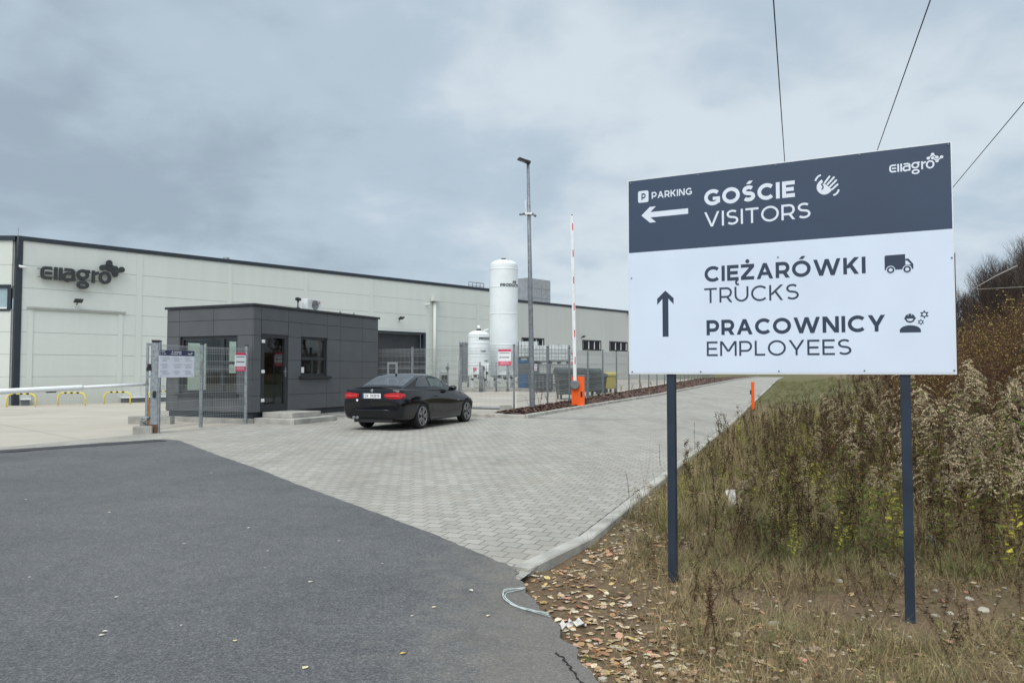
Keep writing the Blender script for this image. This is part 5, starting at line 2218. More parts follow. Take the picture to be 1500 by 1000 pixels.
b.flat([(x - ex_ * .36, bot[1]), (x + ex_ * .36, bot[1]), (x + ex_ * .36, y_w + (tip[1] - y_w) * .42), (x - ex_ * .36, y_w + (tip[1] - y_w) * .42)], FRS, .0012)
b.build('up_arrow', M_SIGNT, brd)
# P in a rounded square
a0, a1 = sp_(95, 290), sp_(136, 242.5)
w, h = a1[0] - a0[0], (sp_(116, 243)[1] - sp_(116, 289)[1])
cx, cy = (a0[0] + a1[0]) / 2, sp_(116, 266)[1]


def rrect(cx, cy, w, h, r, n=5):
    o = []
    for (sx, sy, a) in ((1, 1, 0), (-1, 1, 90), (-1, -1, 180), (1, -1, 270)):
        for i in range(n + 1):
            t = math.radians(a + 90 * i / n)
            o.append((cx + sx * (w / 2 - r) + r * math.cos(t), cy + sy * (h / 2 - r) + r * math.sin(t)))
    return o


b = MB().flat(rrect(cx, cy, w, h, w * .16), FRS, .0012)
pk = b.build('parking_symbol', M_SIGNL, brd)
b = MB()
text(b, 'P', FRS, cx - w * .17, cy - h * .28, h * .56, .22, w * .40, .0018)
b.build('letter', M_SIGNB, pk)
# emblem lettering, top right
e0, e1 = sp_(1088, 170), sp_(1267, 152)
sz = (e1[0] - e0[0]) / 5.03
b = MB()
logo(b, FRS, e0[0], (sp_(1088, 170)[1] + sp_(1250, 157)[1]) / 2, sz, .20, .0012)
b.build('company_lettering', M_SIGNL, brd)


def zz(img, S, ox, oy):
    """local detail pixel -> board"""
    return lambda q: (lambda w: (w.dot(SX), w.z + SL.z - zb_))(on_plane(ox + q[0] / S, oy + q[1] / S, SL, SN) - SL)


# waving hand
hz_ = zz(None, 15.0, 1160, 240)
b = MB()


def hp_(l):
    return [hz_(q) for q in l]


palm = [(700, 440), (760, 470), (800, 505), (830, 535), (880, 570), (860, 610), (820, 645), (770, 672), (712, 685), (650, 672), (600, 640), (562, 595), (545, 540), (550, 480),
        (575, 430), (610, 390), (650, 352), (685, 385), (675, 420), (640, 458)]
ft = .0012
b.flat(hp_(palm), FRS, ft)
tw = abs(hz_((0, 0))[0] - hz_((42, 0))[0])
for (p, q) in (((712, 440), (828, 285)), ((775, 470), (925, 305)), ((822, 525), (975, 372)), ((872, 580), (1005, 460))):
    for quad in stroke(hp_([p, q]), tw * 1.0):
        b.flat(quad, FRS, ft + .0004)
    for quad in disc(*hz_(q), tw * .5, 12):
        b.flat(quad, FRS, ft + .0007)
hand = b.build('waving_hand', M_SIGNL, brd)
b = MB()
for quad in stroke(hp_([(650, 455), (672, 480), (690, 510), (685, 540), (655, 572)]), tw * .62) + stroke(hp_([(700, 395), (690, 425), (655, 455)]), tw * .62):
    b.flat(quad, FRS, ft + .0012)
b.build('thumb_crease', M_SIGNB, hand)
b = MB()
for pl_ in ([(520, 385), (535, 340), (565, 300), (600, 270), (640, 255)], [(1030, 570), (1020, 610), (995, 650), (955, 680), (910, 695)]):
    for quad in stroke(hp_(pl_), tw * .95):
        b.flat(quad, FRS, ft)
b.build('motion_mark', M_SIGNL, hand)
# truck
tz = zz(None, 7.14, 1280, 360)
b = MB()


def tp(l):
    return [tz(q) for q in l]


b.flat(tp([(112, 118), (122, 104), (327, 88), (329, 246), (114, 258)]), FRS, ft)
b.flat(tp([(329.5, 136), (362, 135), (413, 190), (414, 241), (329.5, 246)]), FRS, ft)
trk = b.build('truck_symbol', M_SIGNT, brd)
b = MB()
b.flat(tp([(331, 157), (350, 156), (390, 197), (331, 199)]), FRS, ft + .0005)
rw = abs(tz((0, 0))[0] - tz((39, 0))[0])
for c in ((176, 254), (349, 246)):
    b.flat(disc(*tz(c), rw * 1.22)[0], FRS, ft + .0004)
b.build('cut_out', M_SIGNW, trk)
b = MB()
for c in ((176, 254), (349, 246)):
    for quad in stroke(ring(*tz(c), rw * .76, rw * .76, 24), rw * .46, True):
        b.flat(quad, FRS, ft + .0009)
b.build('wheel', M_SIGNT, trk)
# worker with helmet and gears
b = MB()
b.flat(tp([(271, 908), (271, 880), (285, 858), (310, 843), (345, 833), (385, 830), (425, 834), (460, 845), (482, 860), (493, 880), (493, 904)]), FRS, ft)
hc = tz((378, 757))
hr = abs(tz((0, 0))[0] - tz((52, 0))[0])
b.flat(disc(*hc, hr, 28)[0], FRS, ft)
for quad in stroke(tp([(317, 761), (440, 756)]), hr * .24):
    b.flat(quad, FRS, ft + .0004)
wk = b.build('worker_symbol', M_SIGNT, brd)
b = MB()
b.flat([(hc[0] + hr * .64 * math.cos(math.radians(a)), hc[1] - hr * .12 + hr * .52 * math.sin(math.radians(a))) for a in range(180, 361, 15)], FRS, ft + .0008)
for sx in (-.34, .34):
    for quad in stroke([(hc[0] + sx * hr, hc[1] + hr * .55), (hc[0] + sx * hr * 1.02, hc[1] + hr * 1.1)], hr * .12):
        b.flat(quad, FRS, ft + .0008)
b.build('cut_out', M_SIGNW, wk)
for (c, r) in (((528, 717), 34), ((492, 797), 25)):
    b = MB()
    cc = tz(c)
    rr = abs(tz((0, 0))[0] - tz((r, 0))[0])
    for quad in stroke(ring(*cc, rr * .72, rr * .72, 24), rr * .36, True):
        b.flat(quad, FRS, ft)
    for i in range(6):
        a = math.radians(60 * i + 30)
        for quad in stroke([(cc[0] + rr * .86 * math.cos(a), cc[1] + rr * .86 * math.sin(a)), (cc[0] + rr * 1.28 * math.cos(a), cc[1] + rr * 1.28 * math.sin(a))], rr * .42):
            b.flat(quad, FRS, ft + .0004)
    b.build('gear_symbol', M_SIGNT, brd)
# rivets
b = MB()
for q in [(66, 215), (332, 181), (640, 143), (970, 102), (1322, 61), (69, 588), (648, 505), (1335, 507), (72, 957), (343, 957), (652, 955), (990, 953), (1345, 952)]:
    c = sp_(*q)
    o_ = FRS[0] + FRS[1] * c[0] + FRS[2] * c[1]
    b.lathe([(.0055, 0), (.0055, .003), (.003, .0045)], 10, 0, Matrix.Translation(o_) @ Matrix.Rotation(PI / 2, 4, 'X'))
b.build('rivet', M_GALVD, brd)


def sgn(px, py, back):
    q = on_plane(px, py, SL - SN * back, SN) - SL
    return q.dot(SX)


for (px, lab) in ((983.5, None), (1326, None)):
    x = sgn(px, 550, .035)
    w_ = SL + SX * x - SN * .035
    zg = float(gz(w_.x, w_.y)) - zb_
    MB().bevbox(x - .028, x + .028, .0075, .0635, zg - .3, SHT - .03, .005).build('post', M_POST, sign)
MB().box(SW - .030, SW + .006, .0075, .035, .02, SHT * .52).build('rear_batten', M_POST, sign)
b = MB()
for z in (.15, SHT * .5, SHT - .15):
    b.box(.05, SW - .05, .064, .085, z - .02, z + .02)
b.build('rear_rail', M_POST, sign)


# ================================================================== CAR
def crom(P, n):
    """Catmull-Rom through rows of P (k, ...) giving n samples per span"""
    P = np.asarray(P, float)
    Q = np.concatenate([[2 * P[0] - P[1]], P, [2 * P[-1] - P[-2]]])
    o = []
    for i in range(len(P) - 1):
        a, b, c, d = Q[i:i + 4]
        for j in range(n):
            t = j / n
            o.append(.5 * (2 * b + (c - a) * t + (2 * a - 5 * b + 4 * c - d) * t * t + (3 * b - a - 3 * c + d) * t ** 3))
    o.append(P[-1])
    return np.array(o)


class Loft:
    """half sections (x, [(y, z)...]) from bottom/base to the centre line, mirrored"""
    def __init__(s, st, nx=5, ns=4):
        A = np.array([[(x, y, z) for (y, z) in sec] for x, sec in st])
        A = crom(A, nx)
        A = crom(A.transpose(1, 0, 2), ns).transpose(1, 0, 2)
        s.A = A

    def mesh(s, mb, mi=0, caps=True):
        A = s.A
        R = A.copy()
        R[:, :, 1] *= -1
        full = np.concatenate([A, R[:, ::-1][:, 1:(-1 if abs(A[0, 0, 1]) < 1e-6 else None)]], 1)
        ni, nj = full.shape[:2]
        fs = []
        for i in range(ni - 1):
            for j in range(nj - 1):
                a = i * nj + j
                fs.append((a, a + 1, a + nj + 1, a + nj))
            fs.append((i * nj + nj - 1, i * nj, (i + 1) * nj, (i + 1) * nj + nj - 1))
        o = len(mb.v)
        mb.add(full.reshape(-1, 3), fs, mi, True)
        if caps:
            mb.f.append(tuple(o + j for j in range(nj))[::-1])
            mb.f.append(tuple(o + (ni - 1) * nj + j for j in range(nj)))
            mb.m += [mi, mi]
            mb.s += [True, True]
        return mb


body_st = [
    (-1.045, [(0, .40), (.50, .40), (.66, .44), (.70, .56), (.69, .68), (.66, .74), (.60, .78), (0, .79)]),
    (-1.03, [(0, .32), (.58, .32), (.74, .40), (.79, .57), (.785, .71), (.74, .80), (.66, .93), (0, .965)]),
    (-.98, [(0, .29), (.64, .29), (.80, .37), (.84, .57), (.83, .73), (.775, .89), (.69, 1.01), (0, 1.045)]),
    (-.88, [(0, .26), (.68, .26), (.83, .35), (.865, .57), (.855, .74), (.80, .92), (.70, 1.025), (0, 1.058)]),
    (-.55, [(0, .23), (.70, .23), (.85, .33), (.885, .56), (.88, .74), (.825, .935), (.71, 1.01), (0, 1.045)]),
    (-.1, [(0, .21), (.72, .21), (.86, .31), (.897, .55), (.893, .74), (.845, .94), (.74, .99), (0, 1.0)]),
    (.45, [(0, .19), (.74, .19), (.86, .27), (.885, .52), (.882, .74), (.845, .935), (.75, .965), (0, .98)]),
    (1.2, [(0, .18), (.76, .18), (.862, .25), (.878, .50), (.873, .72), (.838, .92), (.76, .945), (0, .96)]),
    (1.85, [(0, .18), (.76, .18), (.862, .25), (.885, .50), (.878, .71), (.83, .905), (.74, .95), (0, .98)]),
    (2.3, [(0, .19), (.74, .19), (.86, .28), (.89, .52), (.883, .70), (.815, .865), (.70, .925), (0, .955)]),
    (2.76, [(0, .20), (.72, .20), (.85, .31), (.892, .53), (.882, .68), (.80, .805), (.66, .865), (0, .90)]),
    (3.2, [(0, .20), (.66, .20), (.80, .30), (.85, .50), (.835, .62), (.75, .715), (.60, .77), (0, .80)]),
    (3.42, [(0, .22), (.56, .22), (.67, .30), (.72, .47), (.71, .56), (.63, .64), (.50, .68), (0, .70)]),
    (3.52, [(0, .28), (.38, .28), (.46, .34), (.52, .46), (.51, .52), (.46, .57), (.36, .60), (0, .615)]),
]
gh_st = [
    (-.60, [(.64, 1.005), (.635, 1.012), (.63, 1.02), (.61, 1.03), (.35, 1.042), (0, 1.05)]),
    (-.30, [(.735, .965), (.69, 1.03), (.655, 1.085), (.61, 1.13), (.36, 1.155), (0, 1.165)]),
    (0.0, [(.78, .95), (.71, 1.07), (.65, 1.175), (.59, 1.24), (.34, 1.265), (0, 1.275)]),
    (.26, [(.795, .94), (.715, 1.10), (.645, 1.235), (.575, 1.312), (.33, 1.343), (0, 1.352)]),
    (.55, [(.80, .935), (.72, 1.11), (.645, 1.265), (.570, 1.335), (.33, 1.368), (0, 1.377)]),
    (.95, [(.80, .93), (.72, 1.10), (.645, 1.258), (.570, 1.328), (.33, 1.365), (0, 1.375)]),
    (1.28, [(.80, .925), (.725, 1.07), (.655, 1.21), (.58, 1.285), (.34, 1.328), (0, 1.34)]),
    (1.62, [(.795, .915), (.735, 1.015), (.69, 1.10), (.625, 1.165), (.37, 1.20), (0, 1.212)]),
    (1.92, [(.785, .91), (.75, .965), (.72, 1.01), (.67, 1.04), (.40, 1.07), (0, 1.08)]),
    (2.18, [(.74, .90), (.735, .91), (.73, .92), (.70, .93), (.42, .945), (0, .955)]),
]
CPOS = Vector((-3.01, 19.02, 0))
CHEAD = math.radians(90 - 21.5)
car = thing('parked_car', 'black two-door coupe parked on the paved drive in front of the gatehouse', 'car', CPOS, CHEAD)

M_TINT = m_clear('tinted_glass', (.62, .72, .70))
M_TINTD = m_clear('dark_tinted_glass', (.62, .68, .72), .20)
lo = Loft(body_st, 6, 4)
car.scale = (.945, .97, .985)
b = MB()
lo.mesh(b)
body = b.build('body', [M_CAR, M_BLACK], car)
cut = MB()
WR, WB, AR = .325, 2.76, .368
for x in (0, WB):
    for s_ in (-1, 1):
        cut.tube([(x, s_ * .60, .325), (x, s_ * 1.2, .325)], AR, 40, 0)
cu = cut.build('cutter', M_BLACK)
for o_ in (cu, body):
    bm = bmesh.new()
    bm.from_mesh(o_.data)
    bmesh.ops.remove_doubles(bm, verts=bm.verts[:], dist=1e-5)
    bmesh.ops.triangulate(bm, faces=[f for f in bm.faces if len(f.verts) > 4])
    bmesh.ops.recalc_face_normals(bm, faces=bm.faces[:])
    bm.to_mesh(o_.data)
    bm.free()
cu.matrix_world = Matrix.Translation(CPOS) @ Matrix.Rotation(CHEAD, 4, 'Z') @ Matrix.Diagonal((.945, .97, .985, 1))
md = body.modifiers.new('arches', 'BOOLEAN')
md.operation = 'DIFFERENCE'
md.solver = 'EXACT'
md.object = cu
bpy.context.view_layer.update()
dg = bpy.context.evaluated_depsgraph_get()
nm = bpy.data.meshes.new_from_object(body.evaluated_get(dg), depsgraph=dg)
body.modifiers.clear()
body.data = nm
nm.name = 'body'
bpy.data.objects.remove(cu)

gl_o = Loft(gh_st, 6, 4)
GA = gl_o.A


def gsurf(fi, fj, off=0.0):
    """point on the greenhouse skin at fractional indices, pushed out"""
    ni, nj = GA.shape[:2]

    def S(a, c):
        a, c = min(max(a, 0), ni - 1.001), min(max(c, 0), nj - 1.001)
        i, j = int(a), int(c)
        u, v = a - i, c - j
        return (GA[i, j] * (1 - u) + GA[i + 1, j] * u) * (1 - v) + (GA[i, j + 1] * (1 - u) + GA[i + 1, j + 1] * u) * v
    p = S(fi, fj)
    if off:
        du = S(fi + .3, fj) - S(fi - .3, fj)
        dv = S(fi, fj + .3) - S(fi, fj - .3)
        n = np.cross(du, dv)
        n = n / (np.linalg.norm(n) + 1e-9)
        if n[1] < 0 and abs(n[1]) > .2 or (abs(n[1]) <= .2 and n[2] < 0):
            n = -n
        p = p + n * off
    return p


def x_index(x):
    return float(np.interp(x, GA[:, 0, 0], np.arange(len(GA))))


def roof_shell():
    """roof and pillars, open where the side windows and screens are"""
    A = GA
    R = A.copy()
    R[:, :, 1] *= -1
    full = np.concatenate([A, R[:, ::-1][:, 1:]], 1)
    ni, nj = full.shape[:2]
    h = A.shape[1]
    fs = []
    for i in range(ni - 1):
        x = (A[i, 0, 0] + A[i + 1, 0, 0]) / 2
        for j in range(nj - 1):
            jj = min(j, nj - 2 - j) + .5
            if 3.0 < jj < 10.5 and (.70 < x < 1.50 or (.10 < x < .50)):
                continue
            if jj > 13 and (1.46 < x < 2.0 or -.44 < x < .10):
                continue
            a = i * nj + j
            fs.append((a, a + 1, a + nj + 1, a + nj))
    b = MB().add(full.reshape(-1, 3), fs, 0, True)
    o = b.build('roof', M_CAR, car)
    md_ = o.modifiers.new('skin', 'SOLIDIFY')
    md_.thickness = .03
    md_.offset = -1 if False else 0.0
    return o


roof_shell()


def side_glass(lo_hi, x0, x1, off, n=18):
    """lo_hi(x) -> (low, high) fractional section index; returns both sides as separate builders"""
    res = []
    for s_ in (1, -1):
        b = MB()
        vs, fs = [], []
        for i in range(n + 1):
            x = x0 + (x1 - x0) * i / n
            l, h = lo_hi(x)
            for k in range(5):
                p = gsurf(x_index(x), l + (h - l) * k / 4, off)
                vs.append((p[0], p[1] * s_, p[2]))
        for i in range(n):
            for k in range(4):
                a = i * 5 + k
                fs.append((a, a + 1, a + 6, a + 5) if s_ < 0 else (a + 5, a + 6, a + 1, a))
        b.add(vs, fs, 0, True)
        res.append(b)
    return res


def quarter(x):
    # narrow and pointed at the rear, full height at the pillar
    u = min(1, max(0, (x + .12) / .52))
    hi = 4.0 + 7.6 * math.sin(u * PI / 2) ** .8
    lo_ = 2.6 + 1.4 * (1 - u) ** 2
    return lo_, max(hi, lo_ + .15)


def doorg(x):
    u = min(1, max(0, (1.86 - x) / .45))
    return 2.4, 2.5 + 9.0 * u ** .75


qx, dx_ = (-.12, .56), (.64, 1.86)
for (fn, xr, nm_) in ((quarter, qx, 'quarter_window'), (doorg, dx_, 'door_window')):
    for bb_ in side_glass(fn, xr[0], xr[1], .020):
        bb_.build(nm_, M_CGLASS if nm_ == 'quarter_window' else M_TINT, car)


# rear window and windscreen across the car
def cross_glass(x0, x1, jmin, off, n=12):
    vs, fs = [], []
    m = 9
    for i in range(n + 1):
        x = x0 + (x1 - x0) * i / n
        js = [jmin + (GA.shape[1] - 1.001 - jmin) * k / (m - 1) for k in range(m)]
        row = []
        for j in js:
            p = gsurf(x_index(x), j, 0)
            row.append((p[0] - (.004 if x0 < .5 else -.004), p[1], p[2] + off))
        row = row + [(p[0], -p[1], p[2]) for p in row[::-1][1:]]
        vs += row
    w = 2 * m - 1
    for i in range(n):
        for k in range(w - 1):
            a = i * w + k
            fs.append((a, a + 1, a + w + 1, a + w))
    return MB().add(vs, fs, 0, True)


cross_glass(-.50, .17, 12.6, .022).build('rear_window', M_TINTD, car)
cross_glass(1.40, 2.08, 12.6, .022).build('windscreen', M_TINT, car)
for y in (-.36, .36):
    st_ = MB().bevbox(.55, .72, y - .24, y + .24, .7, 1.10, .05).bevbox(.56, .66, y - .13, y + .13, 1.11, 1.24, .04)
    st_.build('seat', M_BLACK, car)
# boot lid lip
b = MB()
vs, fs = [], []
for i in range(17):
    y = -.68 + 1.36 * i / 16
    xx = -.985 + .10 * (abs(y) / .68) ** 3
    z = 1.052 - .035 * (abs(y) / .68) ** 2.2
    vs += [(xx - .03, y, z + .012), (xx + .10, y, z + .006), (xx, y, z - .03)]
for i in range(16):
    a = i * 3
    fs += [(a, a + 1, a + 4, a + 3), (a + 1, a + 2, a + 5, a + 4), (a + 2, a, a + 3, a + 5)]
b.add(vs, fs, 0, True)
b.build('boot_lip', M_CAR, car)


# lamps wrap the rear corners
def body_y(x, z):
    """outer half width of the body at x, z"""
    A = lo.A
    i = int(np.clip(np.searchsorted(A[:, 0, 0], x), 1, len(A) - 1))
    u = (x - A[i - 1, 0, 0]) / (A[i, 0, 0] - A[i - 1, 0, 0])
    S = A[i - 1] * (1 - u) + A[i] * u
    k = np.argmax(S[:, 1])
    zs, ys_ = S[k:, 2], S[k:, 1]
    o_ = np.argsort(zs)
    return float(np.interp(z, zs[o_], ys_[o_]))


def body_pt(u, z, off):
    """walk round the rear corner: u runs from the middle of the tail outwards, then forwards along the flank"""
    path = []
    for yy in np.linspace(.30, .70, 9):
        path.append((None, yy))
    A = lo.A
    P = []
    for yy in np.linspace(.30, .66, 8):
        # rearmost x at this half width and height
        best = None
        for i in range(len(A) - 1, -1, -1):
            if body_y(A[i, 0, 0], z) >= yy and A[i, -1, 2] >= z:
                best = A[i, 0, 0]
        P.append((best if best is not None else -1.0, yy))
    for xx in (-1.0, -.97, -.92, -.85, -.78, -.70, -.60):
        P.append((xx, body_y(xx, z)))
    P = np.array(P)
    # smooth and measure along the path
    seg = np.concatenate([[0], np.cumsum(np.linalg.norm(np.diff(P, axis=0), axis=1))]) + .30
    x, y = np.interp(u, seg, P[:, 0]), np.interp(u, seg, P[:, 1])
    x2, y2 = np.interp(u + .04, seg, P[:, 0]), np.interp(u + .04, seg, P[:, 1])
    x1, y1 = np.interp(u - .04, seg, P[:, 0]), np.interp(u - .04, seg, P[:, 1])
    t = np.array([x2 - x1, y2 - y1])
    t /= np.linalg.norm(t) + 1e-9
    n = np.array([-t[1], t[0]])
    return (x + n[0] * off, y + n[1] * off, z)


for s_ in (1, -1):
    # rings down the lamp: outline in plan following the bodywork
    def lamp_strip(pts, mi_mat, parent, name, off):
        b = MB()
        vs, fs = [], []
        for (x, y, z0, z1) in pts:
            for k in range(5):
                z = z0 + (z1 - z0) * k / 4
                bulge = off * math.sin(PI * (k + .6) / 5.2)
                q = body_pt(y, z, bulge + .013)
                vs.append((q[0], s_ * q[1], q[2]))
        n = len(pts)
        for i in range(n - 1):
            for k in range(4):
                a = i * 5 + k
                fs.append((a, a + 1, a + 6, a + 5))
        b.add(vs, fs, 0, True)
        return b.build(name, mi_mat, parent)
    pts = [(0, .36, .835, .885), (0, .42, .80, .905), (0, .50, .788, .915), (0, .58, .782, .922), (0, .65, .778, .928), (0, .72, .776, .93)]
    pts += [(0, .76 + .022 * i, .776 + .006 * i, .93 - .005 * i) for i in range(1, 9)]
    L_ = lamp_strip(pts, M_TAIL, car, 'tail_lamp', .014)
    b = MB()
    vs, fs = [], []
    for u in (.42, .50, .58, .66, .74, .82):
        for z in (.838, .868):
            q = body_pt(u, z, .030)
            vs.append((q[0], s_ * q[1], q[2]))
    for i in range(5):
        a = 2 * i
        fs.append((a, a + 1, a + 3, a + 2))
    b.add(vs, fs, 0, True)
    b.build('light_strip', M_TAIL2, L_)
# number plate
pl_ = MB().bevbox(-1.062, -1.044, -.26, .26, .79, .905, .004).build('number_plate', M_PRINTW, car)
FRP = (Vector((-1.0625, .26, .79)), Vector((0, -1, 0)), Vector((0, 0, 1)), Vector((-1, 0, 0)))
b = MB()
text(b, 'DW', FRP, .065, .022, .072, .17, .105, .001)
text(b, '7KR19', FRP, .215, .022, .072, .17, .27, .001)
b.build('characters', M_DKTX, pl_)
MB().flat([(.002, .003), (.04, .003), (.04, .112), (.002, .112)], FRP, .001).build('blue_band', M_BLUE, pl_)
# round badge, bumper crease, lower insert, exhaust
Mb = Matrix.Translation((-1.035, 0, .975)) @ Matrix.Rotation(-PI / 2, 4, 'Y')
MB().lathe([(.04, 0), (.04, .008), (.034, .012)], 20, 0, Mb).build('round_badge', M_ALLOY, car)
b = MB().flat([(.0 + .35, .0), (.41, .0), (.40, .04), (.36, .045)], (Vector((-1.048, -.12 + .71, .70)), Vector((0, -1, 0)), Vector((0, 0, 1)), Vector((-1, 0, 0))), .012)
Mb2 = Matrix.Translation((-1.05, .42, .74)) @ Matrix.Rotation(-PI / 2, 4, 'Y')
MB().lathe([(.03, 0), (.03, .004)], 14, 0, Mb2).build('sticker', M_PRINTW, car)
b = MB()
vs, fs = [], []
for i in range(21):
    y = -.78 + 1.56 * i / 20
    x = -1.056 + .20 * (abs(y) / .78) ** 4.5
    vs += [(x - .006, y, .47), (x - .016, y, .50), (x - .004, y, .515)]
for i in range(20):
    a = 3 * i
    fs += [(a, a + 3, a + 4, a + 1), (a + 1, a + 4, a + 5, a + 2)]
b.add(vs, fs, 0, True)
b.build('bumper_crease', M_CAR, car)
b = MB()
for y in (.52, .42):
    b.tube([(-1.06, y, .315), (-.8, y, .315)], .036, 12)
b.build('exhaust_tip', M_ALLOY, car)
b = MB().box(-.98, -.3, -.55, .55, .20, .285).box(-.2, 2.9, -.6, .6, .155, .22)
b.build('underbody', M_BLACK, car)
# roof aerial
b = MB()
b.add([(.10, 0, 1.325), (.24, -.022, 1.352), (.24, .022, 1.352), (.13, 0, 1.395), (.20, 0, 1.385)], [(0, 1, 4, 3), (0, 3, 4, 2), (0, 2, 1), (1, 2, 4)])
b.build('roof_aerial', M_CAR, car)
# mirrors, handles, shut lines, sill
for s_ in (1, -1):
    b = MB()
    pr_ = [(.0, -.12), (.045, -.10), (.068, -.04), (.07, .03), (.05, .09), (.0, .115)]
    Mm = Matrix.Translation((1.62, s_ * .965, 1.0)) @ Matrix.Rotation(PI / 2, 4, 'X') @ Matrix.Diagonal((1.1, 1.0, 1.0, 1))
    b.lathe(pr_, 16, 0, Mm)
    b.tube([(1.66, s_ * .80, .93), (1.63, s_ * .89, .965)], .022, 8)
    mr = b.build('mirror', M_CAR, car)
    y = body_y(.78, .80)
    MB().bevbox(.68, .88, s_ * y - .012, s_ * y + .012, .795, .825, .008).build('door_handle', M_CAR, car)
    b = MB()
    for x, z0, z1 in ((.60, .36, .90), (1.88, .40, .88)):
        vs, fs = [], []
        for k in range(10):
            z = z0 + (z1 - z0) * k / 9
            xx = x - (.10 * (1 - k / 9) ** 2 if x < 1 else -.05 * (1 - k / 9) ** 2)
            yy = body_y(xx, z) + .0012
            vs += [(xx - .004, s_ * yy, z), (xx + .004, s_ * yy, z)]
        for k in range(9):
            a = 2 * k
            fs.append((a, a + 1, a + 3, a + 2))
        b.add(vs, fs)
    b.build('shut_line', M_BLACK, car)
    MB().bevbox(2.10, 2.20, s_ * (body_y(2.15, .66)) - .006, s_ * body_y(2.15, .66) + .006, .645, .675, .004).build('side_repeater', M_TAIL2 if False else M_ALLOY, car)
    b = MB()
    vs, fs = [], []
    for k in range(14):
        x = .45 + 1.85 * k / 13
        for (dy, z) in ((-.01, .205), (.012, .215), (.016, .25), (-.004, .275)):
            vs.append((x, s_ * (body_y(x, .5) - .025 + dy), z))
    for k in range(13):
        for q in range(3):
            a = k * 4 + q
            fs.append((a, a + 1, a + 5, a + 4))
    b.add(vs, fs, 0, True)
    b.build('sill', M_CAR, car)
# headlamps
for s_ in (1, -1):
    b = MB()
    vs, fs = [], []
    for (x, z0, z1) in ((3.02, .60, .66), (3.15, .57, .68), (3.28, .55, .67), (3.38, .54, .64)):
        for z in (z0, z1):
            vs.append((x + .01, s_ * (body_y(x, z) + .012), z))
    for k in range(3):
        a = 2 * k
        fs.append((a, a + 1, a + 3, a + 2))
    b.add(vs, fs, 0, True)
    b.build('headlamp', M_CGLASS, car)


def make_wheel(s_):
    """wheel about its own centre, outer face towards s_*y"""
    w = bpy.data.objects.new('wheel', None)
    w.empty_display_size = .1
    COL.objects.link(w)
    w.parent = car
    M = Matrix.Rotation(-s_ * PI / 2, 4, 'X')
    R = .325
    b = MB().lathe([(.225, -.10), (.25, -.112), (.30, -.11), (R - .008, -.095), (R, -.06), (R, .06), (R - .008, .095), (.30, .11), (.25, .112), (.226, .10)], 40, 0, M)
    b.build('tyre', M_TYRE, w)
    b = MB().lathe([(.236, .02), (.244, .10), (.236, .116), (.218, .110), (.205, .03)], 40, 0, M)
    for i in range(5):
        for da in (-.16, .16):
            a0 = 2 * PI * i / 5 + da * .9
            a1 = 2 * PI * i / 5 + da * 1.35
            p0 = Vector((.05 * math.cos(a0), .05 * math.sin(a0), .090))
            p1 = Vector((.224 * math.cos(a1), .224 * math.sin(a1), .104))
            d = (p1 - p0).normalized()
            t = d.cross(Vector((0, 0, 1))).normalized() * .021
            up = Vector((0, 0, .012))
            vs = [p0 - t, p0 + t, p1 + t * 1.1, p1 - t * 1.1]
            vs = [M @ (v - up * 2.2) for v in vs] + [M @ (v + up) for v in vs]
            b.add(vs, [(3, 2, 1, 0), (4, 5, 6, 7), (0, 1, 5, 4), (1, 2, 6, 5), (2, 3, 7, 6), (3, 0, 4, 7)])
    b.lathe([(.066, .05), (.066, .082), (.05, .096), (.02, .1)], 20, 0, M)
    b.build('rim', M_ALLOY, w)
    b = MB().lathe([(.16, .0), (.16, .03), (.05, .035)], 28, 0, M)
    b.build('brake_disc', M_HVACD, w)
    MB().lathe([(.205, -.02), (.205, .0), (.02, .001)], 28, 0, M).build('inner_barrel', M_BLACK, w)
    return w


for s_ in (1, -1):
    w = make_wheel(s_)
    w.location = (0, s_ * .775, .325)
    w2 = copy_tree(w, car)
    w2.location = (WB, s_ * .775, .325)


# ================================================================== VEGETATION
def lin(r, g_, b_):
    f = lambda c: (c / 255 / 12.92) if c / 255 <= .04045 else ((c / 255 + .055) / 1.055) ** 2.4
    return np.array([f(r), f(g_), f(b_)])


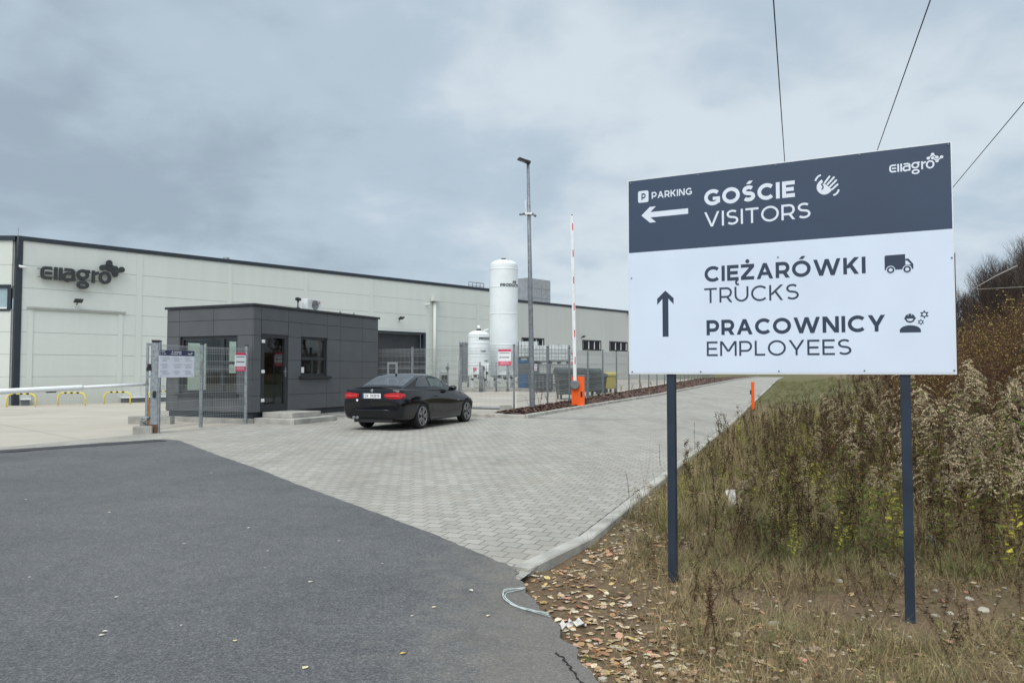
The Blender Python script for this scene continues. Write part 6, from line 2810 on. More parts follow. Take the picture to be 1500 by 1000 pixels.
class QB:
    """soup of coloured quads, kept in numpy"""
    def __init__(s):
        s.q, s.c = [], []

    def leaf(s, p, d, side, L, W, col, droop=0.0):
        p, d, side = np.array(p, float), np.array(d, float), np.array(side, float)
        tip = p + d * L + np.array([0, 0, -droop * L])
        mid = p + d * L * .5 + np.array([0, 0, -droop * L * .15])
        s.q.append([p, mid + side * W / 2, tip, mid - side * W / 2])
        s.c.append(col)

    def blade(s, p, d, side, L, W, col, bend, n=3):
        p, d, side = np.array(p, float), np.array(d, float), np.array(side, float)
        prev, pw = p, W
        h = np.array([d[0], d[1], 0.0])
        cur = d.copy()
        for i in range(n):
            cur = cur + (h * bend + np.array([0, 0, -bend * .8])) / n
            cur = cur / np.linalg.norm(cur)
            nx_ = prev + cur * L / n
            w = W * (1 - (i + 1) / n * .93)
            s.q.append([prev - side * pw / 2, prev + side * pw / 2, nx_ + side * w / 2, nx_ - side * w / 2])
            s.c.append(col)
            prev, pw = nx_, w

    def stem(s, pts, r0, r1, col, n=3):
        pts = [np.array(p, float) for p in pts]
        rings = []
        for i, p in enumerate(pts):
            r = r0 + (r1 - r0) * i / (len(pts) - 1)
            d = pts[min(i + 1, len(pts) - 1)] - pts[max(i - 1, 0)]
            d = d / (np.linalg.norm(d) + 1e-9)
            u = np.cross(d, [0.31, .94, .12])
            u /= np.linalg.norm(u) + 1e-9
            v = np.cross(d, u)
            rings.append([p + r * (u * math.cos(2 * PI * k / n) + v * math.sin(2 * PI * k / n)) for k in range(n)])
        for a, b in zip(rings[:-1], rings[1:]):
            for k in range(n):
                s.q.append([a[k], a[(k + 1) % n], b[(k + 1) % n], b[k]])
                s.c.append(col)

    def arr(s):
        return np.array(s.q, np.float32).reshape(-1, 4, 3), np.array(s.c, np.float32).reshape(-1, 3)


def quads_object(name, Q, C, m, parent=None):
    n = len(Q)
    me = quad_mesh(name, Q.reshape(-1, 3), np.arange(n * 4).reshape(n, 4))
    a = me.attributes.new('tint', 'FLOAT_COLOR', 'POINT')
    cc = np.ones((n * 4, 4), np.float32)
    cc[:, :3] = np.repeat(C, 4, 0)
    a.data.foreach_set('color', cc.reshape(-1))
    me.materials.append(m)
    o = bpy.data.objects.new(name, me)
    COL.objects.link(o)
    if parent is not None:
        o.parent = parent
    return o


R_ = rng


def U(a, b):
    return float(R_.uniform(a, b))


def jit(c, k=.25):
    return np.clip(c * (1 + U(-k, k)) * (1 + R_.uniform(-.06, .06, 3)), 0, 1)


def rdir(up=0.0):
    a = U(0, 2 * PI)
    v = np.array([math.cos(a), math.sin(a), up])
    return v / np.linalg.norm(v)


def perp(d):
    v = np.cross(d, rdir(.3))
    return v / (np.linalg.norm(v) + 1e-9)


C_STEM = lin(112, 92, 68)
C_BROWN = lin(100, 79, 53)
C_DARK = lin(62, 49, 37)
C_TAN = lin(150, 128, 92)
C_SEED = lin(176, 161, 132)
C_OLIVE = lin(108, 112, 62)
C_GREEN = lin(96, 110, 50)
C_YELL = lin(176, 172, 66)
C_STRAW = lin(158, 142, 108)


def curve_stem(H, lean, n=6):
    a = U(0, 2 * PI)
    dx, dy = math.cos(a), math.sin(a)
    return [np.array([dx * lean * (i / n) ** 2, dy * lean * (i / n) ** 2, H * i / n]) for i in range(n + 1)], np.array([dx, dy, 0])


def at_stem(pts, f):
    k = f * (len(pts) - 1)
    i = min(int(k), len(pts) - 2)
    return pts[i] + (pts[i + 1] - pts[i]) * (k - i)


def goldenrod(green=0.0):
    """dry goldenrod: leafy stem and arching plumes of pale fluff; returns (stalk, plume)"""
    a, b = QB(), QB()
    tone = U(.5, 1.15)
    H = U(.85, 1.25)
    pts, ld = curve_stem(H, U(.05, .3))
    a.stem(pts, .0045, .002, jit(C_STEM))
    for i in range(26):
        f = U(.12, .95)
        d = rdir(U(-.5, .5))
        col = jit(C_GREEN if R_.random() < green else (C_DARK if R_.random() < .5 else (C_BROWN if R_.random() < .7 else C_OLIVE)), .35)
        a.leaf(at_stem(pts, f), d, perp(d), U(.07, .15), U(.012, .024), col, U(0, .8))
    for k in range(9):
        f = .72 + .28 * k / 9
        p = at_stem(pts, f)
        d = rdir(.5) * .55 + ld * .7
        d = d / np.linalg.norm(d)
        L = U(.16, .34) * (1.15 - .5 * (f - .70) / .30)
        prev = p
        path = [p]
        for s_ in range(1, 6):
            u = s_ / 5
            path.append(p + d * L * u + np.array([0, 0, -.55 * L * u * u]))
        b.stem(path, .0015, .001, jit(C_STEM), 3)
        for u in np.linspace(.2, 1, 22):
            q = at_stem(path, u) + R_.normal(0, .004, 3)
            dd = rdir(U(.8, 3.0))
            b.leaf(q, dd, perp(dd), U(.016, .030), U(.012, .020), jit(C_SEED * tone, .25))
    return a.arr(), b.arr()


def mugwort():
    """dark brown stalk with short seedy side shoots"""
    a = QB()
    H = U(.8, 1.4)
    pts, _ = curve_stem(H, U(.02, .25))
    a.stem(pts, .005, .0015, jit(C_DARK, .3))
    for i in range(17):
        f = U(.22, .98)
        p = at_stem(pts, f)
        d = rdir(U(.8, 2.4))
        L = U(.06, .26) * (1.1 - f * .7)
        path = [p, p + d * L * .5, p + d * L + np.array([0, 0, .02])]
        a.stem(path, .0018, .0008, jit(C_DARK), 3)
        for u in np.linspace(.2, 1, 7):
            q = at_stem(path, u) + R_.normal(0, .005, 3)
            dd = rdir(U(-.6, 1.0))
            a.leaf(q, dd, perp(dd), U(.018, .046), U(.010, .020), jit(C_DARK if R_.random() < .62 else C_BROWN, .45))
    for i in range(10):
        d = rdir(-.4)
        a.leaf(at_stem(pts, U(.05, .6)), d, perp(d), U(.05, .09), U(.012, .022), jit(C_BROWN, .4), .5)
    return a.arr()


def leafy(col, H0=.5, H1=1.0):
    """leafy stalk with lance-shaped leaves"""
    a = QB()
    H = U(H0, H1)
    pts, _ = curve_stem(H, U(.03, .18))
    a.stem(pts, .0045, .002, jit(C_STEM))
    for i in range(int(34 * H) + 12):
        f = .15 + .85 * (i + U(0, 1)) / (34 * H + 12)
        d = rdir(U(.1, .9))
        L = U(.07, .13) * (1.15 - .5 * f)
        a.leaf(at_stem(pts, min(f, 1)), d, perp(d), L, L * U(.16, .24), jit(col, .3), U(0, .5))
    return a.arr()


def tuft(col, n, H0, H1, spread, bend0=.2, bend1=1.1, w=.005):
    a = QB()
    for i in range(n):
        d = rdir(U(1.2, 4))
        p = np.array([U(-1, 1) * spread, U(-1, 1) * spread, -.02])
        side = np.cross(d, [0, 0, 1.0])
        side /= np.linalg.norm(side)
        a.blade(p, d, side, U(H0, H1), w * U(.6, 1.4), jit(col, .3), U(bend0, bend1))
    return a.arr()


def thicket(H, n, cols, leaf, spread=.5):
    """woody shrub: many wandering twigs with few leaves"""
    a = QB()
    for i in range(n):
        b0 = np.array([U(-spread, spread) * .5, U(-spread, spread) * .5, -.05])
        d = rdir(U(1.0, 4.0))
        L = H * U(.55, 1.08)
        path = [b0]
        cur = d
        for s_ in range(6):
            cur = cur + R_.normal(0, .13, 3) + np.array([0, 0, .04])
            cur /= np.linalg.norm(cur)
            path.append(path[-1] + cur * L / 6)
        a.stem(path, .007, .002, jit(cols[0], .35), 3)
        for k in range(9):
            f = U(.3, 1)
            p = at_stem(path, f)
            dd = rdir(U(.2, 2.0))
            l = U(.1, .34)
            tw = [p, p + dd * l * .5 + R_.normal(0, .015, 3), p + dd * l + R_.normal(0, .03, 3)]
            a.stem(tw, .0026, .001, jit(cols[0], .35), 3)
            for j in range(leaf):
                q = at_stem(tw, U(.2, 1))
                ld = rdir(U(-.7, .9))
                f_top = f > .8
                c = cols[2] if (f_top and R_.random() < .5) else cols[1]
                a.leaf(q, ld, perp(ld), U(.022, .05), U(.012, .026), jit(c, .4), U(0, .4))
    return a.arr()


def place(proto, x, y, z, s, rot, tx=0.0, ty=0.0):
    Q, C = proto
    c, sn = math.cos(rot), math.sin(rot)
    o = np.empty_like(Q)
    X = Q[..., 0] * c - Q[..., 1] * sn
    Y = Q[..., 0] * sn + Q[..., 1] * c
    Zs = Q[..., 2]
    o[..., 0] = (X + Zs * tx) * s + x
    o[..., 1] = (Y + Zs * ty) * s + y
    o[..., 2] = Zs * s + z
    return o, C


def scatter_field(n, nfun, keep):
    res = []
    while len(res) < n:
        a, b = nfun()
        x, y = xy(a, b)
        if keep(x, y, a, b):
            res.append((x, y, a, b))
    return res


GOLD = [goldenrod(.10) for _ in range(10)] + [goldenrod(.4) for _ in range(4)]
MUG = [mugwort() for _ in range(13)]
LEAFG = [leafy(C_OLIVE) for _ in range(3)] + [leafy(C_GREEN) for _ in range(2)]
LEAFY_ = [leafy(C_YELL, .5, .9) for _ in range(3)]
TUFT_S = [tuft(C_STRAW, 46, .15, .48, .10) for _ in range(4)]
TUFT_O = [tuft(lin(112, 108, 72), 46, .12, .40, .11) for _ in range(4)]
TUFT_G = [tuft(lin(104, 110, 66), 40, .14, .36, .12, .4, 1.3, .006) for _ in range(3)]
TUFT_L = [tuft(lin(136, 120, 88), 34, .06, .20, .14, .6, 2.0, .004) for _ in range(4)]


def one(p):
    return (np.concatenate([p[0][0], p[1][0]]), np.concatenate([p[0][1], p[1][1]])) if isinstance(p[0], tuple) else p


def in_view(x, y, m=330):
    if y < .6:
        return False
    px = 750 + F_PX * x / y
    return -m < px < 1500 + m


def weed_keep(x, y, n, t):
    # a ragged front edge: bare ground round the board posts, then weeds
    if not in_view(x, y):
        return False
    front = 1.35 + .75 * float(vnoise(x, y, .9, 4)) + .55 * float(sstep(.4, 2.2, n)) * .4
    # image-driven distances: the weeds start about seven metres from the camera
    edge = 5.95 + 1.5 * (float(vnoise(x, y, 1.3, 6)) - .5) - .65 * float(sstep(2.2, 4.2, n)) + .9 * (1 - float(sstep(.2, 1.6, n)))
    if y < edge:
        return False
    if n < .30:
        return False
    if n < 1.2 and R_.random() < .45:
        return False
    # the shrubs take over up the bank
    if n > 3.6 and t > 6.5 and R_.random() < .8:
        return False
    # mown verge further along the drive
    if t > 22 and n < 4.2:
        return False
    return True


def zone_gold(n):
    return .09 + .40 * float(sstep(2.2, 3.4, n)) * (1 - .8 * float(sstep(4.6, 6.0, n)))


def hscale(n, t):
    # weeds are low beside the kerb and taller up the bank
    return .34 + .44 * float(sstep(.2, 2.8, n)) - .12 * float(sstep(9, 20, t)) * (1 - float(sstep(3.5, 6, n))) - .10 * float(sstep(3.8, 5.5, n))


spots = []
for cnt, tr, nr_ in ((1150, (.4, 7), (.3, 7.5)), (1080, (3, 13), (.3, 9)), (760, (10, 24), (.3, 12)), (500, (20, 48), (3, 16))):
    spots += scatter_field(cnt, lambda tr=tr, nr_=nr_: (U(*nr_), U(*tr)), weed_keep)
# drop plants standing in the sight of nothing or inside the posts of the board
spots.sort(key=lambda q: q[1])
bQ, bC = [], []
ind = {'gold': 0, 'mug': 0, 'leaf': 0}
protoG, protoM, protoL = [], [], []
for i, p in enumerate(GOLD):
    r = thing('goldenrod', '', 'weed', (0, 0, -50))
    quads_object('stalk', *p[0], M_LEAFY, r)
    quads_object('seed_plume', *p[1], M_LEAFY, r)
    protoG.append([r, False])
for p in MUG:
    protoM.append([quads_object('mugwort', *p, M_LEAFY), False])
for p in LEAFG + LEAFY_:
    protoL.append([quads_object('leafy_weed', *p, M_LEAFY), False])


def individual(pr, lab, cat, grp, loc, s, rot, tilt):
    o, used = pr
    if used:
        o = copy_tree(o)
    pr[1] = True
    o.location = loc
    o.rotation_euler = (tilt[0], tilt[1], rot)
    o.scale = (s, s, s)
    tag(o, lab, cat, grp)
    return o


LABG = 'dry brown goldenrod with drooping plumes of pale seed fluff on the weedy bank'
LABM = 'dark brown dead mugwort stalk with seedy side shoots on the weedy bank'
LABL = 'leafy green to yellow weed stalk among the dry goldenrod on the bank'
for (x, y, n, t) in spots:
    z = float(gz(x, y)) - .03
    pn = float(vnoise(x, y, .55, 12))
    pg = zone_gold(n) * (.35 + 1.3 * pn) * (1 - .75 * float(sstep(5.0, 8.5, t)))
    r = R_.random()
    s = hscale(n, t) * (U(.55, 1.1) if R_.random() < .85 else U(1.1, 1.4))
    lean_ = .5 if R_.random() < .13 else .16
    rot, tilt = U(0, 2 * PI), (U(-lean_, lean_), U(-lean_, lean_))
    if r < pg:
        k = int(R_.integers(len(GOLD)))
        if ind['gold'] < 170:
            ind['gold'] += 1
            individual(protoG[k], LABG, 'weed', 'dry goldenrod on the bank', (x, y, z), s, rot, tilt)
            continue
        q = place(one(GOLD[k]), x, y, z, s, rot, tilt[1], -tilt[0])
    elif r < pg + (1 - pg) * ((.62 if pn > .4 else .45) - .12 * (1 - float(sstep(1.8, 3, n)))):
        k = int(R_.integers(len(MUG)))
        if ind['mug'] < 110:
            ind['mug'] += 1
            individual(protoM[k], LABM, 'weed', 'dead mugwort on the bank', (x, y, z), s * .95, rot, tilt)
            continue
        q = place(MUG[k], x, y, z, s * .95, rot, tilt[1], -tilt[0])
    else:
        k = int(R_.integers(len(LEAFG) + len(LEAFY_)))
        if ind['leaf'] < 70:
            ind['leaf'] += 1
            individual(protoL[k], LABL, 'weed', 'leafy weeds on the bank', (x, y, z), s * .85, rot, tilt)
            continue
        q = place((LEAFG + LEAFY_)[k], x, y, z, s * .85, rot, tilt[1], -tilt[0])
    bQ.append(q[0])
    bC.append(q[1])
for lst in (protoG, protoM, protoL):
    for o, used in lst:
        if not used:
            for ch in list(o.children):
                bpy.data.objects.remove(ch)
            bpy.data.objects.remove(o)
tag(quads_object('weed_thicket', np.concatenate(bQ), np.concatenate(bC), M_LEAFY), kind='stuff')

# ragged taller stalks along the kerb side of the thicket
kq = []
while len(kq) < 46:
    n, t = U(.32, 1.7), U(2.0, 17)
    x, y = xy(n, t)
    if in_view(x, y) and y > 6.3:
        kq.append((x, y, n, t))
kp = [[quads_object('kerbside_stalk', *mugwort(), M_LEAFY), False] for _ in range(5)]
for i, (x, y, n, t) in enumerate(kq):
    individual(kp[i % 5], 'lone dead stalk standing up from the grass along the kerb', 'weed', 'lone stalks along the kerb', (x, y, float(gz(x, y)) - .03), U(.42, .78), U(0, 6.28), (U(-.15, .15), U(-.15, .15)))

# low stragglers in front of the thicket, round the posts of the board
fq = []
while len(fq) < 160:
    x, y = U(.9, 4.5), U(3.4, 6.4)
    n, t = nt(x, y)
    if in_view(x, y, 40) and float(soil_d(x, y)) > .55 and R_.random() < .15 + .85 * float(vnoise(x, y, .9, 41)) * float(sstep(.6, 2.4, x)) + .4 * float(sstep(5.2, 6.2, y)):
        fq.append((x, y))
fp = {}
for i, (x, y) in enumerate(fq):
    r = int(R_.integers(6))
    z = float(gz(x, y)) - .02
    s = U(.16, .36) + .18 * float(sstep(4.8, 6.3, y)) * U(0, 1)
    if r not in fp:
        src = [MUG[0], MUG[3], MUG[7], LEAFG[1], MUG[5], MUG[9]][r]
        fp[r] = [quads_object('low_weed', *src, M_LEAFY), False]
    individual(fp[r], 'low scraggly dead weed in the dry grass around the board posts', 'weed', 'low weeds round the board posts', (x, y, z), s, U(0, 6.28), (U(-.6, .6), U(-.6, .6)))

# woody shrubs up the bank
SHR = [thicket(U(1.3, 1.9), 26, (lin(84, 62, 48), lin(108, 80, 54), lin(160, 148, 84)), 3) for _ in range(5)]
shr_o = [[quads_object('bank_shrub', *p, M_LEAFY), False] for p in SHR]
LABS = 'brown twiggy shrub with a few yellowish top leaves high on the bank'
for i in range(230):
    for _ in range(50):
        n, t = (U(3.5, 7.5), U(5.8, 15)) if i % 2 else (U(4.6, 13), U(9, 34))
        x, y = xy(n, t)
        if in_view(x, y, 60) and 750 + F_PX * x / y > 1150:
            break
    s = U(.65, 1.15) * (.62 + .38 * float(sstep(3.5, 6.5, n)))
    individual(shr_o[i % 5], LABS, 'shrub', 'brown shrubs on the bank', (x, y, float(gz(x, y)) - .05), s, U(0, 6.28), (U(-.1, .1), U(-.1, .1)))

# grasses
gQ, gC = [], []


def add_tufts(kinds, cnt, fn, keep, s0, s1):
    for (x, y, n, t) in scatter_field(cnt, fn, keep):
        p = kinds[int(R_.integers(len(kinds)))]
        q = place(p, x, y, float(gz(x, y)) - .015, U(s0, s1), U(0, 6.28), U(-.1, .1), U(-.1, .1))
        gQ.append(q[0])
        gC.append(q[1])


TUFT_T = [tuft(lin(140, 124, 94), 26, .35, .75, .10, .05, .7, .005) for _ in range(4)] + [tuft(lin(116, 112, 62), 26, .3, .65, .10, .05, .8, .006) for _ in range(3)]


def soil_ok(x, y, n, t):
    if (x - 2.33) ** 2 + (y - 4.45) ** 2 < .045:
        return False
    # trodden bare patch between and right of the posts
    q_ = ((x - 2.25) / .95) ** 2 + ((y - 4.85) / .36) ** 2 + 1.1 * (float(vnoise(x, y, 2.4, 81)) - .5)
    if q_ < 1 and R_.random() < .82:
        return False
    return in_view(x, y, 60) and float(soil_d(x, y)) > .12


def thin_near(x, y, n, t):
    if not soil_ok(x, y, n, t):
        return False
    d = float(vnoise(x, y, 1.1, 8))
    return d > .44 and float(soil_d(x, y)) > .3 + .5 * U(0, 1)


def belt(x, y, n, t):
    return soil_ok(x, y, n, t) and 5.3 + .9 * float(vnoise(x, y, .9, 15)) < y < 8.5 and float(soil_d(x, y)) > .35


add_tufts(TUFT_O + TUFT_L, 160, lambda: (U(.10, .3), U(.8, 12)), lambda x, y, n, t: in_view(x, y), .25, .7)
add_tufts(TUFT_L, 2000, lambda: (U(.1, 5), U(-4, 4)), thin_near, .6, 1.1)
add_tufts(TUFT_S, 70, lambda: (U(.4, 5), U(-3, 2)), thin_near, .35, .7)
add_tufts(TUFT_O, 150, lambda: (U(1.2, 5), U(-4, 2)), thin_near, .28, .6)
add_tufts(TUFT_G, 90, lambda: (U(1.2, 5), U(-4, 1.5)), thin_near, .28, .55)
add_tufts(TUFT_S, 200, lambda: (U(.4, 6), U(-.5, 4)), lambda x, y, n, t: belt(x, y, n, t) and float(vnoise(x, y, 1.0, 31)) > .5, .45, .95)
add_tufts(TUFT_O, 200, lambda: (U(.4, 6), U(-.5, 4)), belt, .4, .85)
add_tufts(TUFT_G, 150, lambda: (U(.8, 6), U(-.5, 4)), lambda x, y, n, t: belt(x, y, n, t) and float(vnoise(x, y, .9, 33)) > .5, .5, 1.0)
add_tufts(TUFT_L, 500, lambda: (U(.3, 6), U(-.5, 4)), belt, .8, 1.5)
add_tufts(TUFT_O + TUFT_S, 700, lambda: (U(.12, 9), U(2, 20)), lambda x, y, n, t: in_view(x, y) and y > 6.5, .6, 1.2)
add_tufts(TUFT_G + TUFT_O, 260, lambda: (U(.12, 1.6), U(.5, 22)), lambda x, y, n, t: in_view(x, y) and y > 7.0, .35, .9)
add_tufts(TUFT_O + TUFT_G, 700, lambda: (U(.15, 4.6), U(21, 62)), lambda x, y, n, t: in_view(x, y), .5, 1.0)
add_tufts(TUFT_T, 300, lambda: (U(.25, 4.2), U(.5, 14)), lambda x, y, n, t: in_view(x, y) and y > 6.0 + .8 * float(vnoise(x, y, 1.2, 61)), .6, 1.25)
add_tufts(TUFT_L, 900, lambda: (U(1.0, 5), U(-4, 2.5)), lambda x, y, n, t: soil_ok(x, y, n, t) and float(vnoise(x, y, 1.5, 71)) > .5, .6, 1.3)
tag(quads_object('dry_grass', np.concatenate(gQ), np.concatenate(gC), M_LEAFY), kind='stuff')


# ------------------------------------------------------------------ leaf litter
def litter(cnt, fn, keep, zf, name, size=(.02, .055), pal=None, wide=True):
    pal = pal or [lin(164, 138, 104), lin(184, 164, 134), lin(142, 108, 76), lin(198, 182, 154), lin(120, 84, 58), lin(172, 136, 98), lin(188, 166, 112), lin(196, 180, 156), lin(178, 152, 126), lin(206, 190, 166), lin(186, 140, 116), lin(160, 150, 130)]
    Q, C = [], []
    while len(Q) < cnt * 3:
        n, t = fn()
        x, y = xy(n, t)
        if not keep(x, y, n, t):
            continue
        s = U(*size)
        a = U(0, 6.28)
        d = np.array([math.cos(a), math.sin(a), U(-.15, .2)])
        d /= np.linalg.norm(d)
        sd = np.array([-math.sin(a), math.cos(a), U(-.15, .15)])
        z = zf(x, y)
        p = np.array([x, y, z])
        w = s * (U(.26, .44) if wide else U(.02, .045))
        c = jit(pal[int(R_.integers(len(pal)))], .2)
        cl_, cr_ = U(-.06, .15) * s, U(-.06, .15) * s
        bend = U(-.08, .14) * s
        zz_ = np.array([0, 0, 1.0])
        e0, e1 = p - d * s / 2, p + d * s / 2 + zz_ * bend
        m1, m2 = p - d * s * .2, p + d * s * .18 + zz_ * bend * .4
        l1, l2 = m1 - sd * w * U(.8, 1.1) + zz_ * cl_ * .7, m2 - sd * w * U(.6, 1.0) + zz_ * cl_
        r1, r2 = m1 + sd * w * U(.8, 1.1) + zz_ * cr_ * .7, m2 + sd * w * U(.6, 1.0) + zz_ * cr_
        Q += [[e0, l1, l2, m2], [m2, l2, e1, r2], [e0, m2, r2, r1]]
        C += [c, c, c * .97]
    return tag(quads_object(name, np.array(Q, np.float32), np.array(C, np.float32), M_LITTER), kind='stuff')


def lit_keep(x, y, n, t):
    if not in_view(x, y, 60):
        return False
    sd = float(soil_d(x, y))
    if sd < -.04 or y > 9:
        return False
    dens = .035 + .62 * math.exp(-((sd - .28) / .34) ** 2) * (1 if y < 6.4 else .4)
    dens += .42 * math.exp(-((x - .95) ** 2 + (y - 3.7) ** 2) / .55)
    return R_.random() < dens * (.35 + 1.1 * float(vnoise(x, y, 2.2, 21)))


litter(2500, lambda: (U(-.4, 5), U(-4, 4)), lit_keep, lambda x, y: float(gz(x, y)) + .006, 'leaf_litter', (.016, .062))
litter(2600, lambda: (U(-.2, 5), U(-4, 4)), lambda x, y, n, t: soil_ok(x, y, n, t) and y < 7, lambda x, y: float(gz(x, y)) + .006, 'twig_litter', (.02, .09), [lin(96, 76, 52), lin(140, 114, 76), lin(70, 54, 38), lin(168, 144, 102)], False)
# bark chips loose on the bed
Q, C = [], []
for i in range(5200):
    t = 16.3 + U(0, 1) ** 1.6 * 52
    n = U(-7.0, float(np.interp(t, [p[0] for p in LK], [p[1] for p in LK])) - .1)
    x, y = xy(n, t)
    f = (n + 7.1) / (float(np.interp(t, [p[0] for p in LK], [p[1] for p in LK])) - .06 + 7.1)
    z = float(g(x, y)) + .06 + .10 * math.sin(PI * min(max(f, 0), 1)) + U(0, .035)
    a = U(0, 6.28)
    d = np.array([math.cos(a), math.sin(a), U(-.5, .5)]) * U(.02, .06)
    sd = np.array([-math.sin(a), math.cos(a), U(-.5, .5)]) * U(.012, .03)
    p = np.array([x, y, z])
    Q.append([p - d - sd, p + d - sd, p + d + sd, p - d + sd])
    C.append(jit([lin(64, 44, 36), lin(88, 64, 54), lin(48, 34, 30), lin(120, 96, 82)][int(R_.integers(4))], .25))
tag(quads_object('bark_chips', np.array(Q, np.float32), np.array(C, np.float32), M_LITTER), kind='stuff')

# small grit and clods on the bare ground
bm = bmesh.new()
for i in range(900):
    n, t = U(-.3, 5), U(-4, 2.5)
    x, y = xy(n, t)
    if not in_view(x, y, 40) or float(soil_d(x, y)) < .02 or y > 7 or R_.random() > .25 + float(vnoise(x, y, 2.0, 91)):
        continue
    s = U(.003, .013) * (1.6 if R_.random() < .06 else 1)
    M = Matrix.Translation((x, y, float(gz(x, y)) + s * .3)) @ Matrix.Rotation(U(0, 6), 4, 'Z') @ Matrix.Diagonal((s * U(.8, 1.5), s, s * U(.5, .8), 1))
    bmesh.ops.create_icosphere(bm, subdivisions=1, radius=1, matrix=M)
me = bpy.data.meshes.new('gravel')
bm.to_mesh(me)
bm.free()
me.materials.append(M_STONE)
o = bpy.data.objects.new('gravel', me)
COL.objects.link(o)
tag(o, kind='stuff')

# ------------------------------------------------------------------ single leaves on the asphalt and drive
LV = [(266, 918, 'white'), (122 * .36, 640 + 578 * .36, 'white'), (344, 941, 'cream'), (388, 834, 'white'), (154, 928, 'white'), (149, 934, 'white'), (392, 809, 'white'),
      (171, 878, 'white'), (447, 983, 'cream'), (590, 960, 'yellow'), (604, 905, 'white'), (636, 892, 'cream'), (270, 798, 'white'), (365, 775, 'white'), (160, 752, 'white'),
      (38, 733, 'white'), (310, 694, 'white'), (455, 855, 'white'), (560, 828, 'white'), (690, 868, 'white'), (497, 794, 'white'), (715, 905, 'cream')]
pal = {'white': lin(196, 191, 178), 'cream': lin(214, 200, 160), 'yellow': lin(214, 180, 90)}
lf_proto = {}
for i, (px, py, col) in enumerate(LV):
    p = gp(px, py)
    key = (col, i % 3)
    if key not in lf_proto:
        a = QB()
        s = .032
        e0, e1 = np.array([-s / 2, 0, .002]), np.array([s / 2, 0, .004])
        w = s * (.26 + .08 * (i % 3))
        a.q.append([e0, np.array([-.002, -w, .005]), np.array([s * .25, -w * .8, .006]), e1])
        a.q.append([e1, np.array([s * .22, w * .7, .004]), np.array([-.004, w, .006]), e0])
        a.c += [pal[col], pal[col] * .93]
        lf_proto[key] = quads_object('fallen_leaf', *a.arr(), M_LITTER)
        o = lf_proto[key]
    else:
        o = lf_proto[key].copy()
        COL.objects.link(o)
    o.location = (p.x, p.y, .009)
    o.rotation_euler = (0, 0, U(0, 6.28))
    k = U(.8, 1.35)
    o.scale = (k, k, k)
    tag(o, {'white': 'single bleached leaf lying on the dark asphalt', 'cream': 'single cream coloured leaf lying on the dark asphalt', 'yellow': 'single yellow leaf lying on the dark asphalt'}[col], 'leaf', 'fallen leaves on the asphalt')

# stones, scraps, strap
for (px, py, s, lab) in ((1307, 838, .06, 'pale stone lying on the bare soil just left of the right post'), (1440, 884, .065, 'upright pale stone on the soil right of the right post'),
                         (1370, 885, .045, 'small pale stone in the soil right of the right post, nearest to it'), (1390, 883, .04, 'tiny pale stone between the right post and the upright stone'),
                         (1132, 909, .07, 'flat pale stone in the grass midway between the two posts'), (1229, 846, .05, 'pale clod of stone on the bare soil between the posts'),
                         (1213, 806, .06, 'pale stone at the edge of the grass behind the bare soil'), (1420, 867, .05, 'grey stone half sunk in the soil at the foot of the weeds')):
    p = gp(px, py, -.02)
    bm = bmesh.new()
    bmesh.ops.create_icosphere(bm, subdivisions=2, radius=s * .55)
    ph = U(0, 10)
    for v in bm.verts:
        v.co *= 1 + .28 * math.sin(v.co.x * 60 + ph) * math.cos(v.co.y * 50 - ph) + U(-.1, .1)
        v.co.z *= .6
    me = bpy.data.meshes.new('stone')
    bm.to_mesh(me)
    bm.free()
    me.materials.append(M_STONE)
    o = bpy.data.objects.new('stone', me)
    COL.objects.link(o)
    o.location = (p.x, p.y, float(gz(p.x, p.y)) + s * .12)
    o.rotation_euler = (0, 0, U(0, 6))
    tag(o, lab, 'stone', 'pale stones on the soil')
sp_pts = [(766, 866), (752, 869), (742, 872), (741, 880), (748, 888), (762, 894), (776, 898), (790, 902), (806, 907)]
pts = [gp(*q) + Vector((0, 0, .016)) for q in sp_pts]
b = MB()
for off_, dz in ((0, 0), (.02, .006), (-.016, .010)):
    P = [p + Vector((off_ * math.sin(i * 1.3 + off_ * 90), off_ * math.cos(i), dz * (1 + math.sin(i)))) for i, p in enumerate(pts)]
    P = [Vector(v) for v in crom(np.array(P), 4)]
    b.tube(P, .0028, 5)
tag(b.build('plastic_strap', M_STRAP), 'pale green plastic strap looped on the asphalt beside the dirt', 'strap')


def scrap(name, label, cat, px, py, w, h, m, tiltx, rz, lift=.03):
    p = gp(px, py)
    z = float(gz(p.x, p.y)) + lift
    vs, fs = [], []
    for i in range(5):
        for j in range(4):
            vs.append((w * (i / 4 - .5), h * (j / 3 - .5), .02 * math.sin(i * 2.1 + j * 1.3) + U(-.006, .006)))
    for i in range(4):
        for j in range(3):
            a = i * 4 + j
            fs.append((a, a + 4, a + 5, a + 1))
    o = MB().add(vs, fs).build(name, m)
    s_ = o.modifiers.new('thickness', 'SOLIDIFY')
    s_.thickness = .0015
    o.location = (p.x, p.y, z)
    o.rotation_euler = (tiltx, 0, rz)
    tag(o, label, cat)


scrap('paper_scrap', 'crumpled pale paper caught upright in the dry weeds between the posts', 'litter', 1073, 738, .13, .20, M_PAPER, 1.25, .3, .10)
scrap('cardboard_scrap', 'torn pale cardboard piece at the asphalt edge by the strap end', 'litter', 829, 910, .10, .06, M_PAPER, .15, .6, .02)
scrap('bark_scrap', 'bigger pale curled scrap among the leaves near the strap end', 'litter', 846, 912, .10, .035, M_PAPER, .1, -.5, .03)
scrap('plastic_bottle_scrap', 'bluish plastic scrap in the grass right of the right post', 'litter', 1366, 793, .09, .10, mat('blue_scrap', (.22, .33, .55), .4, var=.2), 1.0, .4, .05)


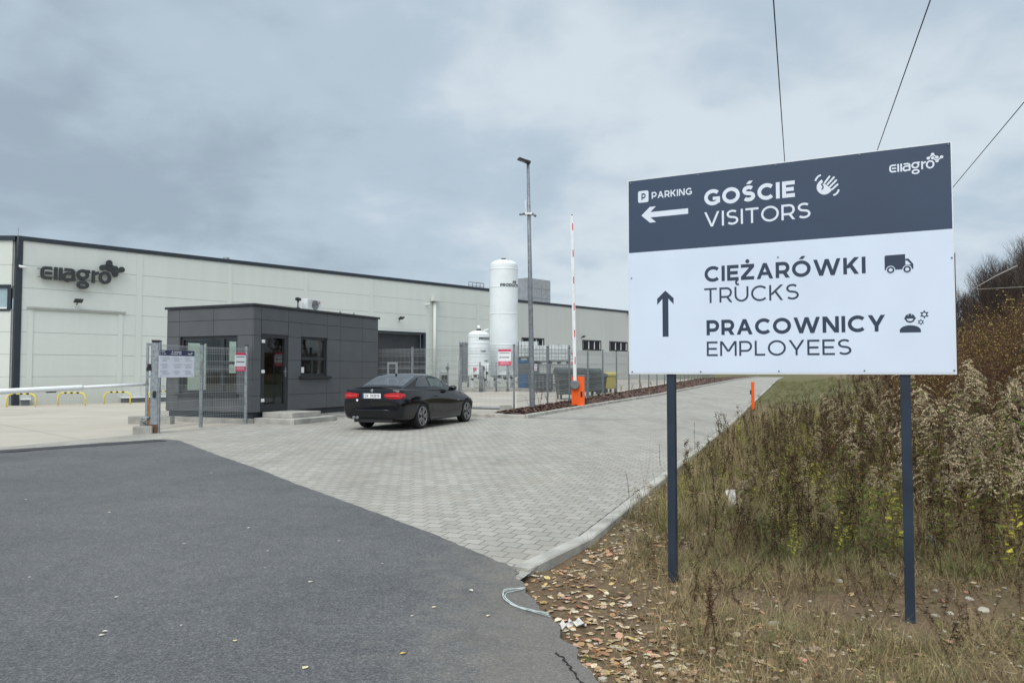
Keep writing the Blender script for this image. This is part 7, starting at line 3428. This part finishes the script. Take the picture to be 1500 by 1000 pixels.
# ------------------------------------------------------------------ single plants that stand out
def solo(name, arr, label, px, py, s=1.0, tilt=(0, 0), rz=0.0, cat='weed'):
    p = gp(px, py)
    for _ in range(6):        # settle on the natural ground
        d = ray(px, py)
        k = (float(gz(p.x, p.y)) - CAM_H) / d.z
        p = Vector((d.x * k, d.y * k, 0))
    o = quads_object(name, *arr, M_LEAFY)
    o.location = (p.x, p.y, float(gz(p.x, p.y)) - .02)
    o.scale = (s, s, s)
    o.rotation_euler = (tilt[0], tilt[1], rz)
    tag(o, label, cat)
    return o


def stalk(H, dens, col, clump0=.45, lean=.06):
    a = QB()
    pts, _ = curve_stem(H, lean)
    a.stem(pts, .0042, .0015, jit(col, .1), 4)
    for i in range(dens):
        f = clump0 + (1 - clump0) * U(0, 1)
        d = rdir(U(.2, 1.6))
        p = at_stem(pts, f)
        a.stem([p, p + d * .02], .001, .0008, col, 3)
        dd = rdir(U(-.8, .8))
        a.leaf(p + d * .02, dd, perp(dd), U(.007, .016), U(.005, .011), jit(col, .45))
    return a.arr()


solo('dock_stalk', stalk(.36, 90, lin(78, 54, 42), .42), 'dark brown seedy dock stalk standing in the foreground between the posts', 1049, 958, 1.0)
solo('dock_stalk', stalk(.30, 40, lin(84, 60, 46), .5), 'thin reddish dead stalk leaning beside the dark dock stalk in the foreground', 1030, 940, 1.0, (0, .08))
solo('dead_mugwort', mugwort(), 'bushy brown dead weed at the bottom edge left of the right post', 1278, 985, .26)
solo('dead_mugwort', mugwort(), 'bushy brown dead weed at the very bottom below the middle of the board', 1150, 1010, .24)
solo('dock_stalk', stalk(.98, 130, lin(62, 58, 44), .1, .02), 'tall thin dark stalk at the kerb just right of the left post', 1018, 668, .62, (0, -.02))
solo('dock_stalk', stalk(.7, 160, lin(72, 60, 48), .55), 'branching brown seed stalk on the kerb edge below the marker post', 1053, 655, .8)
solo('dock_stalk', stalk(.6, 60, lin(70, 62, 44), .3), 'wispy dead stalk leaning over the kerb left of the left post', 968, 690, .7, (0, -.1))
solo('dock_stalk', stalk(.5, 24, lin(90, 82, 62), .3), 'very thin dead stalk rising from the kerb between the leaves and the left post', 922, 738, .8)
solo('green_rosette', tuft(lin(62, 90, 36), 16, .07, .13, .015, .8, 2.2, .03), 'dark green leafy rosette at the asphalt edge in the foreground', 872, 968, .9, cat='plant')
for (px, py, s, lab) in ((1160, 880, .9, 'yellow green tall goldenrod with broad leaves just right of the right post'),):
    pass
solo('goldenrod_shoot', leafy(lin(126, 130, 66), .8, .85), 'bright yellow green leafy goldenrod shoot right of the right post', 1385, 812, 1.05)
solo('goldenrod_shoot', leafy(lin(140, 138, 74), .6, .65), 'yellow green leafy shoot halfway between the right post and the photo edge', 1475, 800, 1.1)
solo('goldenrod_shoot', leafy(lin(136, 138, 66), .55, .6), 'yellow green leafy shoot by the kerb in front of the marker post', 1152, 700, 1.2)
solo('goldenrod_shoot', leafy(lin(138, 150, 56), .5, .55), 'low yellow green shoot on the kerb edge left of the marker post', 1085, 660, 1.2)


def sapling():
    a = QB()
    pts, _ = curve_stem(.62, .10)
    a.stem(pts, .004, .002, lin(120, 108, 76), 4)
    for i in range(11):
        f = .45 + .55 * i / 11
        d = rdir(U(-.1, .5))
        p = at_stem(pts, f)
        a.stem([p, p + d * .04], .0012, .001, lin(150, 140, 70), 3)
        a.leaf(p + d * .04, d, perp(d), U(.04, .055), U(.034, .045), jit(lin(176, 168, 66), .2), .6)
    return a.arr()


solo('aspen_sapling', sapling(), 'young sapling with round bright yellow leaves at the right edge of the photo', 1478, 880, 1.15, (0, .16), 0, 'sapling')


# ------------------------------------------------------------------ bare trees behind the bank
def bare_tree(H, seed, nlev=4):
    r2 = random.Random(seed)
    trunk, crown = QB(), QB()

    def V(*a):
        return np.array(a, float)

    def grow(p, d, L, r, lev, tgt):
        seg = 5
        path = [p]
        cur = d.copy()
        for i in range(seg):
            cur = cur + np.array([r2.gauss(0, .10), r2.gauss(0, .10), r2.gauss(.05, .05)])
            cur /= np.linalg.norm(cur)
            path.append(path[-1] + cur * L / seg)
        col = jit(lin(80, 70, 63) if lev < 3 else lin(66, 56, 50), .2)
        tgt.stem(path, r, r * (.45 if lev else .6), col, 5 if lev == 0 else 3)
        if lev >= nlev:
            return
        k = (8, 7, 6, 5)[min(lev, 3)]
        for i in range(k):
            f = .28 + .72 * (i + r2.random()) / k
            q = at_stem(path, min(f, .99))
            a = r2.uniform(0, 2 * PI)
            out_ = np.array([math.cos(a), math.sin(a), r2.uniform(.3, 1.1)])
            nd = cur * .75 + out_ * .62
            nd /= np.linalg.norm(nd)
            grow(q, nd, L * r2.uniform(.5, .72) * (1.1 - .3 * f), r * .5 * (1.1 - .4 * f), lev + 1, crown)

    grow(np.array([0, 0, -.2]), np.array([r2.gauss(0, .1), r2.gauss(0, .1), 1.0]), H * .55, H * .016, 0, trunk)
    return trunk.arr(), crown.arr()


TP = [bare_tree(5.6, 3), bare_tree(5.0, 11), bare_tree(5.4, 23)]
tr_o = []
for tr_, cr_ in TP:
    t = thing('bare_tree', '', 'tree', (0, 0, -50))
    quads_object('trunk', *tr_, M_BARK, t)
    quads_object('crown', *cr_, M_BARK, t)
    tr_o.append([t, False])
TS = [(1424, 26, .58, 'smallest bare grey tree just past the right edge of the board'), (1450, 28, .74, 'bare grey tree in the middle of the row, left of the tallest'),
      (1478, 27, .86, 'tall bare grey tree near the right edge of the photo'), (1508, 25, .92, 'tallest bare tree cut by the right edge of the photo')]
TB = [(1436, 34, .85), (1465, 35, 1.0), (1495, 33, 1.1), (1530, 30, 1.15), (1415, 38, .95), (1422, 33, .8), (1430, 30, .75), (1440, 37, 1.05), (1412, 42, 1.0), (1455, 40, 1.2), (1475, 39, 1.3), (1500, 42, 1.5), (1485, 31, 1.0), (1446, 24, .6), (1490, 23, .8), (1470, 31, .95), (1515, 37, 1.3), (1560, 28, 1.1), (1408, 30, .55)]
for i, (px, Y, s, lab) in enumerate(TS):
    q = at(px, 500, Y)
    individual(tr_o[i % 3], lab, 'tree', 'bare trees above the bank', (q.x, q.y, float(gz(q.x, q.y))), s, U(0, 6.28), (0, 0))
for i, (px, Y, s) in enumerate(TB):
    q = at(px, 500, Y)
    s *= .86
    individual(tr_o[(i + 1) % 3], 'bare grey tree in the tangled rows behind the front trees on the bank', 'tree', 'bare trees above the bank', (q.x, q.y, float(gz(q.x, q.y))), s, U(0, 6.28), (0, 0))
# pale dead branch and reed
q0, q1, q2 = at(1424, 424, 15), at(1490, 389, 15.4), at(1504, 420, 15)
b = MB().tube([q0, q0.lerp(q1, .5) + Vector((0, 0, .02)), q1], [.007, .010, .012], 6).tube([q0, q2], [.005, .007], 5)
tag(b.build('dead_branch', mat('bleached_wood', (.30, .275, .245), .9, var=.2)), 'bleached dead branch hanging across the shrubs at the right edge', 'branch')
# sparse young plants in the bed along the fence
for i, (px, py, hh) in enumerate(((776, 601, .75), (790, 600, .65), (803, 596, .7), (815, 592, .55), (910, 576, .5), (925, 573, .5), (940, 571, .5), (955, 569, .45))):
    a = QB()
    for k in range(4):
        d = rdir(U(1.6, 4))
        L = hh * U(.6, 1.05)
        a.stem([np.zeros(3), d * L * .5, d * L], .007, .004, jit(lin(150, 120, 100), .2), 3)
        for j in range(6):
            dd = rdir(U(-.3, .6))
            a.leaf(d * L * U(.4, 1), dd, perp(dd), U(.03, .06), U(.015, .03), jit(lin(128, 92, 66), .3))
    o = quads_object('bed_plant', *a.arr(), M_LEAFY)
    p = gp(px, py)
    o.location = (p.x, p.y, float(g(p.x, p.y)) + .08)
    tag(o, 'sparse leafless young plant sticking out of the bark bed by the fence', 'plant', 'young plants in the bark bed')
